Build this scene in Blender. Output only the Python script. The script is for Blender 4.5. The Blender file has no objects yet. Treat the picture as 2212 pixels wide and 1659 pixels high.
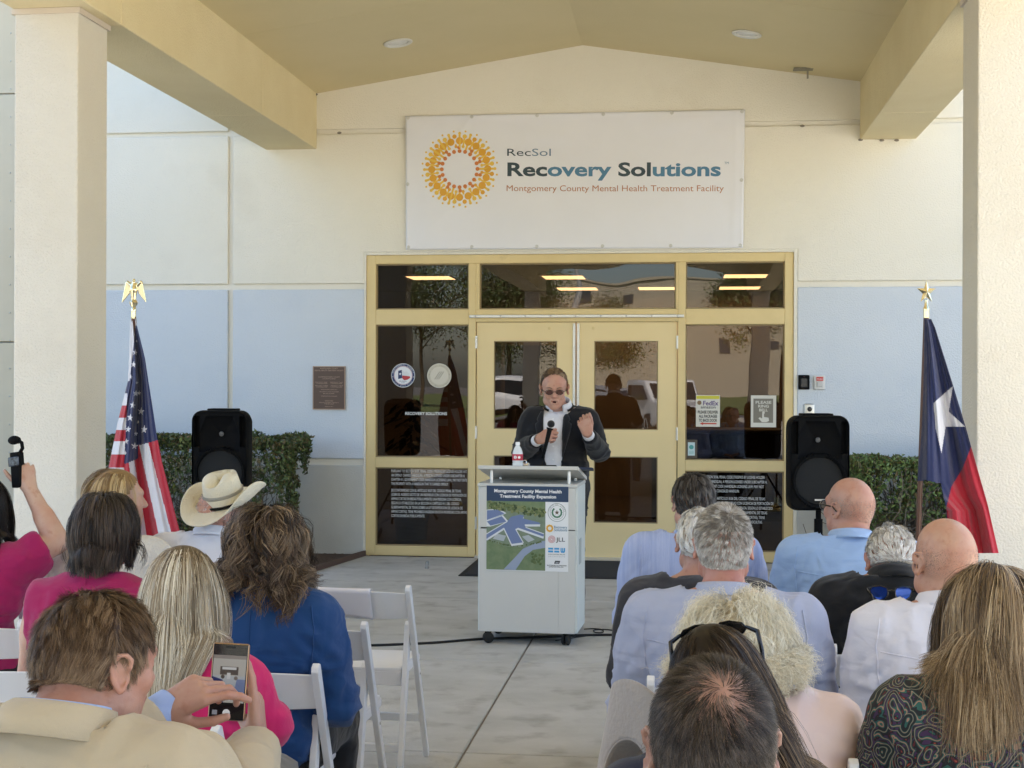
import bpy, bmesh, math, random
import numpy as np
from mathutils import Vector, Matrix, Euler
random.seed(7); RNG = np.random.RandomState(7)
SC = bpy.context.scene; COL = SC.collection
PI = math.pi; R = math.radians
# ------------------------------------------------------------------ camera, world, sun, exposure
FPX = 3050.0                       # focal length in units of a 2212 px wide picture
YAW, PITCH, ROLL = R(7.0), 0.00092, 0.0035
CH = 1.65
F0 = Vector((-math.sin(YAW)*math.cos(PITCH), math.cos(YAW)*math.cos(PITCH), -math.sin(PITCH)))
R0 = Vector((math.cos(YAW), math.sin(YAW), 0)); U0 = R0.cross(F0)
RV = R0*math.cos(ROLL) + U0*math.sin(ROLL); UV = -R0*math.sin(ROLL) + U0*math.cos(ROLL)
cam = bpy.data.cameras.new('camera'); camo = bpy.data.objects.new('camera', cam); COL.objects.link(camo)
cam.sensor_width = 36; cam.lens = FPX/2212*36; cam.clip_start = 0.05; cam.clip_end = 1000
m = Matrix((RV, UV, -F0)).transposed().to_4x4(); m.translation = (0, 0, CH); camo.matrix_world = m
SC.camera = camo
SUN_EL, SUN_AZ = R(52), R(2)       # sun stands behind the building (+Y), slightly to +X
w = bpy.data.worlds.new('World'); SC.world = w; w.use_nodes = True
nt = w.node_tree; bg = nt.nodes['Background']; sk = nt.nodes.new('ShaderNodeTexSky')
sk.sky_type = 'NISHITA'; sk.sun_disc = False; sk.sun_elevation = SUN_EL; sk.sun_rotation = SUN_AZ
sk.dust_density = 2; sk.air_density = 1.0; sk.ozone_density = 1
nt.links.new(sk.outputs[0], bg.inputs[0]); bg.inputs[1].default_value = 0.12
sl = bpy.data.lights.new('sun', 'SUN'); sl.energy = 5; sl.angle = R(0.5); sl.color = (1, .95, .86)
so = bpy.data.objects.new('sun', sl); COL.objects.link(so)
sd = Vector((math.sin(SUN_AZ)*math.cos(SUN_EL), math.cos(SUN_AZ)*math.cos(SUN_EL), math.sin(SUN_EL)))
so.rotation_euler = sd.to_track_quat('Z', 'Y').to_euler(); so.location = (0, 30, 40)
SC.view_settings.view_transform = 'Standard'; SC.view_settings.look = 'None'
SC.view_settings.exposure = 2.2; SC.view_settings.gamma = 1.0
SC.cycles.max_bounces = 8; SC.cycles.diffuse_bounces = 5; SC.cycles.glossy_bounces = 4
SC.cycles.transparent_max_bounces = 12; SC.cycles.use_denoising = True
SC.cycles.sample_clamp_indirect = 6

def ray(px, py):
    return F0 + RV*((px-1106)/FPX) + UV*((829.5-py)/FPX)
def at(px, py, Y):                 # point of the photograph's pixel at distance Y from the camera's wall-normal axis
    d = ray(px, py); t = Y/d.y; return Vector((d.x*t, Y, CH+d.z*t))
def atz(px, py, Z):
    d = ray(px, py); t = (Z-CH)/d.z; return Vector((d.x*t, d.y*t, Z))

# ------------------------------------------------------------------ materials
MATS = {}
def mat(name, col, rough=.6, metal=0., col2=None, nscale=6., bump=0., bscale=60., spec=.5, emit=None, sheen=0., sss=0., stain=None,
        wave=None, stretch=None, coat=0., alpha=None, bdist=.01, detail=4):
    if name in MATS: return MATS[name]
    m = bpy.data.materials.new(name); m.use_nodes = True; MATS[name] = m
    nt = m.node_tree; N = nt.nodes; L = nt.links; b = N['Principled BSDF']
    c = lambda v: (v[0], v[1], v[2], 1)
    b.inputs['Base Color'].default_value = c(col); b.inputs['Roughness'].default_value = rough
    b.inputs['Metallic'].default_value = metal; b.inputs['Specular IOR Level'].default_value = spec
    if sheen: b.inputs['Sheen Weight'].default_value = sheen; b.inputs['Sheen Roughness'].default_value = .6
    if coat: b.inputs['Coat Weight'].default_value = coat
    if sss:
        b.inputs['Subsurface Weight'].default_value = sss; b.inputs['Subsurface Radius'].default_value = (.012, .005, .003)
        b.inputs['Subsurface Scale'].default_value = 1
    if emit: b.inputs['Emission Color'].default_value = c(emit[0]); b.inputs['Emission Strength'].default_value = emit[1]
    tc = N.new('ShaderNodeTexCoord'); src = tc.outputs['Object']
    if stretch:
        mp = N.new('ShaderNodeMapping'); mp.inputs['Scale'].default_value = stretch; L.new(src, mp.inputs[0]); src = mp.outputs[0]
    cur = None
    if col2:
        n = N.new('ShaderNodeTexNoise'); n.inputs['Scale'].default_value = nscale; n.inputs['Detail'].default_value = detail
        n.inputs['Roughness'].default_value = .6; L.new(src, n.inputs[0])
        mr = N.new('ShaderNodeMapRange'); mr.inputs[1].default_value = .35; mr.inputs[2].default_value = .65; L.new(n.outputs[0], mr.inputs[0])
        mx = N.new('ShaderNodeMix'); mx.data_type = 'RGBA'; L.new(mr.outputs[0], mx.inputs[0])
        mx.inputs[6].default_value = c(col); mx.inputs[7].default_value = c(col2); cur = mx.outputs[2]
    if stain:                      # (colour, scale, threshold, softness, strength)
        sc_, sc2, th, so_, st = stain
        n = N.new('ShaderNodeTexNoise'); n.inputs['Scale'].default_value = sc2; n.inputs['Detail'].default_value = 8; L.new(tc.outputs['Object'], n.inputs[0])
        mr = N.new('ShaderNodeMapRange'); mr.inputs[1].default_value = th; mr.inputs[2].default_value = th+so_; mr.inputs[4].default_value = st
        L.new(n.outputs[0], mr.inputs[0])
        mx = N.new('ShaderNodeMix'); mx.data_type = 'RGBA'; L.new(mr.outputs[0], mx.inputs[0])
        if cur: L.new(cur, mx.inputs[6])
        else: mx.inputs[6].default_value = c(col)
        mx.inputs[7].default_value = c(sc_); cur = mx.outputs[2]
    if cur: L.new(cur, b.inputs['Base Color'])
    if bump:
        n = N.new('ShaderNodeTexNoise'); n.inputs['Scale'].default_value = bscale; n.inputs['Detail'].default_value = 3; L.new(src, n.inputs[0])
        bp = N.new('ShaderNodeBump'); bp.inputs['Strength'].default_value = bump; bp.inputs['Distance'].default_value = bdist
        L.new(n.outputs[0], bp.inputs['Height']); h = bp
        if wave:                   # (scale, strength): woven threads
            wv = N.new('ShaderNodeTexWave'); wv.inputs['Scale'].default_value = wave[0]; wv.inputs['Distortion'].default_value = 1; L.new(src, wv.inputs[0])
            b2 = N.new('ShaderNodeBump'); b2.inputs['Strength'].default_value = wave[1]; b2.inputs['Distance'].default_value = .002
            L.new(wv.outputs[0], b2.inputs['Height']); L.new(bp.outputs[0], b2.inputs['Normal']); h = b2
        L.new(h.outputs[0], b.inputs['Normal'])
    return m

def cloth_mat(name, col, col2=None, rough=.85, sheen=.15, b=.5):
    if name in MATS: return MATS[name]
    m = mat(name, col, rough, col2=col2 or tuple(v*.97 for v in col), nscale=9, bump=.25, bscale=150, sheen=sheen, spec=.25, bdist=.002, wave=(160, .2))
    N = m.node_tree.nodes; L = m.node_tree.links; b_ = N['Principled BSDF']; last = b_.inputs['Normal'].links[0].from_node
    tc = N.new('ShaderNodeTexCoord'); prev = last
    for sc_, st, (sx, sy, sz), dis in ((5, .6, (1.3, 1, .38), .8), (9, .3, (.5, 1, 1.5), .6)):
        mp = N.new('ShaderNodeMapping'); mp.inputs['Scale'].default_value = (sx, sy, sz); mp.inputs['Rotation'].default_value = (.3, .5*sx, .2); L.new(tc.outputs['Object'], mp.inputs[0])
        n = N.new('ShaderNodeTexNoise'); n.inputs['Scale'].default_value = sc_; n.inputs['Detail'].default_value = 1.5; n.inputs['Distortion'].default_value = dis; L.new(mp.outputs[0], n.inputs[0])
        a = N.new('ShaderNodeMath'); a.operation = 'SUBTRACT'; a.inputs[1].default_value = .5; L.new(n.outputs[0], a.inputs[0])
        c = N.new('ShaderNodeMath'); c.operation = 'ABSOLUTE'; L.new(a.outputs[0], c.inputs[0])
        d = N.new('ShaderNodeMapRange'); d.inputs[1].default_value = 0; d.inputs[2].default_value = .22; d.inputs[3].default_value = 1; d.inputs[4].default_value = 0; d.interpolation_type = 'SMOOTHSTEP'; L.new(c.outputs[0], d.inputs[0])
        bp = N.new('ShaderNodeBump'); bp.inputs['Strength'].default_value = st*b*2; bp.inputs['Distance'].default_value = .010; L.new(d.outputs[0], bp.inputs['Height']); L.new(prev.outputs[0], bp.inputs['Normal']); prev = bp
    L.new(prev.outputs[0], b_.inputs['Normal']); return m
    return mat(name, col, rough, col2=col2 or tuple(v*.88 for v in col), nscale=9, bump=b, bscale=22, sheen=sheen, spec=.25, bdist=.012, wave=(160, .25))

def glass_mat(name, tint, refl, rough=.0):
    if name in MATS: return MATS[name]
    m = bpy.data.materials.new(name); m.use_nodes = True; MATS[name] = m
    N = m.node_tree.nodes; L = m.node_tree.links; N.remove(N['Principled BSDF'])
    t = N.new('ShaderNodeBsdfTransparent'); t.inputs[0].default_value = (*tint, 1)
    g = N.new('ShaderNodeBsdfGlossy'); g.inputs['Roughness'].default_value = rough
    fr = N.new('ShaderNodeFresnel'); fr.inputs[0].default_value = 1.5
    mu = N.new('ShaderNodeMath'); mu.operation = 'MULTIPLY'; mu.inputs[1].default_value = refl; mu.use_clamp = True; L.new(fr.outputs[0], mu.inputs[0])
    # old plate glass: slightly wavy reflections
    tc = N.new('ShaderNodeTexCoord'); n = N.new('ShaderNodeTexNoise'); n.inputs['Scale'].default_value = 1.3; n.inputs['Detail'].default_value = 1
    L.new(tc.outputs['Object'], n.inputs[0]); bp = N.new('ShaderNodeBump'); bp.inputs['Strength'].default_value = .12; bp.inputs['Distance'].default_value = .02
    L.new(n.outputs[0], bp.inputs['Height']); L.new(bp.outputs[0], g.inputs['Normal'])
    mx = N.new('ShaderNodeMixShader'); L.new(mu.outputs[0], mx.inputs[0]); L.new(t.outputs[0], mx.inputs[1]); L.new(g.outputs[0], mx.inputs[2])
    L.new(mx.outputs[0], N['Material Output'].inputs[0]); return m

# ------------------------------------------------------------------ object helpers
def tag(o, label=None, cat=None, group=None, kind=None):
    if label: o['label'] = label
    if cat: o['category'] = cat
    if group: o['group'] = group
    if kind: o['kind'] = kind
    return o
def empty(name, loc=(0, 0, 0), rz=0):
    o = bpy.data.objects.new(name, None); COL.objects.link(o); o.location = loc; o.rotation_euler = (0, 0, rz); o.empty_display_size = .1
    return o
def mesh_np(name, V, F, smooth=True):
    """V (n,3); F (m,3|4) int array"""
    V = np.ascontiguousarray(V, dtype=np.float32); F = np.ascontiguousarray(F, dtype=np.int32)
    me = bpy.data.meshes.new(name); k = F.shape[1]
    me.vertices.add(len(V)); me.vertices.foreach_set('co', V.ravel())
    me.loops.add(F.size); me.loops.foreach_set('vertex_index', F.ravel())
    me.polygons.add(len(F)); me.polygons.foreach_set('loop_start', np.arange(0, F.size, k, dtype=np.int32))
    me.polygons.foreach_set('loop_total', np.full(len(F), k, dtype=np.int32))
    me.update(calc_edges=True); me.validate()
    if smooth: me.polygons.foreach_set('use_smooth', np.ones(len(me.polygons), dtype=bool))
    return me
def link(name, me, mats, parent=None, loc=None, rot=None):
    o = bpy.data.objects.new(name, me); COL.objects.link(o)
    for m in (mats if isinstance(mats, (list, tuple)) else [mats]):
        if len(me.materials) < 8 and (m.name not in me.materials): me.materials.append(m)
    if parent: o.parent = parent
    if loc is not None: o.location = loc
    if rot is not None: o.rotation_euler = rot
    return o

class MB:
    """collects shapes in one bmesh"""
    def __init__(s): s.bm = bmesh.new()
    def box(s, lo, hi, M=None, bev=0, seg=1):
        r = bmesh.ops.create_cube(s.bm, size=1)
        vs = r['verts']; lo, hi = Vector(lo), Vector(hi)
        for v in vs: v.co = Vector([(lo[i]+hi[i])/2 + v.co[i]*(hi[i]-lo[i]) for i in range(3)])
        if bev:
            es = list({e for v in vs for e in v.link_edges})
            r2 = bmesh.ops.bevel(s.bm, geom=es, offset=bev, segments=seg, profile=.6, affect='EDGES')
            vs = list({v for f in r2['faces'] for v in f.verts} | {v for v in vs if v.is_valid})
        if M is not None:
            for v in vs: v.co = M @ v.co
        return s
    def prism(s, pts, y0, y1, M=None, axis='y'):
        """pts: 2D polygon; extruded along axis"""
        mk = {'y': lambda p, t: Vector((p[0], t, p[1])), 'x': lambda p, t: Vector((t, p[0], p[1])), 'z': lambda p, t: Vector((p[0], p[1], t))}[axis]
        a = [s.bm.verts.new(mk(p, y0)) for p in pts]; b = [s.bm.verts.new(mk(p, y1)) for p in pts]
        n = len(pts); fs = [s.bm.faces.new(a), s.bm.faces.new(b[::-1])]
        for i in range(n): fs.append(s.bm.faces.new((a[i], b[i], b[(i+1) % n], a[(i+1) % n])))
        if M is not None:
            for v in a+b: v.co = M @ v.co
        bmesh.ops.recalc_face_normals(s.bm, faces=fs); return s
    def tube(s, pts, rad, n=10, closed=False, caps=True, flat=1.0, up=None):
        """sweep a circle along points; rad number or list"""
        pts = [Vector(p) for p in pts]; k = len(pts); rad = rad if isinstance(rad, (list, tuple)) else [rad]*k
        rings = []; prev = None
        for i, p in enumerate(pts):
            if closed: t = (pts[(i+1) % k]-pts[i-1])
            else: t = pts[min(i+1, k-1)]-pts[max(i-1, 0)]
            if t.length < 1e-9: t = Vector((0, 0, 1))
            t.normalize()
            if prev is None: a = (Vector(up) if up else (Vector((0, 0, 1)) if abs(t.z) < .9 else Vector((1, 0, 0))))
            else: a = prev
            a = (a - t*a.dot(t)); a.normalize(); prev = a; b = t.cross(a)
            rings.append([s.bm.verts.new(p + (a*math.cos(2*PI*j/n)*flat + b*math.sin(2*PI*j/n))*rad[i]) for j in range(n)])
        rng = range(k) if closed else range(k-1)
        for i in rng:
            r0, r1 = rings[i], rings[(i+1) % k]
            for j in range(n): s.bm.faces.new((r0[j], r0[(j+1) % n], r1[(j+1) % n], r1[j]))
        if caps and not closed: s.bm.faces.new(rings[0][::-1]); s.bm.faces.new(rings[-1])
        return s
    def lathe(s, prof, n=24, M=None, sx=1, sy=1):
        rings = []
        for r, z in prof:
            rings.append([s.bm.verts.new(Vector((r*math.cos(2*PI*j/n)*sx, r*math.sin(2*PI*j/n)*sy, z))) for j in range(n)])
        for i in range(len(prof)-1):
            for j in range(n): s.bm.faces.new((rings[i][j], rings[i][(j+1) % n], rings[i+1][(j+1) % n], rings[i+1][j]))
        s.bm.faces.new(rings[0][::-1]); s.bm.faces.new(rings[-1])
        if M is not None:
            for r in rings:
                for v in r: v.co = M @ v.co
        return s
    def ball(s, c, r, n=16, M=None):
        r = (r, r, r) if not isinstance(r, (tuple, list)) else r
        q = bmesh.ops.create_uvsphere(s.bm, u_segments=n, v_segments=max(6, n//2), radius=1)
        for v in q['verts']:
            v.co = Vector((c[0]+v.co.x*r[0], c[1]+v.co.y*r[1], c[2]+v.co.z*r[2]))
            if M is not None: v.co = M @ v.co
        return s
    def build(s, name, m, parent=None, smooth=False, loc=None, rot=None, ang=40):
        me = bpy.data.meshes.new(name); s.bm.normal_update(); s.bm.to_mesh(me); s.bm.free()
        o = link(name, me, m, parent, loc, rot)
        if smooth:
            me.polygons.foreach_set('use_smooth', np.ones(len(me.polygons), dtype=bool))
            me.set_sharp_from_angle(angle=R(ang))
        return o
def copy_tree(o, parent=None):
    c = o.copy(); COL.objects.link(c)
    if parent: c.parent = parent
    for ch in list(o.children): copy_tree(ch, c)
    return c

# text and flat print ------------------------------------------------
_dg = None
def text_geo(body, size, align='LEFT', bold=0., sx=1., spacing=1., shear=0.):
    """returns (verts [(x,y)], faces) of set type, width"""
    cu = bpy.data.curves.new('t', 'FONT'); cu.body = body; cu.size = size; cu.align_x = align; cu.offset = bold*size
    cu.resolution_u = 3; cu.space_character = spacing; cu.shear = shear; cu.fill_mode = 'FRONT'
    o = bpy.data.objects.new('t', cu); COL.objects.link(o)
    me = bpy.data.meshes.new_from_object(o.evaluated_get(bpy.context.evaluated_depsgraph_get()))
    vs = [(v.co.x*sx, v.co.y) for v in me.vertices]; fs = [tuple(p.vertices) for p in me.polygons]
    bpy.data.objects.remove(o); bpy.data.curves.remove(cu); bpy.data.meshes.remove(me)
    return vs, fs
class Print:
    """flat print: polygons in (x,y), mapped onto a surface by fn(x,y)->Vector"""
    def __init__(s, fn): s.fn = fn; s.V = []; s.F = []; s.MI = []; s.mats = []
    def mi(s, m):
        if m not in s.mats: s.mats.append(m)
        return s.mats.index(m)
    def add(s, vs, fs, m, lift=0.):
        b = len(s.V); s.V += [s.fn(x, y, lift) for x, y in vs]; i = s.mi(m)
        for f in fs: s.F.append(tuple(b+j for j in f)); s.MI.append(i)
    def poly(s, pts, m, lift=0.): s.add(pts, [tuple(range(len(pts)))], m, lift)
    def disc(s, c, r, m, n=20, ry=None, lift=0.):
        ry = ry or r; s.poly([(c[0]+r*math.cos(2*PI*k/n), c[1]+ry*math.sin(2*PI*k/n)) for k in range(n)], m, lift)
    def ring(s, c, r0, r1, m, n=32, lift=0.):
        vs = [(c[0]+r*math.cos(2*PI*k/n), c[1]+r*math.sin(2*PI*k/n)) for r in (r0, r1) for k in range(n)]
        s.add(vs, [(k, (k+1) % n, n+(k+1) % n, n+k) for k in range(n)], m, lift)
    def bar(s, a, b, w, m, lift=0.):
        dx, dy = b[0]-a[0], b[1]-a[1]; l = math.hypot(dx, dy) or 1; nx, ny = -dy/l*w/2, dx/l*w/2
        s.poly([(a[0]-nx, a[1]-ny), (b[0]-nx, b[1]-ny), (b[0]+nx, b[1]+ny), (a[0]+nx, a[1]+ny)], m, lift)
    def text(s, body, x, y, size, m, align='LEFT', width=None, lift=0., **k):
        vs, fs = text_geo(body, size, 'LEFT', **k)
        if not vs: return
        x0 = min(v[0] for v in vs); x1 = max(v[0] for v in vs)
        sc_ = width/(x1-x0) if width else 1
        vs = [((v[0]-x0)*sc_, v[1]) for v in vs]; W = (x1-x0)*sc_
        ox = x if align == 'LEFT' else (x-W/2 if align == 'CENTER' else x-W)
        s.add([(ox+v[0], y+v[1]) for v in vs], fs, m, lift)
    def arctext(s, body, c, r, a_mid, size, m, inside=False, lift=0.):
        """letters set on a circle; a_mid: angle of the middle (radians)"""
        n = len(body); st = size*.78/r
        for i, ch in enumerate(body):
            if ch == ' ': continue
            a = a_mid + (-(i-(n-1)/2)*st if not inside else (i-(n-1)/2)*st)
            vs, fs = text_geo(ch, size, 'CENTER'); rot = a-PI/2 if not inside else a+PI/2
            cr, sr = math.cos(rot), math.sin(rot); px, py = c[0]+r*math.cos(a), c[1]+r*math.sin(a)
            s.add([(px+x*cr-y*sr, py+x*sr+y*cr) for x, y in vs], fs, m, lift)
    def star(s, c, r, m, rot=PI/2, inner=.382, lift=0.):
        pts = [(c[0]+(r if k % 2 == 0 else r*inner)*math.cos(rot+k*PI/5), c[1]+(r if k % 2 == 0 else r*inner)*math.sin(rot+k*PI/5)) for k in range(10)]
        vs = [c]+pts; s.add(vs, [(0, k+1, (k+1) % 10+1) for k in range(10)], m, lift)
    def build(s, name, parent=None):
        me = bpy.data.meshes.new(name); me.from_pydata([tuple(v) for v in s.V], [], s.F)
        for m in s.mats: me.materials.append(m)
        me.polygons.foreach_set('material_index', s.MI); me.update()
        o = bpy.data.objects.new(name, me); COL.objects.link(o)
        if parent: o.parent = parent
        return o

# ------------------------------------------------------------------ noise and distance fields
def _hash(i, j, k, s):
    h = (i*374761393 + j*668265263 + k*2147483647 + s*974634777) & 0xffffffff
    h = ((h ^ (h >> 13))*1274126177) & 0xffffffff
    return ((h ^ (h >> 16)) & 0xffff)/65535.0
def noise(P, scale, seed=0):
    q = np.asarray(P, dtype=np.float64)*scale + 1000; i = np.floor(q).astype(np.int64); f = q-i; f = f*f*(3-2*f)
    o = 0
    for a in (0, 1):
        for b in (0, 1):
            for c in (0, 1):
                wgt = (f[:, 0] if a else 1-f[:, 0])*(f[:, 1] if b else 1-f[:, 1])*(f[:, 2] if c else 1-f[:, 2])
                o = o + wgt*_hash(i[:, 0]+a, i[:, 1]+b, i[:, 2]+c, seed)
    return o*2-1
def fbm(P, scale, seed=0, octs=3):
    o = 0; a = 1
    for k in range(octs): o = o + a*noise(P, scale*2**k, seed+k*17); a *= .5
    return o
FAR = .06
class Field:
    def __init__(s, lo, hi, h, fine=()):
        """fine: list of (lo,hi,h) boxes with a smaller step"""
        s.ax = []
        for i in range(3):
            v = [lo[i]]
            while v[-1] < hi[i]:
                st = h
                for (a, b, hf) in fine:
                    if a[i] <= v[-1] <= b[i]: st = min(st, hf)
                v.append(v[-1]+st)
            s.ax.append(np.array(v, dtype=np.float32))
        s.V = np.full([len(a) for a in s.ax], FAR, dtype=np.float32)
    def _slice(s, lo, hi, m):
        sl = []
        for i in range(3):
            a = np.searchsorted(s.ax[i], lo[i]-m); b = np.searchsorted(s.ax[i], hi[i]+m)
            if b-a < 1: return None
            sl.append(slice(a, b))
        return tuple(sl)
    def _grid(s, sl):
        return (s.ax[0][sl[0]][:, None, None], s.ax[1][sl[1]][None, :, None], s.ax[2][sl[2]][None, None, :])
    def _put(s, sl, d, k, op):
        A = s.V[sl]
        if op == 'u':
            if k > 0:
                h = np.clip(.5+.5*(A-d)/k, 0, 1); s.V[sl] = A*(1-h)+d*h - k*h*(1-h)
            else: s.V[sl] = np.minimum(A, d)
        elif op == 's':
            if k > 0:
                h = np.clip(.5-.5*(A+d)/k, 0, 1); s.V[sl] = A*(1-h)-d*h + k*h*(1-h)
            else: s.V[sl] = np.maximum(A, -d)
    def cap(s, a, b, ra, rb=None, k=.02, op='u', sq=None):
        rb = ra if rb is None else rb; a = np.array(a, float); b = np.array(b, float)
        mr = max(ra, rb); sl = s._slice(np.minimum(a, b)-mr, np.maximum(a, b)+mr, .045 if op == 'u' else 0.02)
        if sl is None: return s
        X, Y, Z = s._grid(sl); d = b-a; dd = max(float(d@d), 1e-9)
        px, py, pz = X-a[0], Y-a[1], Z-a[2]
        t = np.clip((px*d[0]+py*d[1]+pz*d[2])/dd, 0, 1)
        q = np.sqrt((px-t*d[0])**2+(py-t*d[1])**2+(pz-t*d[2])**2) - (ra+(rb-ra)*t)
        s._put(sl, q, k, op); return s
    def ell(s, c, r, M=None, k=.02, op='u'):
        c = np.array(c, float); r = np.array(r, float); mr = r.max() if M is not None else r
        sl = s._slice(c-mr, c+mr, .045 if op == 'u' else .02)
        if sl is None: return s
        X, Y, Z = s._grid(sl); x, y, z = X-c[0], Y-c[1], Z-c[2]
        if M is not None:
            M = np.array(M)[:3, :3].T
            x, y, z = (M[0, 0]*x+M[0, 1]*y+M[0, 2]*z, M[1, 0]*x+M[1, 1]*y+M[1, 2]*z, M[2, 0]*x+M[2, 1]*y+M[2, 2]*z)
        k0 = np.sqrt((x/r[0])**2+(y/r[1])**2+(z/r[2])**2); k1 = np.sqrt((x/r[0]**2)**2+(y/r[1]**2)**2+(z/r[2]**2)**2)
        s._put(sl, k0*(k0-1)/np.maximum(k1, 1e-6), k, op); return s
    def half(s, p, n, k=.0):
        """removes everything on the n side of the plane through p"""
        n = np.array(n, float); n /= np.linalg.norm(n)
        X, Y, Z = (s.ax[0][:, None, None], s.ax[1][None, :, None], s.ax[2][None, None, :])
        d = (X-p[0])*n[0]+(Y-p[1])*n[1]+(Z-p[2])*n[2]
        s.V = np.maximum(s.V, d); return s
    def boxcut(s, fn):
        X, Y, Z = (s.ax[0][:, None, None], s.ax[1][None, :, None], s.ax[2][None, None, :])
        s.V = np.maximum(s.V, fn(X, Y, Z)); return s
    def sample(s, P):
        P = np.asarray(P); idx = []; fr = []
        for i in range(3):
            a = s.ax[i]; j = np.clip(np.searchsorted(a, P[:, i])-1, 0, len(a)-2); idx.append(j)
            fr.append(np.clip((P[:, i]-a[j])/(a[j+1]-a[j]), 0, 1))
        o = 0
        for a in (0, 1):
            for b in (0, 1):
                for c in (0, 1):
                    wgt = (fr[0] if a else 1-fr[0])*(fr[1] if b else 1-fr[1])*(fr[2] if c else 1-fr[2])
                    o = o + wgt*s.V[idx[0]+a, idx[1]+b, idx[2]+c]
        return o
    def grad(s, P, e=.006):
        g = np.stack([s.sample(P+d)-s.sample(P-d) for d in (np.array([e, 0, 0]), np.array([0, e, 0]), np.array([0, 0, e]))], 1)
        return g/np.maximum(np.linalg.norm(g, axis=1, keepdims=True), 1e-9)
    def nets(s, smooth=2):
        V = s.V; nx, ny, nz = V.shape; S = V < 0; cx, cy, cz = nx-1, ny-1, nz-1
        ids = []; pos = []; quads = []
        for ax in range(3):
            a = [slice(None)]*3; b = [slice(None)]*3; a[ax] = slice(0, -1); b[ax] = slice(1, None)
            cr = S[tuple(a)] != S[tuple(b)]; I = np.argwhere(cr)
            if not len(I): continue
            J = I.copy(); J[:, ax] += 1
            v0 = V[tuple(I.T)]; v1 = V[tuple(J.T)]; t = v0/(v0-v1)
            P = np.stack([s.ax[q][I[:, q]] for q in range(3)], 1).astype(np.float64)
            P[:, ax] += t*(s.ax[ax][J[:, ax]]-s.ax[ax][I[:, ax]])
            u, v = [(1, 2), (2, 0), (0, 1)][ax]; corner = []
            okall = np.ones(len(I), bool)
            for du, dv in ((-1, -1), (0, -1), (0, 0), (-1, 0)):
                C = I.copy(); C[:, u] += du; C[:, v] += dv
                ok = (C[:, 0] >= 0) & (C[:, 1] >= 0) & (C[:, 2] >= 0) & (C[:, 0] < cx) & (C[:, 1] < cy) & (C[:, 2] < cz)
                okall &= ok; fl = (C[:, 0]*cy+C[:, 1])*cz+C[:, 2]; corner.append(fl)
                ids.append(fl[ok]); pos.append(P[ok])
            q = np.stack(corner, 1)[okall]; fl = S[tuple(I.T)][okall]
            q[~fl] = q[~fl][:, ::-1]; quads.append(q)
        ids = np.concatenate(ids); pos = np.concatenate(pos); uq, inv = np.unique(ids, return_inverse=True)
        cnt = np.bincount(inv, minlength=len(uq))
        Vt = np.stack([np.bincount(inv, weights=pos[:, i], minlength=len(uq)) for i in range(3)], 1)/cnt[:, None]
        F = np.searchsorted(uq, np.concatenate(quads))
        if smooth: Vt = lap(Vt, F, smooth)
        return Vt, F
def lap(V, F, it=1, lam=.5):
    k = F.shape[1]; a = np.concatenate([F[:, i] for i in range(k)]); b = np.concatenate([F[:, (i+1) % k] for i in range(k)])
    aa = np.concatenate([a, b]); bb = np.concatenate([b, a]); n = len(V); c = np.maximum(np.bincount(aa, minlength=n), 1)[:, None]
    for _ in range(it):
        for l in (lam, -lam*.96):
            S = np.stack([np.bincount(aa, weights=V[bb, i], minlength=n) for i in range(3)], 1)/c; V = V + l*(S-V)
    return V
def vnormals(V, F):
    n = np.cross(V[F[:, 2]]-V[F[:, 0]], V[F[:, -1]]-V[F[:, 1]] if F.shape[1] == 4 else V[F[:, 1]]-V[F[:, 0]])
    if F.shape[1] == 3: n = -n
    o = np.zeros_like(V)
    for k in range(F.shape[1]):
        for i in range(3): o[:, i] += np.bincount(F[:, k], weights=n[:, i], minlength=len(V))
    return o/np.maximum(np.linalg.norm(o, axis=1, keepdims=True), 1e-12)
# ------------------------------------------------------------------ the setting
YW = 13.18
CREAM = (.82, .77, .655); 
M_wall = mat('cream_stucco', CREAM, .85, col2=(.80, .75, .63), nscale=1.2, bump=.6, bscale=75, stain=((.60, .53, .40), 1.3, .56, .25, .35))
M_blue = mat('pale_blue_stucco', (.625, .66, .695), .85, col2=(.61, .645, .68), nscale=1.5, bump=.6, bscale=75, stain=((.47, .53, .62), 1.6, .55, .25, .4))
M_base = mat('grey_base_stucco', (.58, .565, .51), .88, col2=(.53, .515, .46), nscale=2, bump=.4, bscale=90, stain=((.36, .33, .27), 1.7, .6, .25, .4))
M_ceil = mat('soffit_paint', (.73, .62, .37), .85, col2=(.70, .595, .345), nscale=1.1, bump=.25, bscale=70)
M_beam = mat('beam_stucco', (.78, .67, .42), .85, col2=(.74, .625, .375), nscale=1.6, bump=.7, bscale=95, stain=((.6, .52, .38), 2.1, .62, .3, .25))
M_col = mat('column_stucco', (.70, .66, .575), .85, col2=(.675, .63, .54), nscale=1.3, bump=.7, bscale=80, stain=((.58, .51, .40), 1.9, .57, .2, .38))
M_frame = mat('tan_frame_paint', (.74, .575, .28), .45, col2=(.70, .54, .255), nscale=3, bump=.08, bscale=40, stain=((.33, .24, .12), 5, .64, .2, .35))
M_door = mat('tan_door_paint', (.80, .63, .33), .42, col2=(.78, .61, .31), nscale=2, bump=.05, bscale=30)
M_conc = mat('concrete', (.53, .51, .465), .8, col2=(.44, .425, .38), nscale=2.4, bump=.35, bscale=60, stain=((.24, .21, .17), 5.0, .53, .2, .55), detail=10, stretch=(1, 1.5, 1))
M_joint = mat('joint_filler', (.26, .225, .18), .9)
M_soil = mat('mulch_soil', (.13, .085, .055), .95, col2=(.07, .045, .03), nscale=40, bump=1, bscale=60)
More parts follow.
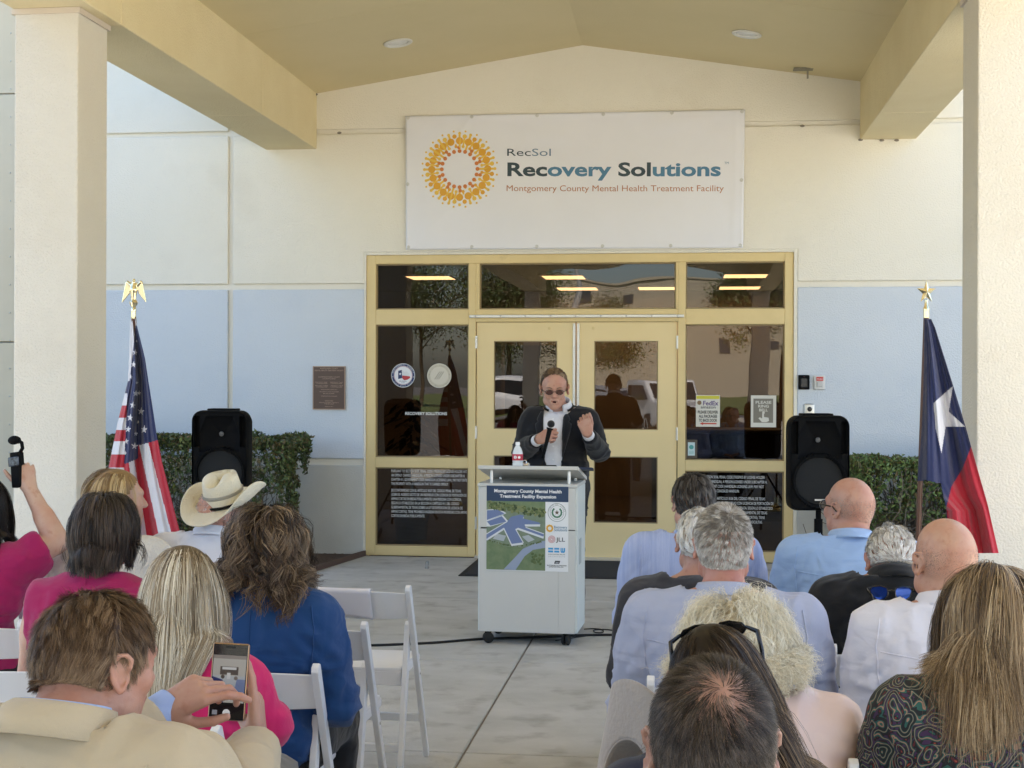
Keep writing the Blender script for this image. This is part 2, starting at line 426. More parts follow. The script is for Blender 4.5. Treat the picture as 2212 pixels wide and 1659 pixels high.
M_asph = mat('asphalt', (.16, .155, .15), .9, col2=(.13, .125, .12), nscale=3, bump=.3, bscale=80)
M_drive = mat('driveway_concrete', (.5, .47, .41), .85, col2=(.42, .39, .34), nscale=1.5, bump=.2, bscale=40)
M_steel = mat('brushed_steel', (.62, .61, .58), .35, metal=.9, bump=.05, bscale=50)
M_alu = mat('aluminium', (.70, .70, .68), .4, metal=.7)
M_gold = mat('polished_brass', (.86, .77, .50), .16, metal=1)
M_black = mat('black_plastic', (.005, .005, .0055), .75, spec=.12, bump=.15, bscale=200)
M_blackg = mat('black_grille', (.004, .004, .004), .6, bump=.8, bscale=300)
M_rubber = mat('black_rubber', (.008, .008, .008), .75)
M_white = mat('white_vinyl', (.85, .85, .87), .5)
M_wresin = mat('white_resin', (.80, .80, .81), .38, col2=(.77, .77, .77), nscale=5, bump=.05, bscale=60)
M_glass = glass_mat('dark_window_glass', (.42, .37, .31), 1.45)
M_dark = mat('dark_interior', (.10, .08, .06), .7)

# ground, driveway, lawn behind the camera
def plane(name, x0, y0, x1, y1, z, m, kind='structure', parent=None):
    mb = MB(); mb.prism([(x0, y0), (x1, y0), (x1, y1), (x0, y1)], z-.2, z, axis='z'); o = mb.build(name, m, parent); 
    if parent is None: tag(o, kind=kind)
    return o
plane('ground', -300, -300, 300, 300, -.03, M_asph)
plane('driveway', -5.6, -40, 60, 1.2, .0, M_drive); plane('low_bounce_ground', -60, -40, -5.6, 1.2, .0, M_asph)  # left strip: unseen asphalt added to weaken the bounce from that side
M_apr = mat('pale_bounce_concrete', (.66, .62, .53), .85, col2=(.60, .56, .47), nscale=1.5)
plane('bounce_tuned_apron', 2.9, 1.2, 40, 10.2, -.004, M_apr); plane('bounce_tuned_apron', -40, 1.2, -5.6, 8.2, -.004, M_asph)  # unseen aprons added: pale right one lifts the bounce, dark left one lowers it
M_lawn = mat('lawn', (.09, .13, .035), .95, col2=(.13, .16, .05), nscale=8, bump=.6, bscale=40)
plane('lawn', -90, -135, 90, -40, .06, M_lawn)
plane('side_lawn', 2.9, 10.2, 40, 13.0, -.012, M_lawn); plane('side_lawn', -40, 8.2, -5.6, 13.0, -.012, M_lawn)

# pavement of cast slabs with open joints
pav = MB().box((-5.6, 1.2, -.15), (2.9, 13.16, -.012)).build('pavement', M_joint); tag(pav, kind='structure')
ys = [1.2, 2.0, 4.15, 6.22, 8.29, 10.68, 13.15]; xs = [-5.6, -3.51, -.975, 1.57, 2.9]
bed = [(-3.1, 13.16), (-3.1, 12.0)]
for i in range(len(xs)-1):
    for j in range(len(ys)-1):
        g = .006; x0, x1, y0, y1 = xs[i]+g, xs[i+1]-g, ys[j]+g, ys[j+1]-g
        if i == 0 and j >= 4: 
            if y0 > 11: continue
            y1 = 11.3
        if i == 1 and j == 5:
            pts = [(x0, y0), (x1, y0), (x1, y1), (-3.02, y1), (-3.30, 11.3), (x0, 11.3)]
            mb = MB().prism(pts, -.06, 0, axis='z')
        elif i == 3 and j == 5:
            mb = MB().prism([(x0, y0), (x1, y0), (x1, 11.3), (1.49, 11.3), (1.59, y1), (x0, y1)], -.06, 0, axis='z')
        else: mb = MB().box((x0, y0, -.06), (x1, y1, 0), bev=.005)
        mb.build('slab', M_conc, pav)
tag(MB().prism([(-9, 11.31), (-3.31, 11.31), (-3.03, 13.17), (-9, 13.17)], -.1, .012, axis='z').build('planting_bed', M_soil), kind='structure')
tag(MB().prism([(1.50, 11.31), (9, 11.31), (9, 13.17), (1.60, 13.17)], -.1, .012, axis='z').build('planting_bed', M_soil), kind='structure')
M_edge = mat('rusty_edging', (.10, .06, .045), .8)
tag(MB().prism([(-3.315, 11.3), (-3.295, 11.3), (-3.01, 13.16), (-3.03, 13.16)], -.05, .05, axis='z').build('metal_edging', M_edge),
    'thin rusty metal edging along the mulch bed left of the entrance', 'edging')
# loose bark chips
V = []; F = []
for k in range(900):
    x = RNG.uniform(-5.5, -3.1); y = RNG.uniform(11.35, 13.1)
    if x > -3.34+(y-11.31)*.15: continue
    a = RNG.uniform(0, PI); l, w_ = RNG.uniform(.008, .025), RNG.uniform(.004, .01); ca, sa = math.cos(a), math.sin(a); z = .014+RNG.uniform(0, .012)
    b = len(V)
    for dx, dy, dz in ((-l, -w_, 0), (l, -w_, .004), (l, w_, .003), (-l, w_, .006)): V.append((x+dx*ca-dy*sa, y+dx*sa+dy*ca, z+dz))
    F.append((b, b+1, b+2, b+3))
tag(link('bark_chips', mesh_np('bark_chips', V, F, False), mat('bark', (.16, .10, .065), .9, col2=(.07, .045, .03), nscale=50)), kind='stuff')

# the building's wall: a backing with stucco panels standing proud, joints between them
bw = empty('building_wall', (-.97, YW, 0)); tag(bw, 'cream stucco building wall with pale blue band and grey base behind the podium', 'wall')
bwp = Vector((-.97, YW, 0))
def bpoly(name, pts, y0, y1, m):
    mb = MB().prism([(p[0]+.97, p[1]) for p in pts], y0-YW, y1-YW); return mb.build(name, m, bw)
OL, OR_, OT = at(786, 830, YW).x, at(1722, 830, YW).x, 2.885     # opening of the entrance
back = [(-14, -.1), (OL, -.1), (OL, OT), (OR_, OT), (OR_, -.1), (14, -.1), (14, 7.2), (-14, 7.2)]
bpoly('backing', back, YW+.034, YW+.28, mat('joint_stucco', (.80, .755, .65), .9, bump=.3, bscale=90))
VJ = -4.357; XR = [(-14, -9.1), (-9.05, VJ-.025), (VJ+.025, OL)]; XRR = [(OR_, 3.0), (3.05, 14)]
def panel(x0, x1, z0, z1, m, sliver=True):
    mb = MB().box((x0+.97, 0, z0), (x1+.97, .035, z1)); o = mb.build('wall_panel', m, bw)
    md = o.modifiers.new('b', 'BEVEL'); md.width = .010; md.segments = 3; return o
for (x0, x1) in XR+XRR:
    panel(x0, x1, -.08, .857, M_base); panel(x0, x1, .918, 2.536, M_blue)
    if x1 != OL and x0 != OR_: panel(x0, x1, 2.591, 4.02, M_wall)
    if not (x1 == OL or x0 == OR_): panel(x0, x1, 4.065, 7.19, M_wall)
o = bpoly('wall_panel', [(VJ+.025, 2.591), (OL, 2.591), (OL, OT), (OR_, OT), (OR_, 2.591), (3.0, 2.591), (3.0, 4.02), (VJ+.025, 4.02)], YW, YW+.035, M_wall)
md = o.modifiers.new('b', 'BEVEL'); md.width = .010; md.segments = 3
o = bpoly('wall_panel', [(VJ+.025, 4.065), (3.0, 4.065), (3.0, 7.19), (VJ+.025, 7.19)], YW, YW+.035, M_wall)
MB().box((-14+.97, -.06, 7.19), (14+.97, .3, 7.32)).build('coping', M_alu, bw)
# roof behind the wall and outer walls, so the lobby is dark
plane_roof = MB().box((-13.03, .28, 4.6), (14.97, 16, 4.8)).build('flat_roof', M_base, bw)

# wing of white panels beyond the left column
wg = empty('side_wing', (-8.55, 12.95, 0)); tag(wg, 'white metal panelled wing at the left edge behind the stucco column', 'building')
M_wp = mat('white_metal_panel', (.62, .54, .40), .7, col2=(.59, .51, .37), nscale=2, bump=.05, bscale=20)
for z0, z1 in ((0, 2.02), (2.03, 4.42), (4.43, 7.2)):
    MB().box((-3, 0, z0), (2.22, .2, z1), bev=.004).build('panel', M_wp, wg)
sm = MB()
sm.bm.free()
for k in range(26): MB().ball((2.07, -.002, .15+k*.27), .008, 6).build('screw', M_steel, wg)
MB().box((2.16, -.03, 0), (2.28, .0, 7.2)).build('corner_trim', M_wp, wg)

# canopy: gabled soffit, two side beams, front header, fascia
cn = empty('entrance_canopy', (-.967, YW, 0)); tag(cn, 'gabled cream canopy roof with heavy side beams over the audience', 'canopy')
CY0 = -9.5
def cbox(name, lo, hi, m): return MB().box((lo[0]+.967, lo[1]-YW, lo[2]), (hi[0]+.967, hi[1]-YW, hi[2])).build(name, m, cn)
zc, ze, zb = 4.807, 4.41, 3.88
for sgn in (-1, 1):                      # soffit boards, joints across
    xe = 2.543*sgn; seams = [YW, 10.9, 8.6, 6.3, 4.0, 1.7, -.6, -2.9, -5.2, -7.5, CY0]
    for a, b in zip(seams[:-1], seams[1:]):
        mb = MB(); mb.prism([(0, zc), (xe, ze), (xe, ze+.03), (0, zc+.03)], b-YW+.003, a-YW-.003); mb.build('soffit_board', M_ceil, cn)
    x_in, x_out = (-3.51, -4.01) if sgn < 0 else (1.575, 2.077)
    seams = [YW+.015, 11.45, 8.47] if sgn < 0 else [YW+.015, 11.9, 8.47]
    seams += [6.2, 3.9, 1.5, -1, -4, -7, CY0]
    for a, b in zip(seams[:-1], seams[1:]):
        mb = MB().box((min(x_in, x_out)+.967, b-YW+.003, zb), (max(x_in, x_out)+.967, a-YW-.003, ze+.12), bev=.006); mb.build('side_beam', M_beam, cn)
    MB().box((min(x_in, x_out)+.967+.02, CY0-YW, zb+.02), (max(x_in, x_out)+.967-.02, 0, ze+.1)).build('beam_core', M_joint, cn)
    o = MB().prism([(0, zc+.4), (xe*1.32, zc+.4-.156*2.543*1.32-.01), (xe*1.32, zc-.156*2.543*1.32+.12), (xe*1.18, zc-.156*2.543*1.32+.12), (xe*1.18, ze+.08), (0, zc+.05)] if sgn > 0 else
                   [(0, zc+.4), (xe*1.32, zc+.4-.156*2.543*1.32-.01), (xe*1.32, zc-.156*2.543*1.32+.12), (xe*1.18, zc-.156*2.543*1.32+.12), (xe*1.18, ze+.08), (0, zc+.05)], CY0-.5-YW, 0).build('roof_slab', M_beam, cn)

# gable trim along the wall top: small insect nests and chips along the joints
cr = MB()
for (px, py) in ((682, 204), (733, 287), (1733, 272), (1859, 302), (1905, 303), (1937, 303)):
    p = at(px, py, YW-.02); cr.ball((p.x+.967, p.y-YW, p.z), (.022, .012, .012), 8)
cr.build('mud_nests', M_joint, cn)['kind'] = 'stuff'
# recessed downlights
def soffit_hit(px, py):
    d = ray(px, py)
    for sgn in (-1, 1):              # z = zc - .156*|x+.967|
        t = (zc - CH + (-.156*sgn)*.967)/(d.z + .156*sgn*d.x)
        p = Vector((0, 0, CH))+d*t
        if (p.x+.967)*sgn >= 0 and t > 0: return p, sgn
for (px, py) in ((860, 91), (1613, 72)):
    p, sgn = soffit_hit(px, py); a = math.atan(.156)*sgn
    M = Matrix.Translation((p.x+.967, p.y-YW, p.z-.004)) @ Matrix.Rotation(a, 4, 'Y')
    MB().lathe([(.085, .0), (.125, .0), (.125, -.008), (.112, -.014), (.09, -.008), (.085, 0)], 28, M).build('downlight_ring', mat('light_trim', (.72, .70, .64), .4), cn, True)
    MB().lathe([(.0, .002), (.086, .002), (.07, -.004), (.0, -.009)], 28, M).build('downlight_lens', mat('frosted_lens', (.80, .79, .74), .3), cn, True)
p, sgn = soffit_hit(1738, 148)
M = Matrix.Translation((p.x+.967, p.y-YW, p.z))
fx = MB().box((-.10, -.05, -.012), (.10, .05, 0), M).box((.02, -.012, -.09), (.035, .012, -.012), M); fx.build('broken_fixture', mat('dull_fixture', (.3, .27, .2), .7), cn)

# columns
for (x0, x1, lab) in ((-4.0, -3.6, 'square cream stucco column beside the striped flag'), (1.595, 1.995, 'square cream stucco column beside the lone star flag')):
    c = empty('stucco_column', ((x0+x1)/2, 8.255, 0)); tag(c, lab, 'column'); c['kind'] = 'structure'
    MB().box((-.2, -.215, 0), (.2, .215, zb+.001), bev=.012, seg=3).build('shaft', M_col, c)
    MB().box((-.24, -.26, -.01), (.24, .26, .10), bev=.01).build('plinth', M_base, c)
    MB().box((-.215, -.23, zb-.035), (.215, .23, zb-.002)).build('cap', mat('cap_stucco', (.62, .54, .44), .9), c)
for (x0, x1, lab) in ((-4.0, -3.6, 'square cream stucco column behind the camera on the striped flag side'), (1.595, 1.995, 'square cream stucco column behind the camera on the lone star flag side')):
    c = empty('stucco_column', ((x0+x1)/2, -8.4, 0)); tag(c, lab, 'column'); c['kind'] = 'structure'
    MB().box((-.2, -.215, 0), (.2, .215, zb+.001), bev=.012, seg=3).build('shaft', M_col, c)

# ------------------------------------------------------------------ entrance frame, glass, doors
YF = YW+.02                                # front face of the frame
def X_(px, py=830): return at(px, py, YF).x
def Z_(px, py): return at(px, py, YF).z
ef = empty('door_surround', (0, YF, 0)); tag(ef, 'tan painted steel entrance frame with tinted sidelights and transoms', 'door frame')
XL, XRt = X_(791), X_(1714); ZT = 2.86
g0, g1 = X_(811), X_(1011.5); m0, m1 = X_(1016), X_(1027)
d0, dm, d1 = X_(1028), X_(1244), X_(1463); h0, h1 = X_(1480.5), X_(1694.5); c0, c1 = X_(1035), X_(1459)
zt0, zt1 = .5*(Z_(912, 667.5)+Z_(1590, 667.5)), .5*(Z_(912, 568.5)+Z_(1590, 566.3))   # transom glass
zm0, zm1 = .5*(Z_(912, 987.5)+Z_(1590, 996.5)), .5*(Z_(912, 701)+Z_(1590, 700.7))
zl0, zl1 = .5*(Z_(912, 1179)+Z_(1590, 1194)), .5*(Z_(912, 1009.5)+Z_(1590, 1019.5))
ZD = Z_(1244, 696)                         # head of the doors
def fr(name, x0, x1, z0, z1, y0=0., y1=.12, m=M_frame, parent=ef, bev=.004):
    return MB().box((x0, y0, z0), (x1, y1, z1), bev=bev).build(name, m, parent)
fr('jamb', XL, g0, 0, ZT); fr('jamb', h1, XRt, 0, ZT)
fr('head', g0, h1, zt1, ZT)
fr('mullion', g1, d0-.004, 0, zt1); fr('mullion', d1+.004, h0, 0, zt1)
fr('rail', g0, g1, zm1, zt0, .002); fr('rail', h0, h1, zm1, zt0, .002); fr('rail', d0-.004, d1+.004, ZD+.004, zt0, .002)
fr('rail', g0, g1, zl1, zm0, .002); fr('rail', h0, h1, zl1, zm0, .002)
fr('sill', g0, g1, 0, zl0, .002); fr('sill', h0, h1, 0, zl0, .002)
PANES = {}
def pane(x0, x1, z0, z1, key, y=.05):
    st = MB()                               # dark gasket and stop around the pane
    for a in ((x0, x0+.012, z0, z1), (x1-.012, x1, z0, z1), (x0+.012, x1-.012, z0, z0+.012), (x0+.012, x1-.012, z1-.012, z1)):
        st.box((a[0], .03, a[2]), (a[1], .07, a[3]))
    st.build('glazing_stop', mat('stop_paint', (.30, .22, .11), .6), ef)
    o = MB().box((x0+.012, y, z0+.012), (x1-.012, y+.006, z1-.012)).build('glass_pane', M_glass, ef); PANES[key] = (x0, x1, z0, z1, YF+y)
pane(g0, g1, zt0, zt1, 'tl'); pane(c0-.0, c1, zt0, zt1, 'tc'); pane(h0, h1, zt0, zt1, 'tr')
pane(g0, g1, zm0, zm1, 'ml'); pane(h0, h1, zm0, zm1, 'mr'); pane(g0, g1, zl0, zl1, 'll'); pane(h0, h1, zl0, zl1, 'lr')
fr('mullion_face', d0-.004, c0, zt0, zt1, .001); fr('mullion_face', c1, d1+.004, zt0, zt1, .001)
# weather strip above doors
ws = empty('weather_strip', ((d0+d1)/2, 0, ZD+.055)); ws.parent = ef
wv = MB().box((-(d1-d0)/2-.06, -.035, -.012), ((d1-d0)/2+.06, -.001, .014), bev=.003)
wv.build('drip_cap', M_alu, ws)
wv = MB()
for k in range(9): wv.ball((-(d1-d0)/2+.0+k*(d1-d0)/8, -.037, .002), .009, 8)
wv.build('rivets', M_steel, ws)
# stucco reveal lip around the frame
MB().box((OL+.97, .003, 0), (XL+.97-.001, .05, OT)).build('reveal', M_wall, bw)
MB().box((XRt+.97+.001, .003, 0), (OR_+.97, .05, OT)).build('reveal', M_wall, bw)
MB().box((XL+.97, .003, ZT+.001), (XRt+.97, .05, OT)).build('reveal', M_wall, bw)

def make_door(x0, x1, win, low, lab, hinge_left):
    w_ = x1-x0; d = empty('entrance_door', ((x0+x1)/2, YF+.02, .02)); tag(d, lab, 'door')
    cx = (x0+x1)/2; H = ZD-.02; mb = MB()
    wx0, wx1, wz0, wz1 = win[0]-cx, win[1]-cx, win[2]-.02, win[3]-.02; lz0, lz1 = low[0]-.02, low[1]-.02
    a, b = -w_/2+.004, w_/2-.004
    mb.box((a, 0, 0), (wx0, .045, H)); mb.box((wx1, 0, 0), (b, .045, H))
    mb.box((wx0, 0, wz1), (wx1, .045, H)); mb.box((wx0, 0, lz1), (wx1, .045, wz0)); mb.box((wx0, 0, 0), (wx1, .045, lz0))
    bmesh.ops.remove_doubles(mb.bm, verts=mb.bm.verts, dist=.0001)
    mb.build('door_leaf', M_door, d)
    for (z0, z1) in ((wz0, wz1), (lz0, lz1)):
        st = MB()
        for q in ((wx0, wx0+.009, z0, z1), (wx1-.009, wx1, z0, z1), (wx0+.009, wx1-.009, z0, z0+.009), (wx0+.009, wx1-.009, z1-.009, z1)):
            st.box((q[0], .008, q[2]), (q[1], .04, q[3]))
        st.build('glazing_stop', mat('stop_paint', (.30, .22, .11), .6), d)
        MB().box((wx0+.009, .02, z0+.009), (wx1-.009, .026, z1-.009)).build('glass_pane', M_glass, d)
    hx = a-.006 if hinge_left else b+.006
    for hz in (Z_(1025, 739), Z_(1025, 934), Z_(1025, 1130)):
        hb = MB()
        for k in range(5): hb.tube([(hx, -.012, hz-.02-.06+k*.024+.001), (hx, -.012, hz-.02-.06+k*.024+.022)], .009, 10)
        hb.box((hx-.014, -.008, hz-.08), (hx+.014, -.004, hz+.04)); hb.build('hinge', M_steel, d, True)
    sx = b-.012 if hinge_left else a+.012      # astragal strip with screws on the meeting edge
    MB().box((sx-.012, -.012, .02), (sx+.012, -.001, H-.01), bev=.002).build('astragal', M_alu, d)
    sc = MB()
    for k in range(14): sc.ball((sx, -.013, .1+k*.155), .005, 6)
    sc.build('screws', M_steel, d)
    lx = (wx0+wx1)/2*.0 + (wx1-.045 if hinge_left else wx0+.02)
    MB().lathe([(.014, 0), (.014, .004), (.006, .006)], 16, Matrix.Translation((lx-.03, -.0, H-.055)) @ Matrix.Rotation(R(90), 4, 'X')).build('sensor_button', M_frame, d, True)
    return d
zA0, zA1 = .5*(Z_(1135, 926.6)+Z_(1352, 929.5)), .5*(Z_(1135, 736.7)+Z_(1352, 736))
zB0, zB1 = Z_(1352, 1130.7), Z_(1352, 986.7)
make_door(d0, dm-.003, (X_(1066), X_(1203), zA0, zA1), (zB0, zB1), 'tan entrance door leaf hinged on the left, behind the water bottle', True)
make_door(dm+.003, d1, (X_(1283), X_(1421.3), zA0, zA1), (zB0, zB1), 'tan entrance door leaf hinged on the right, fully visible lower pane', False)
th = MB().prism([(-.08, 0), (-.06, .018), (.12, .022), (.12, 0)], d0, d1, axis='x'); o = th.build('threshold', M_alu, None, loc=(0, YF, .001)); tag(o, 'aluminium threshold strip under the double doors', 'threshold')
# ribbed floor mat
a = atz(992, 1243, 0); mt = empty('floor_mat', (0, 12.55, .001)); tag(mt, 'black ribbed rubber mat on the concrete before the doors', 'floor mat')
mx0, mx1, my0, my1 = a.x, atz(1395, 1250, 0).x, atz(1200, 1249, 0).y-12.55, 13.05-12.55
MB().box((mx0, my0, 0), (mx1, my1, .007)).build('mat_border', M_rubber, mt)
rb = MB(); nn = int((my1-my0-.08)/.022)
for k in range(nn): rb.box((mx0+.05, my0+.04+k*.022, .0065), (mx1-.05, my0+.04+k*.022+.012, .013))
tag(rb.build('mat_ribs', mat('mat_pile', (.035, .035, .036), .9), mt), kind='stuff')

# ------------------------------------------------------------------ lobby behind the glass
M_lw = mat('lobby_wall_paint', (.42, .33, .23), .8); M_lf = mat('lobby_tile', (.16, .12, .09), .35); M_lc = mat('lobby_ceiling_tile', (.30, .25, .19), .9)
LY0, LY1 = YW+.32, YW+7.5
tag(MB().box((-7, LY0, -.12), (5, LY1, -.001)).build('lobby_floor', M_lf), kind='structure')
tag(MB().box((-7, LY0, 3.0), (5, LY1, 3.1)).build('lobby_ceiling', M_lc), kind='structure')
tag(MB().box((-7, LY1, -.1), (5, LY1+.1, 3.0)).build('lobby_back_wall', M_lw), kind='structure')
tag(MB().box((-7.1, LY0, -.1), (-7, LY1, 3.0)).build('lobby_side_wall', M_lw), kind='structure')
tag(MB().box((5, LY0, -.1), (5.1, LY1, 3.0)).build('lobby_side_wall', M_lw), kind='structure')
lights = [((883, 978), 598, 'over the left sidelight'), ((1174, 1262), 597, 'upper one behind the centre transom'), ((1205, 1290), 622, 'lower one of the pair behind the centre transom'),
          ((1380, 1460), 621, 'at the right end of the centre transom'), ((1565, 1655), 594, 'upper one behind the right transom'), ((1555, 1640), 620, 'lower one behind the right transom')]
M_tube = mat('lit_diffuser', (1, .9, .7), .5, emit=((1, .72, .42), 2.6))
for (xa, xb), y, lab in lights:
    p = atz((xa+xb)/2, y, 2.995); w_ = (xb-xa)/FPX*p.y; o = empty('ceiling_light', (p.x, p.y, 2.985)); tag(o, 'lit amber lobby ceiling panel, '+lab, 'ceiling light', 'lit lobby ceiling panels')
    MB().box((-w_/2, -.3, -.004), (w_/2, .3, .002)).build('diffuser', M_tube, o)
    f = MB(); [f.box(a, b) for a, b in (((-w_/2-.03, -.33, -.006), (w_/2+.03, -.3, .013)), ((-w_/2-.03, .3, -.006), (w_/2+.03, .33, .013)), ((-w_/2-.03, -.3, -.006), (-w_/2, .3, .013)), ((w_/2, -.3, -.006), (w_/2+.03, .3, .013)))]
    f.build('light_frame', M_white, o)
# reception desk, inner door frame, potted plant
dk = empty('reception_desk', (1.0, 17.5, 0)); tag(dk, 'dark reception desk seen dimly through the right sidelight', 'desk')
MB().box((-1.4, -.35, 0), (1.4, .35, 1.05), bev=.01).build('desk_body', mat('dark_wood', (.10, .055, .03), .5), dk)
MB().box((-1.5, -.42, 1.05), (1.5, .42, 1.1), bev=.01).build('counter', mat('counter_top', (.3, .26, .2), .4), dk)
ofr = empty('inner_doorway', (-2.2, LY1-.02, 0)); tag(ofr, 'pale inner doorway on the lobby back wall behind the left sidelight', 'doorway')
MB().box((-.5, -.03, 0), (-.44, 0, 2.2)).box((.44, -.03, 0), (.5, 0, 2.2)).box((-.5, -.03, 2.2), (.5, 0, 2.26)).build('casing', mat('pale_trim', (.5, .42, .32), .6), ofr)
MB().box((-.44, -.02, 0), (.44, .0, 2.2)).build('door_slab', M_dark, ofr)
pl = empty('potted_plant', (at(905, 930, 15).x, 14.6, 0)); tag(pl, 'leafy potted plant standing inside behind the left sidelight', 'plant')
MB().lathe([(.0, 0), (.16, 0), (.2, .42), (.18, .42), (.17, .38), (0, .38)], 24).build('pot', mat('plant_pot', (.05, .04, .035), .4), pl, True)
MB().tube([(0, 0, .35), (.02, 0, .8), (-.01, 0, 1.1)], [.02, .016, .012], 8).build('stem', mat('plant_stem', (.09, .07, .03), .8), pl)
V = []; F = []
for k in range(170):
    a = RNG.uniform(0, 2*PI); z = RNG.uniform(.75, 1.45); r = RNG.uniform(.05, .32)*(1.25-abs(z-1.05)); l = RNG.uniform(.10, .2); c = Vector((r*math.cos(a), r*math.sin(a), z))
    d = Vector((math.cos(a), math.sin(a), -RNG.uniform(0, .9))).normalized(); s_ = d.cross(Vector((0, 0, 1))).normalized()*l*.22
    b = len(V); V += [c-d*l*.5, c+s_, c+d*l*.6, c-s_]; F.append((b, b+1, b+2, b+3))
lo_ = link('leaves', mesh_np('leaves', [tuple(v) for v in V], F, False), mat('plant_leaf', (.035, .06, .02), .45), pl); lo_['kind'] = 'stuff'

# ------------------------------------------------------------------ print on the glass
def glassfn(key):
    x0, x1, z0, z1, y = PANES[key]; return lambda x, z, l: Vector((x, y-YF-.002-l, z))
M_vin = mat('white_lettering', (.80, .79, .76), .6)
def pz(px, py, key): y = PANES[key][4]; p = at(px, py, y); return p.x, p.z
L1 = ["PURSUANT TO SECTION 30.07, PENAL CODE (TRESPASS BY LICENSE HOLDER WITH", "AN OPENLY CARRIED HANDGUN), A PERSON LICENSED UNDER SUBCHAPTER H,",
      "CHAPTER 411, GOVERNMENT CODE (HANDGUN LICENSING LAW), MAY NOT ENTER", "THIS PROPERTY WITH A HANDGUN THAT IS CARRIED OPENLY.", None,
      "DE CONFORMIDAD CON EL ARTÍCULO 30.07 DEL CÓDIGO PENAL DE TEXAS", "(SOBRE EL INGRESO ILÍCITO DE UN INDIVIDUO CON LICENCIA DE PORTACIÓN DE",
      "ARMAS CORTAS EXHIBIDAS PÚBLICAMENTE) UNA PERSONA CON LICENCIA,", "SEGÚN LO ESTABLECIDO EN LA SECCIÓN H, CAPÍTULO 411, DEL CÓDIGO",
      "GUBERNAMENTAL DE TEXAS (SOBRE LA LEY DE EXPEDICIÓN DE LICENCIA DE", "ARMAS CORTAS), TIENE PROHIBIDO INGRESAR EN ESTA PROPIEDAD CON ARMAS", "CORTAS EXHIBIDAS PÚBLICAMENTE."]
L2 = ["PURSUANT TO SECTION 30.06, PENAL CODE (TRESPASS BY LICENSE HOLDER", "WITH A CONCEALED HANDGUN), A PERSON LICENSED UNDER SUBCHAPTER H,",
      "CHAPTER 411, GOVERNMENT CODE (HANDGUN LICENSING LAW) MAY NOT", "ENTER THIS PROPERTY WITH A CONCEALED HANDGUN.", None,
      "DE CONFORMIDAD CON EL ARTÍCULO 30.06 DEL CÓDIGO PENAL DE TEXAS", "(SOBRE EL INGRESO ILÍCITO DE UN INDIVIDUO CON LICENCIA DE PORTACIÓN DE",
      "ARMAS CORTAS OCULTAS) UNA PERSONA CON LICENCIA, SEGÚN LO ESTABLECIDO", "EN LA SECCIÓN H, CAPÍTULO 411, DEL CÓDIGO GUBERNAMENTAL DE TEXAS", "(SOBRE LA LEY DE EXPEDICIÓN DE LICENCIA DE ARMAS CORTAS), TIENE", "PROHIBIDO INGRESAR EN ESTA PROPIEDAD CON ARMAS OCULTAS."]
WID1 = [387, 370, 387, 287, 0, 350, 378, 352, 340, 358, 380, 168]
def notice(key, lines, px0, py0, step, widths, gap):
    P = Print(glassfn(key)); y = py0; 
    for ln, wd in zip(lines, widths):
        if ln is None: y += gap; continue
        x, z = pz(px0, y, key); x2, _ = pz(px0+wd, y, key)
        P.text(ln, x, z, .037, M_vin, width=x2-x, bold=.0); y += step
    P.build('notice_lettering', ef)
notice('ll', L1, 845.5, 1020, 9.15, [w_*.4297 for w_ in WID1], 5)
notice('lr', L2, 1487, 1032.5, 10.0, [165, 170, 163, 110, 0, 166, 184, 182, 170, 165, 160], 6)
P = Print(glassfn('ml')); x, z = pz(875.5, 896, 'ml'); x2, _ = pz(965.5, 896, 'ml'); P.text('RECOVERY SOLUTIONS', x, z, .038, M_vin, width=x2-x, bold=.02)
P.build('name_lettering', ef)
# round county seal decal
M_navy = mat('decal_navy', (.02, .035, .12), .5); M_red = mat('decal_red', (.45, .03, .04), .5); M_pw = mat('decal_white', (.78, .78, .78), .5)
P = Print(glassfn('ml')); c = pz(871, 811, 'ml'); r = .115
P.disc(c, r, M_pw, 40, lift=.0002); P.ring(c, r*.78, r*.96, M_navy, 40, lift=.0006); P.ring(c, r*.735, r*.755, M_red, 40, lift=.0006)
P.arctext('MONTGOMERY COUNTY', c, r*.82, PI/2, r*.17, M_pw, lift=.001); P.arctext('Lone Star Flag', c, r*.94, -PI/2, r*.17, M_pw, inside=True, lift=.001)
P.star((c[0]-r*.87, c[1]-r*.12), r*.06, M_pw, lift=.001); P.star((c[0]+r*.87, c[1]-r*.12), r*.06, M_pw, lift=.001)
def tx(pts): return [(c[0]+a*r, c[1]+b*r) for a, b in pts]
P.poly(tx([(-.42, .38), (-.12, .46), (-.08, -.22), (-.42, -.30)]), M_navy, .001); P.star((c[0]-r*.25, c[1]+r*.12), r*.13, M_pw, lift=.0014)
P.poly(tx([(-.12, .46), (.08, .30), (.30, .34), (.50, .16), (.56, -.05), (-.08, .02)]), mat('decal_pale', (.7, .7, .7), .5), .001)
P.poly(tx([(-.08, 0), (.56, -.07), (.60, -.2), (.35, -.36), (.08, -.40), (-.08, -.22)]), M_red, .001)
P.text('Birthplace', c[0], c[1]-r*.52, r*.15, M_navy, 'CENTER', lift=.001); P.text('of the', c[0], c[1]-r*.64, r*.13, M_navy, 'CENTER', lift=.001)
P.build('county_seal_decal', ef)
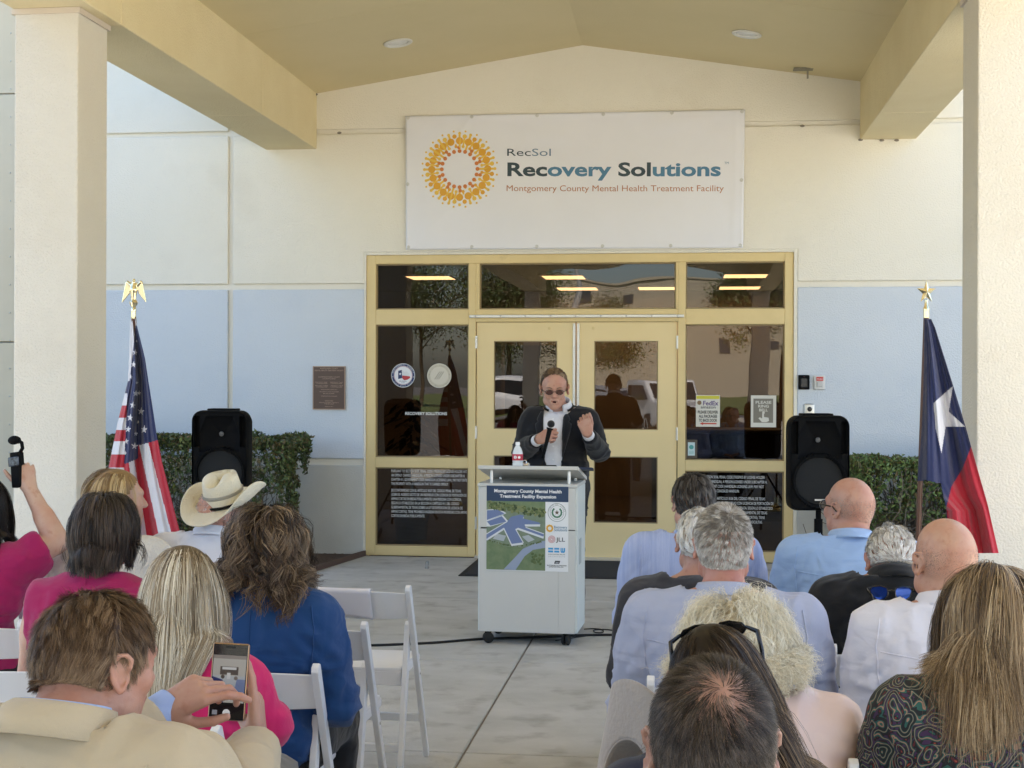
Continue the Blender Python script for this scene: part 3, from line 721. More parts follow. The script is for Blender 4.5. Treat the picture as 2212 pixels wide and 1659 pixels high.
# round gold approval decal
P = Print(glassfn('ml')); c = pz(949, 811.5, 'ml'); r = .116
M_g1 = mat('decal_gold', (.50, .46, .37), .35, metal=.3); M_g2 = mat('decal_gold_dark', (.22, .19, .14), .5); M_g3 = mat('decal_gold_light', (.68, .65, .57), .35, metal=.3)
P.disc(c, r, M_g3, 40, lift=.0002); P.disc(c, r*.97, M_g1, 40, lift=.0005); P.ring(c, r*.70, r*.72, M_g3, 40, lift=.0008); P.disc(c, r*.69, mat('decal_gold_mid', (.58, .54, .46), .3, metal=.3), 40, lift=.0006)
P.arctext('The Joint Commission', c, r*.78, PI/2, r*.155, M_g2, lift=.001); P.arctext('National Quality Approval', c, r*.90, -PI/2, r*.15, M_g2, inside=True, lift=.001)
for k in range(3): P.bar((c[0]-r*.38+k*r*.16, c[1]-r*.30), (c[0]+r*.05+k*r*.16, c[1]+r*.34), r*.05, M_g2, .001)
P.star((c[0]-r*.84, c[1]+r*.1), r*.06, M_g2, lift=.001); P.star((c[0]+r*.84, c[1]+r*.1), r*.06, M_g2, lift=.001)
P.build('gold_seal_decal', ef)
# paper notices taped inside the right sidelight
def paper(name, key, px0, py0, px1, py1, lab, draw):
    y = PANES[key][4]-.004; a = at(px0, py0, y); b = at(px1, py1, y); cx, cz = (a.x+b.x)/2, (a.z+b.z)/2; W, H = abs(b.x-a.x), abs(a.z-b.z)
    o = empty(name, (cx, y, cz)); tag(o, lab, 'sign')
    MB().box((-W/2, 0, -H/2), (W/2, .001, H/2)).build('sheet', mat('notice_paper', (.66, .63, .55), .7), o)
    P = Print(lambda x, z, l: Vector((x*W, -.0012-l, z*H))); draw(P, W, H); P.build('print', o); return o
M_ink = mat('print_ink', (.03, .03, .03), .6); M_ired = mat('print_red', (.5, .05, .03), .6)
def d1_(P, W, H):
    P.poly([(-.48, .38), (.48, .38), (.48, .48), (-.48, .48)], mat('print_yellow', (.6, .55, .05), .6)); P.disc((-.36, .26), .09, mat('print_brown', (.20, .12, .05), .6), ry=.07)
    P.text('FedEx', -.2, .18, .20, mat('print_purple', (.10, .05, .18), .6), width=.64, bold=.02); P.text('amazon', -.3, .08, .13, M_ink, width=.62, bold=.01)
    for k, t in enumerate(('PLEASE DELIVER', 'ALL PACKAGES', 'TO BACK DOOR')): P.text(t, 0, -.08-k*.13, .13, M_ink, 'CENTER', width=(.84, .76, .76)[k], bold=.03)
    P.poly([(-.34, -.40), (-.2, -.35), (-.2, -.38), (.36, -.38), (.36, -.42), (-.2, -.42), (-.2, -.45)], M_ired)
paper('delivery_notice', 'mr', 1503.5, 853.5, 1555, 922, 'paper delivery notice with yellow heading and red arrow on the right sidelight', d1_)
def d2_(P, W, H):
    M_gr = mat('print_taupe', (.20, .18, .14), .6)
    P.poly([(-.40, -.36), (.38, -.36), (.38, .40), (-.40, .40)], M_gr)
    M_pt = mat('notice_paper', (0, 0, 0))
    for k, t in enumerate(('PLEASE', 'RING', 'BELL')): P.text(t, 0, .24-k*.12, .12, M_pt, 'CENTER', width=(.62, .42, .34)[k], lift=.0003, bold=.02)
    P.disc((0, -.045), .05, M_pt, lift=.0003, ry=.04); P.poly([(-.05, -.07), (.02, -.07), (.02, -.18), (.2, -.2), (.22, -.3), (.12, -.34), (-.06, -.34), (-.2, -.22), (-.14, -.19), (-.05, -.23)], M_pt, .0003)
paper('ring_bell_sign', 'mr', 1622, 854, 1676.5, 923, 'taupe please ring bell sign with pointing hand on the right sidelight', d2_)
y = PANES['mr'][4]; a = at(1481, 950, YF+.02); b = at(1506, 990, YF+.02)
o = empty('framed_card', ((a.x+b.x)/2, YF+.045, (a.z+b.z)/2)); tag(o, 'small teal and white card in dark holder at the sidelight corner', 'card holder')
W, H = b.x-a.x, a.z-b.z
MB().box((-W/2, -.008, -H/2), (W/2, 0, H/2)).build('holder', M_dark, o); P = Print(lambda x, z, l: Vector((x*W, -.009-l, z*H)))
P.poly([(-.3, -.36), (.3, -.36), (.3, .36), (-.3, .36)], mat('card_pale', (.55, .68, .70), .5)); P.disc((0, .1), .2, mat('card_teal', (.08, .35, .33), .5), ry=.12, lift=.0004)
for k in range(3): P.bar((-.2, -.12-k*.07), (.2, -.12-k*.07), .02, mat('card_teal', (0, 0, 0)), .0004)
P.build('print', o)
# ------------------------------------------------------------------ banner
BY = YW-.012
bc = [at(876.4, 251, BY), at(1609, 237, BY), at(1605, 535.5, BY), at(877.6, 539.7, BY)]   # TL TR BR BL
bn = empty('hanging_banner', tuple(bc[3])); tag(bn, 'white vinyl banner with orange sunburst emblem and blue lettering over the doors', 'banner'); bo = bc[3].copy()
def bpt(u, v, lift=0.):                     # u 0..1 right, v 0..1 up
    top = bc[0].lerp(bc[1], u); bot = bc[3].lerp(bc[2], u); p = bot.lerp(top, v)
    w_ = .010*math.sin(u*5.2+v*2.5) + .006*math.sin(u*15.7+v*8)*(abs(v-.5)*2) + .007*math.exp(-((v-.86-.05*math.sin(u*9))/.05)**2)*math.sin(u*18)
    d = (u*2.4-.0)-(v*1.1); w_ += .010*math.exp(-((u*2.2-v*1.0)/.05)**2)*max(0, 1-v*1.2)
    w_ += .009*math.exp(-((u-.20-(v-1)*.25)/.012)**2)*max(0, v*2-1)
    w_ += .009*math.exp(-((u-.975)/.008)**2)
    e = min(u, 1-u, v, 1-v); w_ *= min(1, e*14+.15)
    p.y -= max(w_, -.008)+.012+lift; return p-bo
nx, ny = 150, 70; V = [bpt(i/nx, j/ny) for j in range(ny+1) for i in range(nx+1)]
F = [(j*(nx+1)+i, j*(nx+1)+i+1, (j+1)*(nx+1)+i+1, (j+1)*(nx+1)+i) for j in range(ny) for i in range(nx)]
sh = link('vinyl_sheet', mesh_np('vinyl_sheet', [tuple(v) for v in V], F), mat('banner_vinyl', (.80, .79, .81), .55, col2=(.78, .77, .79), nscale=2), bn)
so_ = sh.modifiers.new('s', 'SOLIDIFY'); so_.thickness = .002; so_.offset = -1
BWm, BHm = (bc[1]-bc[0]).length, (bc[0]-bc[3]).length
fnb = lambda x, y, l: bpt(x/BWm, y/BHm, .0015+l)
def bxy(cx, cy):                            # crop pixels of the banner -> metres on it
    px, py = 768+cx*.4216, 54.9+cy*.4216; p = at(px, py, BY); u = (p.x-bc[3].x)/(bc[2].x-bc[3].x)
    zb_ = bc[3].z+(bc[2].z-bc[3].z)*u; zt_ = bc[0].z+(bc[1].z-bc[0].z)*u; return u*BWm, (p.z-zb_)/(zt_-zb_)*BHm
M_o1 = mat('ink_amber', (.72, .36, .03), .5); M_o2 = mat('ink_yellow', (.78, .50, .07), .5); M_o3 = mat('ink_rust', (.60, .19, .04), .5)
M_n1 = mat('ink_slate', (.035, .06, .075), .5); M_n2 = mat('ink_blue', (.08, .21, .33), .5); M_n3 = mat('ink_copper', (.46, .19, .09), .5); M_n4 = mat('ink_steel', (.14, .22, .31), .5)
P = Print(fnb); c = bxy(537, 738); e = bxy(735, 738); RO = e[0]-c[0]
for k in range(20):
    a = 2*PI*k/20; ca, sa = math.cos(a), math.sin(a); q = lambda r, da=0: (c[0]+RO*r*math.cos(a+da), c[1]+RO*r*math.sin(a+da))
    P.bar(q(.44), q(.92), RO*.055, M_o2, .0002); P.disc(q(.72), RO*.095, M_o1, 14, lift=.0006); P.disc(q(.46), RO*.052, M_o3, 10, lift=.0006); P.disc(q(.91), RO*.04, M_o2, 8, lift=.0006)
    d = PI/20; P.bar(q(.60, d), q(.84, d), RO*.045, M_o2, .0003); P.disc(q(.58, d), RO*.042, M_o1 if k % 2 else M_o2, 10, lift=.0006)
    P.disc(q(.84, d), RO*.058, M_o1 if k % 2 else M_o2, 10, lift=.0006); P.disc(q(.97, d), RO*.028, M_o2, 8, lift=.0006)
    if k % 2: P.disc(q(.55, d*.2), RO*.045, M_o3, 10, lift=.0009)
P.build('sunburst_emblem', bn)
P = Print(fnb)
def line(parts, x0, x1, ybase, size, bold):
    a = bxy(x0, ybase); b = bxy(x1, ybase); full = ''.join(t for t, _ in parts); vs, fs = text_geo(full, size, bold=bold)
    xm0 = min(v[0] for v in vs); xm1 = max(v[0] for v in vs); s_ = (b[0]-a[0])/(xm1-xm0); done = ''
    for t, mm in parts:
        ofs = 0
        if done:
            va, _ = text_geo(done+'|', size, bold=bold); vb, _ = text_geo('|', size, bold=bold); ofs = max(v[0] for v in va)-max(v[0] for v in vb)
        vt, ft = text_geo(t, size, bold=bold)
        P.add([(a[0]+(v[0]+ofs-xm0)*s_, a[1]+(b[1]-a[1])*((v[0]+ofs-xm0)/(xm1-xm0))+v[1]) for v in vt], ft, mm); done += t
line([('Rec', M_n1), ('Sol', M_n4)], 779, 1001, 669, .098, 0)
P.build('banner_lettering', bn); P = Print(fnb)
line([('Rec', M_n1), ('overy ', M_n2), ('Sol', M_n1), ('utions', M_n2)], 780, 1868, 771, .175, .028)
P.build('banner_lettering', bn); P = Print(fnb)
line([('Montgomery County Mental Health Treatment Facility', M_n3)], 776, 1884, 850, .080, 0)
a = bxy(1886, 712); P.text('TM', a[0], a[1], .03, M_n2)
P.build('banner_lettering', bn)
gr = []
for u in (0.008, .2, .395, .59, .79, .992): gr += [(u, .985), (u, .018)]
gr += [(.006, .49), (.993, .49)]
for u, v in gr:
    p = bpt(u, v); M = Matrix.Translation((p.x, p.y-.001, p.z)) @ Matrix.Rotation(R(90), 4, 'X')
    MB().lathe([(.005, 0), (.016, 0), (.017, .003), (.013, .005), (.006, .003), (.005, 0)], 16, M).ball((p.x, p.y-.003, p.z), (.006, .004, .006), 8).build('grommet', M_steel, bn, True)

# ------------------------------------------------------------------ bronze plaque, door devices
a, b = at(676.5, 791, YW), at(746.5, 885, YW); o = empty('bronze_plaque', ((a.x+b.x)/2, YW, (a.z+b.z)/2)); tag(o, 'brown bronze dedication plaque with raised text on the pale blue wall', 'plaque')
W, H = b.x-a.x, a.z-b.z; M_brz = mat('bronze', (.10, .065, .05), .45, metal=.5, bump=.2, bscale=200); M_brz2 = mat('bronze_raised', (.36, .25, .18), .4, metal=.5)
MB().box((-W/2, -.012, -H/2), (W/2, 0, H/2), bev=.003).build('plate', M_brz, o)
rm = MB(); [rm.box(*q) for q in (((-W/2, -.016, -H/2), (-W/2+.008, -.011, H/2)), ((W/2-.008, -.016, -H/2), (W/2, -.011, H/2)), ((-W/2+.008, -.016, -H/2), (W/2-.008, -.011, -H/2+.008)), ((-W/2+.008, -.016, H/2-.008), (W/2-.008, -.011, H/2)))]
rm.build('rim', M_brz2, o)
P = Print(lambda x, z, l: Vector((x*W, -.0125-l, z*H)))
rows = [(.43, 'MONTGOMERY COUNTY', .55, .05), (.385, 'MENTAL HEALTH TREATMENT FACILITY', .88, .045), (.24, 'COMMISSIONERS COURT', .66, .035), (.20, 'COUNTY JUDGE', .4, .035), (.12, 'PRECINCT ONE      PRECINCT TWO', .86, .03), (.09, 'COMMISSIONER       COMMISSIONER', .80, .028),
        (.04, 'PRECINCT THREE      PRECINCT FOUR', .86, .03), (.01, 'COMMISSIONER       COMMISSIONER', .80, .028), (-.05, 'ADDITIONAL OFFICIALS', .5, .03), (-.1, 'ARCHITECT AND ENGINEER', .6, .03), (-.14, 'BUILDER', .35, .03), (-.2, 'CONSTRUCTION MANAGER', .5, .03), (-.31, 'DEDICATED', .25, .035), (-.35, 'MONTGOMERY COUNTY', .6, .03), (-.38, 'TEXAS', .3, .03), (-.44, 'MARCH 2011', .25, .03)]
for z, t, wd, s_ in rows: P.text(t, 0, z, s_, M_brz2, 'CENTER', width=wd)
P.build('raised_text', o)
def dev(name, px0, py0, px1, py1, lab, cat, dep, m):
    a, b = at(px0, py0, YW), at(px1, py1, YW); o = empty(name, ((a.x+b.x)/2, YW, (a.z+b.z)/2)); tag(o, lab, cat); W, H = b.x-a.x, a.z-b.z
    MB().box((-W/2, -dep, -H/2), (W/2, 0, H/2), bev=.012, seg=3).build('housing', m, o, True); return o, W, H
o, W, H = dev('card_reader', 1724, 810, 1748.5, 841.5, 'black rounded card reader on the wall beside the right sidelight', 'card reader', .03, M_black)
MB().box((-W*.3, -.033, -H*.36), (W*.3, -.0295, H*.3), bev=.006).build('reader_face', mat('reader_face', (.03, .03, .032), .25), o)
MB().ball((0, -.033, H*.38), .0035, 8).build('led', mat('dim_led', (.2, .03, .03), .3), o)
o, W, H = dev('emergency_button', 1758, 811, 1782.5, 842, 'white emergency button under clear cover with red strip on the wall', 'button', .028, mat('device_white', (.66, .65, .62), .35))
MB().box((-W*.3, -.036, H*.12), (W*.3, -.027, H*.4)).build('red_strip', mat('device_red', (.55, .05, .04), .4), o)
MB().box((-W*.26, -.042, -H*.3), (W*.26, -.027, H*.08), bev=.004).build('button', mat('device_grey', (.5, .49, .47), .4), o)
P = Print(lambda x, z, l: Vector((x*W, -.0365-l, z*H))); P.text('PUSH', 0, .2, .14, M_pw, 'CENTER', width=.45); P.build('print', o)
o, W, H = dev('door_intercom', 1737, 872, 1760, 914, 'brushed steel door intercom above the right loudspeaker', 'intercom', .02, M_steel)
MB().lathe([(.0, 0), (.02, 0), (.022, .006), (.012, .01), (0, .009)], 20, Matrix.Translation((0, -.019, H*.22)) @ Matrix.Rotation(R(90), 4, 'X')).build('camera_eye', mat('lens_dark', (.02, .02, .025), .1), o, True)
gb = MB(); [gb.box((-.02, -.022, -.01-k*.012), (.02, -.0195, -.005-k*.012)) for k in range(5)]; gb.build('speaker_slots', M_dark, o)
# small floor peg before the left sidelight
p = atz(922.5, 1228, 0); o = empty('floor_peg', (p.x, p.y, 0)); tag(o, 'short grey steel peg standing on the concrete left of the podium', 'peg')
MB().lathe([(.0, 0), (.018, 0), (.02, .01), (.014, .02), (.016, .05), (.013, .068), (0, .07)], 14).build('peg', mat('peg_steel', (.3, .29, .27), .5, metal=.5), o, True)

# ------------------------------------------------------------------ hedges
def hedge(lab, x0, x1, y0, y1, z0, z1, n, mleaf, bare, seed, taper=0.):
    rg = np.random.RandomState(seed); o = empty('clipped_hedge', ((x0+x1)/2, (y0+y1)/2, 0)); tag(o, lab, 'hedge'); cx, cy = (x0+x1)/2, (y0+y1)/2
    # leaves: small folded quads, most near the shell
    P = np.stack([rg.uniform(x0, x1, n), rg.uniform(y0, y1, n), rg.uniform(z0, z1, n)], 1)
    face = rg.randint(0, 5, n); jit = np.abs(rg.normal(0, .05, n))
    P[face == 0, 1] = y0+jit[face == 0]; P[face == 1, 1] = y0+jit[face == 1]*1.8; P[face == 2, 2] = z1-jit[face == 2]; P[face == 3, 0] = x1-jit[face == 3]; P[face == 4, 0] = x0+jit[face == 4]
    wob = fbm(P, 2.2, seed)*.05; P[:, 1] -= wob; P[:, 2] += wob*.8+noise(P, 9, seed)*.02
    den = fbm(P, 3.5, seed+5)+.35*((P[:, 2]-z0)/(z1-z0)-.5)*2; keep = den > (-.35+bare*.75-bare*1.0*(P[:, 2] > z1-.14)); P = P[keep]; n = len(P)
    P[:, 0] += (P[:, 2]-z1)*taper*np.clip((P[:, 0]-cx)/(x1-cx), 0, 1)
    d = rg.normal(0, 1, (n, 3)); d[:, 1] -= .5; d[:, 2] += .5; d /= np.linalg.norm(d, axis=1, keepdims=True)
    s_ = np.cross(d, rg.normal(0, 1, (n, 3))); s_ /= np.linalg.norm(s_, axis=1, keepdims=True); l = rg.uniform(.014, .03, (n, 1)); nn = np.cross(d, s_)
    V = np.stack([P-d*l, P+s_*l*.5+nn*l*.25, P+d*l*1.1, P-s_*l*.5+nn*l*.25], 1).reshape(-1, 3)-np.array([cx, cy, 0]); F = np.arange(4*n).reshape(-1, 4)
    me = mesh_np('foliage', V, F, False); lo = link('foliage', me, mleaf, o); lo['kind'] = 'stuff'
    mi = (rg.rand(n)*3).astype(np.int32)
    tw = MB()
    for k in range(int((260 if bare > .3 else 120)*(x1-x0))):
        a = Vector((rg.uniform(x0+.08, x1-.1)-cx, rg.uniform(y0+.08, y1-.2)-cy, rg.uniform(0, .4))); pts = [a]; dd = Vector((rg.normal(0, .35), rg.normal(0, .25), 1)).normalized()
        for q in range(5):
            dd = (dd+Vector(rg.normal(0, .35, 3))).normalized(); dd.z = abs(dd.z); a = a+dd*rg.uniform(.1, .2)
            if a.z > z1-.03 or a.x > x1-cx-.05-(z1-a.z)*taper: break
            pts.append(a.copy())
        if len(pts) > 2: tw.tube(pts, [.007*(1-.7*i/len(pts)) for i in range(len(pts))], 4, caps=False)
    t = tw.build('twigs', mat('twig_bark', (.23, .19, .145), .9, col2=(.14, .11, .08), nscale=30), o); t['kind'] = 'stuff'
    for k in range(max(3, int((x1-x0)*1.6))):
        xx = x0+(k+.5)*(x1-x0)/max(3, int((x1-x0)*1.6))-cx
        MB().tube([(xx, 0, 0), (xx+rg.normal(0, .03), .02, .25), (xx+rg.normal(0, .06), 0, .6)], [.022, .017, .01], 7).build('stem', mat('twig_bark', (0, 0, 0)), o)
def leafmat(name, a, b):
    if name in MATS: return MATS[name]
    m = mat(name, a, .5, spec=.4); N = m.node_tree.nodes; L = m.node_tree.links; g = N.new('ShaderNodeNewGeometry'); cr = N.new('ShaderNodeValToRGB'); e = cr.color_ramp.elements
    e[0].color = (a[0]*.55, a[1]*.55, a[2]*.55, 1); e[1].color = (b[0]*1.5, b[1]*1.35, b[2]*1.1, 1); k = e.new(.45); k.color = (*a, 1); k = e.new(.85); k.color = (*b, 1); k = e.new(.04); k.color = (.16, .11, .05, 1)
    L.new(g.outputs['Random Per Island'], cr.inputs[0]); L.new(cr.outputs[0], N['Principled BSDF'].inputs['Base Color']); return m
hedge('long clipped dark green hedge against the pale blue wall behind the left loudspeaker', -5.6, -3.47, 12.15, 12.95, .12, 1.14, 30000, leafmat('leaf_dark', (.055, .085, .026), (.13, .17, .06)), .12, 3, .12)
hedge('sparse twiggy hedge with fresh leafy top beside the right loudspeaker', 1.45, 4.3, 12.2, 12.95, .12, .99, 40000, leafmat('leaf_fresh', (.09, .14, .04), (.17, .25, .08)), .58, 4)

# ------------------------------------------------------------------ things mirrored in the glass, behind the camera
bd = empty('office_building', (0, -140, 0)); tag(bd, 'plain tan office building with small square windows mirrored in the glass', 'building')
M_tan = mat('tan_render', (.50, .44, .34), .9, col2=(.46, .40, .31), nscale=.1)
MB().box((-17, -30, 0), (80, 0, 13.6)).build('wall', M_tan, bd)
for k in range(16):
    for z in (5.4, 10.6):
        f = MB().box((-14+k*5.8+(z > 8)*1.2, -.02, z), (-12.7+k*5.8+(z > 8)*1.2, .05, z+1.5)).build('window', mat('far_frame', (.10, .09, .08), .6), bd)
        MB().box((-13.9+k*5.8+(z > 8)*1.2, .05, z+.1), (-12.8+k*5.8+(z > 8)*1.2, .06, z+1.4)).build('pane', mat('far_glass', (.05, .07, .09), .1), f)
MB().box((-17.2, -30.2, 13.6), (80.2, .2, 13.9)).build('coping', M_tan, bd)
M_dr = leafmat('far_leaf', (.06, .09, .03), (.12, .16, .05)); M_tr = mat('far_bark', (.12, .09, .06), .9)
def tree(x, y, h, r, n, lab, seed):
    n = int(n*1.4)
    rg = np.random.RandomState(seed); o = empty('street_tree', (x, y, 0)); tag(o, lab, 'tree', None)
    tb = MB().tube([(0, 0, 0), (.05, 0, h*.3), (-.05, .05, h*.6), (.05, 0, h*.85)], [.16, .12, .08, .03], 8)
    for k in range(9):
        a = rg.uniform(0, 2*PI); z = h*rg.uniform(.35, .7); tb.tube([(0, 0, z), (math.cos(a)*r*.5, math.sin(a)*r*.5, z+h*.12), (math.cos(a)*r*.85, math.sin(a)*r*.85, z+h*.2)], [.06, .035, .015], 6)
    tb.build('trunk', M_tr, o)
    C = rg.normal(0, 1, (26, 3)); C /= np.linalg.norm(C, axis=1, keepdims=True); C = C*rg.uniform(.3, .9, (26, 1))*np.array([r, r, h*.33])+np.array([0, 0, h*.68])
    P = C[rg.randint(0, 26, n)]+rg.normal(0, r*.16, (n, 3)); d = rg.normal(0, 1, (n, 3)); d /= np.linalg.norm(d, axis=1, keepdims=True); s_ = np.cross(d, rg.normal(0, 1, (n, 3))); s_ /= np.linalg.norm(s_, axis=1, keepdims=True)
    l = rg.uniform(.045, .085, (n, 1)); V = np.stack([P-d*l, P+s_*l*.5, P+d*l, P-s_*l*.5], 1).reshape(-1, 3)
    q = link('crown', mesh_np('crown', V, np.arange(4*n).reshape(-1, 4), False), M_dr, o); q['kind'] = 'stuff'
tree(-14.5, -50, 9, 4.2, 14000, 'broad leafy tree mirrored at the edge of the left sidelight', 1)
tree(-9.0, -46, 8.5, 4.0, 24000, 'leafy tree mirrored behind the white off-roader in the left door pane', 2)
tree(-5.2, -52, 6.0, 3.4, 12000, 'low bushy tree mirrored at the right edge of the left door pane', 5)
tree(2.9, -34, 8.2, 1.9, 7000, 'slim street tree mirrored in the right sidelight', 3)
lp = empty('lamp_post', (-4.6, -33, 0)); tag(lp, 'tall pale lamp post mirrored in the centre transom', 'lamp post')
MB().tube([(0, 0, 0), (0, 0, 11)], [.13, .08], 10).build('post', mat('galvanised', (.5, .5, .48), .5, metal=.4), lp); MB().box((-.6, -.12, 10.9), (.6, .12, 11.05)).build('lamp_head', M_alu, lp)
# parked vehicles
def vehicle(lab, x, y, rz, paint, L_=4.6, W=1.85, H=1.75, suv=True):
    o = empty('parked_car', (x, y, 0), rz); tag(o, lab, 'car')
    if suv: side = [(-L_/2, .45), (-L_/2, 1.0), (-L_/2+.12, 1.15), (-L_/2+.35, H-.08), (-L_/2+.6, H), (L_*.10, H), (L_*.24, 1.12), (L_*.46, 1.0), (L_/2, .85), (L_/2, .42), (L_*.36, .32), (-L_*.36, .32)]
    else: side = [(-L_/2, .45), (-L_/2, .9), (-L_*.36, 1.0), (-L_*.24, H-.05), (-L_*.1, H), (L_*.08, H), (L_*.22, 1.0), (L_*.45, .88), (L_/2, .7), (L_/2, .4), (L_*.36, .3), (-L_*.36, .3)]
    mb = MB().prism(side, -W/2, W/2)
    for v in mb.bm.verts:
        if v.co.z > 1.05: v.co.y *= .84
        if abs(v.co.x) > L_*.44: v.co.y *= .92
    b = mb.build('body', mat('paint_'+paint, {'white': (.75, .75, .76), 'silver': (.45, .46, .47), 'dark': (.03, .03, .035)}[paint], .25, coat=.6, metal=.3 if paint == 'silver' else 0), o)
    md = b.modifiers.new('b', 'BEVEL'); md.width = .07; md.segments = 4; md.limit_method = 'ANGLE'
    b.data.polygons.foreach_set('use_smooth', np.ones(len(b.data.polygons), dtype=bool))
    G = mat('car_glass', (.02, .025, .03), .06); yw = W/2*.86
    for s_ in (-1, 1):
        g = MB().prism([(-L_*.34, 1.15), (-L_*.30, H-.14), (L_*.07, H-.14), (L_*.17, 1.15)], s_*yw-.03 if s_ > 0 else -yw-.045, s_*yw+.045 if s_ > 0 else -yw+.03); g.build('side_window', G, o)
    MB().box((-L_/2+.11, -W*.36, 1.16), (-L_/2+.16, W*.36, H-.2), Matrix.Rotation(R(0), 4, 'Y')).build('rear_window', G, o)
    wz = MB().prism([(L_*.115, H-.1), (L_*.22, 1.17), (L_*.235, 1.19), (L_*.13, H-.07)], -W*.37, W*.37); wz.build('windscreen', G, o)
    for sx in (-.31, .32):
        for sy in (-1, 1):
            wq = MB().lathe([(.2, -.1), (.33, -.1), (.34, -.06), (.34, .06), (.33, .1), (.2, .1)], 20, Matrix.Translation((L_*sx, sy*(W/2-.1), .34)) @ Matrix.Rotation(R(90), 4, 'X')).build('tyre', M_rubber, o, True)
            MB().lathe([(0, -.09), (.2, -.105), (.2, .105), (0, .09)], 16, Matrix.Translation((L_*sx, sy*(W/2-.1), .34)) @ Matrix.Rotation(R(90), 4, 'X')).build('rim', M_alu, wq)
    for sy in (-1, 1):
        MB().box((L_/2-.12, sy*W*.33-.14, .66), (L_/2+.005, sy*W*.33+.14, .82), bev=.02).build('headlight', mat('lamp_lens', (.8, .8, .8), .1), o)
        MB().box((-L_/2-.01, sy*W*.40-.06, .75), (-L_/2+.1, sy*W*.40+.06, 1.05), bev=.02).build('tail_light', mat('tail_lens', (.35, .02, .02), .2), o)
    MB().box((-L_/2-.03, -W*.46, .36), (-L_/2+.1, W*.46, .58), bev=.03).build('bumper', M_black, o); MB().box((L_/2-.1, -W*.46, .36), (L_/2+.04, W*.46, .56), bev=.03).build('bumper', M_black, o)
vehicle('white boxy off-roader mirrored in the left door pane', -7.45, -31.5, R(-105), 'white', 4.6, 1.85, 1.85)
vehicle('silver saloon car mirrored in the right door pane', -2.3, -25.5, R(60), 'silver', 4.7, 1.8, 1.45, False)
vehicle('white estate car mirrored low in the right door pane', -.6, -17.5, R(75), 'white', 4.8, 1.9, 1.7)
vehicle('dark saloon car parked beyond the slim street tree', 5.5, -37, R(90), 'dark', 4.7, 1.8, 1.45, False)
# ------------------------------------------------------------------ podium
pf = at(1033.4, 1365, 9.0); z_ = 0
def depthpt(px, py, Zw): return atz(px, py, Zw)
PL = atz(1033.4, 1365.5, .075); PR = atz(1242.6, 1368, .075)
pyaw = math.atan2(PR.y-PL.y, PR.x-PL.x); pyaw = R(-2.6)
PW, PD, PH0, PH1 = (PR-PL).length, .43, .075, .992
POD = empty('mobile_podium', ((PL.x+PR.x)/2, (PL.y+PR.y)/2, 0), pyaw); tag(POD, 'grey rolling podium with project poster standing on the concrete', 'podium')
M_pg = mat('podium_laminate', (.60, .59, .555), .45, col2=(.58, .57, .535), nscale=2); M_pe = mat('podium_edge', (.66, .70, .68), .4)
h = PW/2
MB().box((-h, .0, .735), (h-.105, .02, PH1-.002), bev=.002).build('upper_front', M_pg, POD); MB().box((-h, .0, PH0), (h-.105, .02, .725), bev=.002).build('lower_front', M_pg, POD)
MB().box((h-.10, .0, PH0), (h, .02, PH1-.002), bev=.002).build('corner_post', M_pg, POD) if False else None
MB().box((h-.105, .0, .728), (h, .02, PH1-.002), bev=.002).build('upper_front', M_pg, POD); MB().box((h-.105, 0, PH0), (h, .02, .722), bev=.002).build('lower_front', M_pg, POD)
MB().box((-h+.004, .021, PH0+.005), (h-.004, PD, PH1-.003)).build('carcass', M_dark, POD)
MB().box((h-.004, .0205, PH0), (h+.012, PD, PH1-.001), bev=.002).build('side_panel', M_pe, POD); MB().box((-h-.012, .0205, PH0), (-h+.004, PD, PH1-.001), bev=.002).build('side_panel', M_pe, POD)
MB().box((-h-.012, -.004, PH1), (h+.014, PD+.005, PH1+.022), bev=.004).build('cabinet_top', M_pg, POD)
MB().box((h+.012, .1, .50), (h+.015, .2, .66)).build('vent_plate', mat('vent_plate', (.38, .42, .42), .5), POD)
# tilted reading shelf on four posts
zn, zf = 1.128, 1.035
sh = MB().prism([(-.03, zn-.022), (-.03, zn), (PD+.02, zf), (PD+.02, zf-.022)], -h-.005, h+.02, axis='x'); sh.build('reading_shelf', M_pg, POD)
for sx in (-h+.07, h-.045):
    for yy in (.04, PD-.06):
        zt_ = zn+(zf-zn)*(yy+.03)/(PD+.05)-.022
        MB().tube([(sx, yy, PH1+.02), (sx, yy, zt_)], .011, 14).build('shelf_post', M_alu, POD, True)
for (sx, yy, a) in ((-h+.055, .02, 20), (h-.06, .03, 75), (-h+.06, PD-.07, 10), (h-.06, PD-.07, 60)):
    c = empty('caster', (sx, yy, 0)); c.parent = POD; c.rotation_euler = (0, 0, R(a))
    for s_ in (-1, 1): MB().lathe([(0, -.009), (.028, -.009), (.034, -.004), (.034, .006), (.028, .01), (0, .01)], 22, Matrix.Translation((s_*.0, s_*.014, .035)) @ Matrix.Rotation(R(90), 4, 'X')).build('wheel', M_rubber, c, True)
    MB().box((-.02, -.004, .03), (.02, .004, .075)).tube([(0, 0, .05), (0, 0, .08)], .012, 10).build('fork', M_black, c)
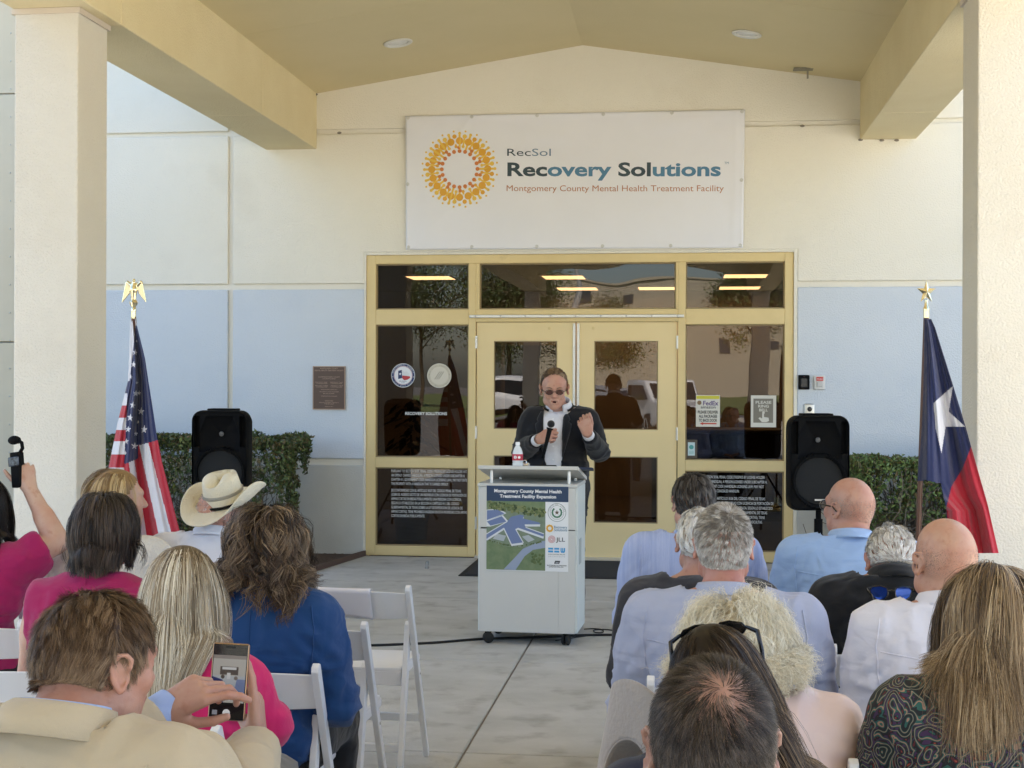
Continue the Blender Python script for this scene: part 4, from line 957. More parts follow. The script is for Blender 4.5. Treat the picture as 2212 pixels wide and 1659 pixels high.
# poster
def ppx(px, py): # pixel on the podium's front -> local x,z
    M = POD.matrix_basis.inverted(); n = Matrix.Rotation(pyaw, 3, 'Z') @ Vector((0, -1, 0)); p0 = Vector(POD.location)+n*.006
    d = ray(px, py); o_ = Vector((0, 0, CH)); t = (p0-o_).dot(n)/d.dot(n); q = M @ (o_+d*t); return q.x, q.z
q0 = ppx(1050.6, 1231); q1 = ppx(1228, 1051.6)
PO = empty('project_poster', tuple(Vector(POD.location)+Matrix.Rotation(pyaw, 3, 'Z') @ Vector(((q0[0]+q1[0])/2, -.0005, (q0[1]+q1[1])/2))), pyaw)
tag(PO, 'square poster with aerial rendering and sponsor logos taped on the podium front', 'poster'); W, H = q1[0]-q0[0], q1[1]-q0[1]
MB().box((-W/2, -.004, -H/2), (W/2, 0, H/2)).build('board', mat('poster_white', (.78, .78, .78), .5), PO)
P = Print(lambda x, z, l: Vector(((x-.5)*W, -.0045-l, (z-.5)*H)))
A = lambda cx, cy: ((cx-90)/447.0, 1-(cy-715)/453.0)     # crop pixels -> 0..1
def PP(pts, m, l=0.): P.poly([A(*p) for p in pts], m, l)
NV = mat('poster_navy', (.02, .045, .10), .5); PP([(90, 715), (537, 715), (537, 797), (90, 797)], NV, .0002)
for t, x0, x1, yb in (('Montgomery County Mental Health', 132, 500, 750), ('Treatment Facility Expansion', 162, 470, 778)):
    a = A(x0, yb); b = A(x1, yb); vs, fs = text_geo(t, .054, bold=.03); x_0 = min(v[0] for v in vs); s_ = (b[0]-a[0])/(max(v[0] for v in vs)-x_0)
    P.add([(a[0]+(v[0]-x_0)*s_, a[1]+v[1]) for v in vs], fs, M_pw, .0005)
g1_ = mat('poster_grass', (.13, .19, .09), .6, col2=(.18, .23, .12), nscale=20); g2_ = mat('poster_trees', (.06, .10, .03), .6, col2=(.14, .17, .06), nscale=60); g3_ = mat('poster_roof', (.15, .20, .36), .6); g4_ = mat('poster_walls', (.66, .68, .70), .6); g5_ = mat('poster_road', (.28, .33, .44), .6); g6_ = mat('poster_field', (.16, .21, .14), .6, col2=(.20, .25, .17), nscale=30)
PP([(90, 797), (412, 797), (412, 1165), (90, 1165)], g1_, .0002)
PP([(90, 830), (412, 862), (412, 1010), (330, 1045), (200, 1040), (90, 1010)], g6_, .0004)
rg = np.random.RandomState(5)
for k in range(170):
    x = 105+rg.rand()*305; y = 800+(x-110)*.13+(k/170)*38; c = A(x, min(y, 1160)); P.disc((c[0], c[1]), .010+rg.rand()*.014, [g2_, mat('poster_tree2', (.12, .15, .05), .6), mat('poster_tree3', (.20, .22, .09), .6), mat('poster_tree4', (.035, .06, .02), .6)][k % 4], 8, ry=.010+rg.rand()*.012, lift=.0006+k*.00001)
bl = [[(90, 845), (160, 838), (200, 862), (90, 905)], [(90, 905), (180, 872), (210, 905), (110, 935), (90, 935)]]
for b_ in bl: PP(b_, g4_, .0013); PP([(x+2, y+3) for x, y in [(b_[0][0], b_[0][1]), (b_[1][0]-8, b_[1][1]+3), (b_[2][0]-12, b_[2][1]-1), (b_[3][0], b_[3][1]-8)]], g3_, .0015)
star = [(90, 975), (205, 905), (225, 880), (275, 868), (295, 872), (290, 888), (380, 908), (385, 920), (300, 922), (305, 935), (405, 968), (402, 985), (262, 940), (250, 945), (293, 1018), (228, 1028), (186, 942), (96, 1000), (90, 1000)]
walls = [(x, y+9) for x, y in star]
PP([(90, 990), (186, 935), (90, 1005)], g4_, .0012)
def fan(pts, m, l):   # star-shaped polygon, split round its hub
    hub = (225, 922); vs = [A(*hub)]+[A(*p) for p in pts]; n = len(pts); P.add(vs, [(0, i+1, (i+1) % n+1) for i in range(n)], m, l)
fan(walls, g4_, .0016); fan(star, g3_, .002)
for a_, b_ in (((262, 940), (402, 985)), ((305, 935), (405, 968)), ((300, 922), (385, 920)), ((228, 1028), (293, 1018)), ((186, 942), (228, 1028)), ((250, 945), (293, 1018)), ((96, 1000), (186, 942)), ((205, 905), (90, 975))):
    P.bar(A(*a_), A(*b_), .010, g4_, .0023)
PP([(125, 1000), (145, 972), (198, 982), (185, 1012)], mat('poster_court', (.42, .45, .47), .6), .0012); PP([(285, 985), (320, 975), (355, 1000), (320, 1015)], mat('poster_court', (0, 0, 0)), .0012)
PP([(412, 1005), (380, 1010), (290, 1050), (240, 1105), (185, 1162), (250, 1165), (300, 1090), (345, 1055), (412, 1042)], g5_, .0008)
for k in range(26):
    x = 340+rg.rand()*60; y = 1070+rg.rand()*62; P.disc(A(x, y), .016, g2_, 7, lift=.001+k*.00001)
for k in range(40):
    t = rg.rand(); P.disc(A(100+t*300, 1005+math.sin(t*PI)*28+rg.rand()*4), .010, g2_, 6, lift=.0011+k*.00001)
# sponsor column
c = A(475, 853); ry = .107*W/H
P.disc(c, .112, mat('seal_grey', (.30, .33, .33), .5), 30, ry=.112*W/H, lift=.0004); P.disc(c, .105, M_pw, 30, ry=.105*W/H, lift=.0007); P.ring(c, .080, .085, mat('seal_grey', (0, 0, 0)), 30, .0009)
P.arctext('STATE OF TEXAS', c, .088, PI/2, .024, mat('seal_ink', (.12, .14, .13), .5), lift=.001)
for k in range(14):
    a = PI*1.5+(k-6.5)*.36; P.disc((c[0]+.055*math.cos(a), c[1]+.055*math.sin(a)), .013, mat('seal_green', (.06, .18, .10), .5), 6, lift=.001+k*.00002)
P.star(c, .033, mat('seal_star', (.12, .07, .04), .5), lift=.0014)
c = A(436, 938); P.ring(c, .022, .042, M_o1, 20, .0006)
for k in range(12): P.disc((c[0]+.042*math.cos(k*PI/6), c[1]+.042*math.sin(k*PI/6)), .006, M_o2, 6, lift=.0008)
a = A(460, 937); P.text('Recovery', a[0], a[1], .042, M_n2, width=.158, lift=.0006, bold=.01); a = A(460, 952); P.text('Solutions', a[0], a[1], .042, M_n2, width=.158, lift=.0006, bold=.01)
c = A(447, 996)
for k in range(3): P.ring((c[0], c[1]), .012+k*.013, .017+k*.013, mat('logo_red', (.55, .10, .09), .5), 20, .0006+k*.0001)
a = A(470, 1007); P.text('JLL', a[0], a[1], .068, M_ink, width=.11, lift=.0006, bold=.01)
LB = mat('logo_blue', (.05, .32, .62), .5)
for (x0, x1) in ((428, 455), (461, 488)):
    for y in (1041, 1056): PP([(x0, y), (x1, y), (x1, y+10), (x0, y+10)], LB, .0006)
PP([(495, 1041), (501, 1041), (501, 1066), (495, 1060)], LB, .0006); PP([(504, 1041), (510, 1041), (510, 1066), (504, 1066)], LB, .0006); PP([(513, 1041), (520, 1041), (520, 1060), (513, 1066)], LB, .0006); PP([(495, 1058), (520, 1058), (516, 1067), (499, 1067)], LB, .0008)
a = A(428, 1079); P.text('BURNS GARDNER WEAVER', a[0], a[1], .018, M_ink, width=.205, lift=.0006); a = A(428, 1091); P.text('ARCHITECTS', a[0], a[1], .022, mat('logo_grey', (.35, .37, .40), .5), width=.205, lift=.0006, spacing=1.4)
PP([(466, 1110), (494, 1110), (488, 1126), (460, 1126)], M_ink, .0006); a = A(468, 1123); P.text('S&P', a[0], a[1], .022, M_pw, width=.04, lift=.0009)
a = A(423, 1138); P.text('BUTTERFIELD & PARTNERS', a[0], a[1], .018, M_ink, width=.235, lift=.0006, bold=.02); a = A(432, 1144); P.text('CONSTRUCTION, INC.', a[0], a[1]-.004, .018, M_ink, width=.18, lift=.0006, bold=.02)
P.build('poster_print', PO)

PR3 = Matrix.Rotation(pyaw, 3, 'Z')
def onshelf(x, y, dz=0): return Vector(POD.location)+PR3 @ Vector((x, y, zn+(zf-zn)*(y+.03)/(PD+.05)+dz))
# water bottle
b0 = onshelf(ppx(1112, 1010)[0]+.004, .08); o = empty('water_bottle', tuple(b0)); tag(o, 'clear water bottle with red label standing on the podium shelf', 'bottle')
MB().lathe([(0, 0), (.029, 0), (.033, .006), (.033, .03), (.031, .036), (.033, .042), (.033, .095), (.031, .105), (.024, .125), (.013, .142), (.013, .15), (0, .15)], 24).build('bottle_body', mat('clear_plastic', (.70, .74, .76), .12, spec=.6), o, True)
MB().lathe([(.0335, .05), (.0342, .052), (.0342, .088), (.0335, .09)], 24).build('bottle_label', mat('label_red', (.50, .03, .06), .45), o, True)
P = Print(lambda x, z, l: Vector((.0346*math.sin(x/.0346), -.0346*math.cos(x/.0346), z))); P.disc((-.012, .07), .011, M_pw, 10); P.disc((.014, .07), .009, M_pw, 10); P.build('label_print', o)
MB().lathe([(0, .148), (.0145, .148), (.0145, .162), (.012, .166), (0, .166)], 18).build('bottle_cap', M_white, o, True)
# clipboard with metal clip and open folder
o = empty('clipboard', tuple(onshelf(-.035, .10, .002)), pyaw); tag(o, 'brown clipboard with chrome spring clip lying on the podium shelf', 'clipboard')
sl_ = math.atan2(zf-zn, PD+.05); Ms = Matrix.Rotation(sl_, 4, 'X')
MB().box((-.11, 0, 0), (.11, .28, .004), Ms).build('board', mat('hardboard', (.16, .09, .05), .5), o)
MB().box((-.10, .01, .0045), (.10, .27, .006), Ms).build('paper', M_white, o)
MB().box((-.052, -.006, .004), (.052, .02, .014), Ms, bev=.003).box((-.034, -.002, .014), (.034, .008, .036), Ms, bev=.008).tube([Ms @ Vector((.013*math.cos(a), .0, .040+.013*math.sin(a))) for a in [k*PI/6 for k in range(12)]], .004, 8, closed=True).build('spring_clip', mat('chrome', (.75, .75, .75), .15, metal=1), o, True)
o = empty('navy_folder', tuple(onshelf(.20, .16, .004)), pyaw+.1); tag(o, 'dark navy folder jutting over the right edge of the podium shelf', 'folder')
MB().box((-.12, -.10, 0), (.20, .12, .008), Matrix.Rotation(sl_*.6, 4, 'X'), bev=.002).build('cover', mat('folder_navy', (.02, .03, .07), .5), o); MB().box((-.115, -.095, .0085), (.19, .115, .011), Matrix.Rotation(sl_*.6, 4, 'X')).build('pages', mat('folder_navy', (0, 0, 0)), o)
o = empty('black_notebook', tuple(onshelf(.06, .05, .004)), pyaw); tag(o, 'flat black notebook on the podium shelf beside the clip', 'notebook')
MB().box((-.03, -.02, 0), (.12, .2, .012), Ms, bev=.003).build('cover', M_black, o)

# ------------------------------------------------------------------ loudspeakers on stands
def pa(px, ptop, pz, W, H, yaw, lab, stlab, logo):
    d = ray(px, 830); t = pz; p = Vector((d.x*t, d.y*t, 0)); top = CH+ray(px, ptop).z*t; z0 = top-H
    o = empty('loudspeaker', (p.x, p.y, z0), yaw); tag(o, lab, 'loudspeaker', 'black loudspeakers on stands')
    # shell: rounded trapezoid plan, rounded front outline
    def outline(w, h, r, n=6, inset=0):
        pts = []; 
        for cx, cz, a0 in ((w/2-r, h-r, 0), (-w/2+r, h-r, 90), (-w/2+r*.8, r*.8, 180), (w/2-r*.8, r*.8, 270)):
            rr = r if a0 < 180 else r*.8
            for k in range(n+1): a = R(a0+k*90/n); pts.append((cx+rr*math.cos(a), cz+rr*math.sin(a)))
        return pts
    bm = bmesh.new(); rings = []
    prof = [(.0, .955), (.018, .985), (.05, 1.0), (.12, .99), (.30, .80), (.33, .74)]
    for y, s_ in prof:
        pts = outline(W*s_*1.0, H*(.5+.5*s_), .075*s_); rings.append([bm.verts.new((x, y, z+(H-H*(.5+.5*s_))/2)) for x, z in pts])
    n = len(rings[0])
    for a, b in zip(rings[:-1], rings[1:]):
        for k in range(n): bm.faces.new((a[k], b[k], b[(k+1) % n], a[(k+1) % n]))
    bm.faces.new(rings[-1][::-1])
    mb = MB(); mb.bm.free(); mb.bm = bm
    mb.build('cabinet', M_black, o, True, ang=50)
    # front baffle: horn flare above, round woofer below
    res = 72; bm = bmesh.new(); gv = {}
    def dep(x, z):
        y = .012; u = x/(W/2); v = z/H
        # horn
        hc = .74*H; hx, hz = x/(W*.36), (z-hc)/(H*.20); taper = 1-.35*max(0, hz); q = max(abs(hx)/max(taper, .3), abs(hz))
        if q < 1: y += .075*(1-q)**.6*1.0
        # side bass ports
        if abs(u) > .70 and .6 < v < .93 and abs(u) < .88: y += .04
        # woofer dish
        r = math.hypot(x, z-.315*H)/(W*.42)
        if r < 1: y = .016+(.012 if r < .93 else -.010)
        elif r < 1.06: y = .0
        return y
    for i in range(res+1):
        for j in range(res+1):
            x = (i/res-.5)*W*.93; z = .02*H+j/res*H*.96
            gv[i, j] = bm.verts.new((x, dep(x, z), z))
    o2 = outline(W*.955, H*.978, .07)
    for i in range(res):
        for j in range(res):
            xm = ((i+.5)/res-.5)*W*.93; zm = .02*H+(j+.5)/res*H*.96
            r = .065; dx = max(0, abs(xm)-(W*.4775-r)); dz = max(0, max(zm-(H*.9885-r), (H*.011+r)-zm))
            if math.hypot(dx, dz) < r: bm.faces.new((gv[i, j], gv[i+1, j], gv[i+1, j+1], gv[i, j+1]))
    for v in [v for v in bm.verts if not v.link_faces]: bm.verts.remove(v)
    mb = MB(); mb.bm.free(); mb.bm = bm; mb.build('front_baffle', M_black, o, True, ang=35)
    MB().lathe([(0, 0), (W*.385, 0), (W*.385, .004), (0, .012)], 48, Matrix.Translation((0, .026, .315*H)) @ Matrix.Rotation(R(90), 4, 'X')).build('woofer_grille', M_blackg, o, True)
    MB().lathe([(0, 0), (.018, 0), (.016, .006), (0, .008)], 20, Matrix.Translation((0, .068, .74*H)) @ Matrix.Rotation(R(90), 4, 'X')).build('horn_throat', mat('throat_grey', (.10, .10, .10), .4), o, True)
    MB().box((-.035, .006, .105*H), (.035, .012, .125*H), bev=.002).build('name_badge', mat('badge_silver', (.6, .6, .6), .3, metal=.6), o)
    MB().box((-W*.25, .05, H-.004), (W*.25, .2, H+.012), bev=.006).build('top_handle', M_black, o)
    s_ = empty('speaker_stand', (p.x, p.y+.12, 0), yaw); tag(s_, stlab, 'speaker stand', 'tripod stands under the loudspeakers')
    MB().tube([(0, 0, .12), (0, 0, z0+.01)], .019, 14).build('pole', M_black, s_, True); MB().tube([(0, 0, .62), (0, 0, .72)], .03, 14).build('collar', M_black, s_, True)
    for k in range(3):
        a = R(90+k*120); l = MB().tube([(0, 0, .64), (math.cos(a)*.42, math.sin(a)*.42, .02)], .012, 8); l.tube([(0, 0, .2), (math.cos(a)*.26, math.sin(a)*.26, .24)], .008, 8); lo = l.build('leg', M_black, s_, True)
        MB().ball((math.cos(a)*.42, math.sin(a)*.42, .018), .018, 8).build('rubber_foot', M_rubber, lo, True)
pa(473.5, 886.5, 10.2, .418, .66, R(3), 'black loudspeaker on a stand before the long hedge, behind the straw hat', 'black tripod stand under the loudspeaker left of the entrance', True)
pa(1772.5, 897.5, 9.6, .418, .65, R(9), 'black loudspeaker on a stand before the wall intercom right of the entrance', 'black tripod stand under the loudspeaker right of the entrance', True)

# ------------------------------------------------------------------ flags
def in_poly(x, y, poly):
    c = np.zeros(len(x), bool); n = len(poly); j = n-1
    for i in range(n):
        xi, yi = poly[i]; xj, yj = poly[j]
        c ^= ((yi > y) != (yj > y)) & (x < (xj-xi)*(y-yi)/((yj-yi) or 1e-9)+xi); j = i
    return c
def interp(pts, y):
    ys_ = np.array([p[1] for p in pts]); xs_ = np.array([p[0] for p in pts]); return np.interp(y, ys_, xs_)
def flag(name, lab, cat, left, right, ybot, Y, pole_px, top_py, colorfn, mats, folds, seed, base_lab, nu=130, nv=250, lean=0.):
    """left/right outline as seen from the front in tracing units; the cloth is a pleated sheet about .12 m deep"""
    px0, py0 = pole_px, left[0][1]; P0 = at(px0, py0, Y); o = empty(name, (P0.x, Y, 0)); tag(o, lab, cat)
    y0, y1 = left[0][1], ybot; V = np.zeros(((nv+1)*(nu+1), 3)); T = np.zeros(((nv+1)*(nu+1), 2)); k = 0
    for j in range(nv+1):
        y = y0+(y1-y0)*j/nv; xl, xr = interp(left, y), interp(right, y)
        for i in range(nu+1):
            s = i/nu; x = xl+(xr-xl)*s; amp = min(1, (j/nv)*2.2+.12)
            dy = sum(a*math.cos(2*PI*(f*s+ph+dr*j/nv)) for a, f, ph, dr in folds)*amp
            p = at(x, y, Y+dy); V[k] = (p.x-P0.x, dy, p.z); T[k] = (x, y); k += 1
    I = np.arange(nv)[:, None]*(nu+1)+np.arange(nu)[None, :]; F = np.stack([I, I+1, I+nu+2, I+nu+1], -1).reshape(-1, 4)[:, ::-1]
    C = T[F].mean(1); mi, keep = colorfn(C[:, 0], C[:, 1]); F = F[keep]; mi = mi[keep]
    me = mesh_np('flag_cloth', V, F); ok = len(me.polygons) == len(mi)
    for m in mats: me.materials.append(m)
    me.polygons.foreach_set('material_index', mi.astype(np.int32))
    c = bpy.data.objects.new('flag_cloth', me); COL.objects.link(c); c.parent = o
    sd = c.modifiers.new('s', 'SOLIDIFY'); sd.thickness = .002
    return o, P0
def crop6(pts): return [(x*.3967, 576+y*.3967) for x, y in pts]
def crop7(pts): return [(1645.8+x*.3967, 576+y*.3967) for x, y in pts]
def flagcloth(n, c): return mat(n, c, .75, col2=tuple(v*.9 for v in c), nscale=4, bump=.35, bscale=18, sheen=.2, spec=.3, bdist=.02, wave=(300, .15))
FB = flagcloth('flag_navy', (.012, .02, .085)); FR = flagcloth('flag_red', (.42, .012, .03)); FW = flagcloth('flag_white', (.66, .65, .68)); FB2 = flagcloth('flag_navy_shaded', (.010, .015, .06))  # last one: darker copy of the navy for painted fold shade
usl = crop6([(711, 280), (697, 620), (640, 850), (592, 1090), (585, 1200), (600, 1600)]); usr = crop6([(735, 280), (748, 330), (790, 500), (850, 900), (880, 1060), (985, 1470), (1000, 1600)])
stars = [(743, 405, 7), (736, 467, 16), (727, 533, 17), (712, 600, 14), (745, 632, 8), (740, 690, 17), (757, 688, 12), (723, 755, 18), (768, 788, 19), (709, 822, 19), (752, 845, 9), (697, 885, 17), (785, 887, 21), (740, 910, 12), (687, 950, 15), (733, 977, 19), (681, 1015, 12)]
def uscol(x, y):
    cx, cy = x/.3967, (y-576)/.3967; mi = np.zeros(len(x), int)
    wl = np.interp(cy, [280, 330, 620, 680, 1080], [760, 738, 706, 694, 676]); left = cx < wl
    mi[:] = 0
    band = np.select([cy < 622, cy < 690, cy < 755, cy < 822, cy < 888, cy < 950, cy < 1020, cy < 1095, cy < 1170], [1, 0, 1, 2, 1, 2, 1, 2, 1], 2)
    cb = np.where(cx < 752, 1075-(cx-680)*.42, 975-(cx-750)*.28); low = (cy > cb) & ~left
    a1 = np.interp(cy, [960, 1540], [755, 882]); a2 = np.interp(cy, [950, 1500], [805, 945]); a0 = np.interp(cy, [1040, 1540], [728, 812]); a_ = np.interp(cy, [1060, 1540], [700, 770])
    lo = np.where(cx > a2, 2, np.where(cx > a1, 1, np.where(cx > a0, 2, np.where(cx > a_, 1, 2))))
    mi = np.where(left, band, np.where(low, lo, 0))
    for sx, sy, r in stars:
        pts = [(sx+(r if k % 2 == 0 else r*.4)*math.cos(-PI/2+k*PI/5+.12), sy+(r*1.15 if k % 2 == 0 else r*.45)*math.sin(-PI/2+k*PI/5+.12)) for k in range(10)]
        ins = in_poly(cx, cy, pts) & ~left; mi = np.where(ins, 1, mi)
    return mi, np.ones(len(x), bool)
o, P0 = flag('draped_striped_flag', 'red white and blue stars and stripes flag hanging beside the cream column', 'flag', usl, usr, 576+1560*.3967, 7.75, 288.5, 686, uscol, [FB, FW, FR],
     [(.045, 1.5, .05, .1), (.020, 3.3, .3, -.2), (.006, 9, 0, .5)], 1, '', lean=0)
MP = mat('dark_varnished_wood', (.09, .035, .018), .35)
zt = at(288.5, 684, 7.75).z
MB().tube([(.0, .10, .05), (.0, .085, zt-.35), (.0, .0, zt)], .0145, 12).build('pole', MP, o, True)
MB().lathe([(0, 0), (.17, 0), (.17, .02), (.12, .05), (.03, .09), (.02, .16), (0, .16)], 28).build('base', M_gold, o, True)
# eagle finial
E = MB(); S = 7.75/FPX/.99
MB().lathe([(0, -.01), (.0135, -.01), (.0135, .03), (.0155, .032), (.0155, .045), (.011, .055), (.02, .068), (.024, .08), (.018, .094), (.01, .10), (0, .10)], 20, Matrix.Translation((0, 0, zt))).build('ferrule', M_gold, o, True)
ez = zt+.10
fe = Field((-.09, -.05, ez-.02), (.09, .06, ez+.15), .0035)
fe.cap((0, .0, ez), (0, 0, ez+.055), .012, .021, k=.008).cap((0, 0, ez+.055), (0, -.004, ez+.095), .019, .010, k=.01).ell((.004, -.006, ez+.108), (.0085, .013, .009), k=.006).cap((.004, -.016, ez+.106), (.004, -.026, ez+.098), .005, .0015, k=.002)
for s_ in (-1, 1):
    fe.cap((s_*.01, .004, ez+.075), (s_*.04, .006, ez+.098), .011, .009, k=.008)
    for k in range(7):
        t = k/6; fe.cap((s_*(.018+.030*t), .006, ez+.092), (s_*(.030+.042*t), .008, ez+.03-.05*t+.03*(1-t)*0), .0055, .003, k=.0015)
    fe.cap((s_*.008, 0, ez+.01), (s_*.010, -.006, ez-.012), .007, .004, k=.004)
fe.cap((0, .006, ez+.01), (0, .012, ez-.02), .012, .008, k=.006)
Ve, Fe = fe.nets(1); link('eagle_finial', mesh_np('eagle_finial', Ve, Fe), M_gold, o)

txl = crop7([(885, 285), (880, 500), (858, 900), (847, 1170), (847, 1171)]); txr = crop7([(920, 285), (940, 330), (1040, 650), (1110, 880), (1140, 990), (1230, 1300), (1290, 1560)])
yb_ = 576+1560*.3967
def txcol(x, y):
    cx, cy = (x-1645.8)/.3967, (y-576)/.3967
    bound = np.interp(cy, [985, 1100, 1200, 1310, 1400], [1138, 1092, 1032, 1005, 1012])
    red = (cy > 985) & (cx > bound)
    mi = np.where(red, 2, 0); st = [(1040, 650), (1018, 790), (1108, 872), (1000, 874), (978, 1015), (946, 880), (935, 742)]
    mi = np.where(in_poly(cx, cy, st), 1, mi); mi = np.where((cx < np.interp(cy, [290, 420, 1170], [905, 925, 893])) & (mi == 0), 3, mi)  # strip left of the fold takes the darker navy, shade put into colour
    low = np.interp(cx, [847, 892, 930, 975, 1006, 1007], [1170, 1163, 1172, 1180, 1330, 1700]); keep = (cy < low)
    return mi, keep
txl2 = crop7([(885, 285), (880, 500), (858, 900), (847, 1170), (900, 1250), (1000, 1330), (1015, 1560)])
o, P0 = flag('lone_star_flag', 'navy and red lone star flag hanging before the right stucco column', 'flag', txl2, txr, yb_, 7.6, 2003, 690, txcol, [FB, FW, FR, FB2],
     [(.05, 1.3, .0, .25), (.016, 3.1, .2, -.4), (.005, 8, 0, .5)], 2, '')
zt = at(2003, 682, 7.6).z; xb = at(1989, 1140, 7.6).x-P0.x
MB().tube([(xb*1.9, .07, .05), (0, .03, zt)], .0145, 12).build('pole', MP, o, True)
MB().lathe([(0, 0), (.17, 0), (.17, .02), (.12, .05), (.03, .09), (.02, .16), (0, .16)], 28, Matrix.Translation((xb*1.9, .07, 0))).build('base', M_gold, o, True)
MB().lathe([(0, -.02), (.015, -.02), (.015, .02), (.017, .022), (.017, .03), (.011, .04), (.009, .075), (0, .078)], 20, Matrix.Translation((0, .03, zt+.01))).build('ferrule', M_gold, o, True)
st = bmesh.new(); c1 = st.verts.new((0, -.016, 0)); c2 = st.verts.new((0, .016, 0)); r_ = .058; rr = []
for k in range(10): a = PI/2+k*PI/5; q = r_ if k % 2 == 0 else r_*.40; rr.append(st.verts.new((q*math.cos(a)*.9, 0, q*math.sin(a)*1.1)))
for k in range(10): st.faces.new((c1, rr[(k+1) % 10], rr[k])); st.faces.new((c2, rr[k], rr[(k+1) % 10]))
mb = MB(); mb.bm.free(); mb.bm = st; mb.build('star_finial', M_gold, o, loc=(0, .03, zt+.125), rot=(0, 0, R(8)))

# ------------------------------------------------------------------ cables on the floor
def cable(name, lab, pts, r=.006):
    w_ = [atz(x, y, r) for x, y in pts]; out = []
    for i in range(len(w_)-1):
        for k in range(6):
            t = k/6; a = w_[max(i-1, 0)]; b = w_[i]; c = w_[i+1]; d = w_[min(i+2, len(w_)-1)]
            out.append(.5*((2*b)+(c-a)*t+(2*a-5*b+4*c-d)*t*t+(3*b-a-3*c+d)*t**3))
    out.append(w_[-1]); o = MB().tube(out, r, 8).build(name, M_rubber, None, True); tag(o, lab, 'cable')
cable('long_cable', 'long black cable running across the concrete under the podium', [(640, 1400), (760, 1395), (830, 1393), (940, 1388), (1040, 1380), (1150, 1377), (1260, 1372), (1330, 1371), (1420, 1368), (1600, 1362)], .008)
cable('looped_cable', 'thin black cable with a small loop on the floor right of the podium', [(1262, 1359), (1280, 1358), (1300, 1360), (1302, 1366), (1286, 1366), (1284, 1361), (1310, 1360), (1360, 1366), (1430, 1372)], .004)
cable('microphone_cable', 'black microphone cable trailing behind the podium casters', [(1200, 1384), (1230, 1379), (1290, 1371), (1345, 1373), (1400, 1374)], .004)

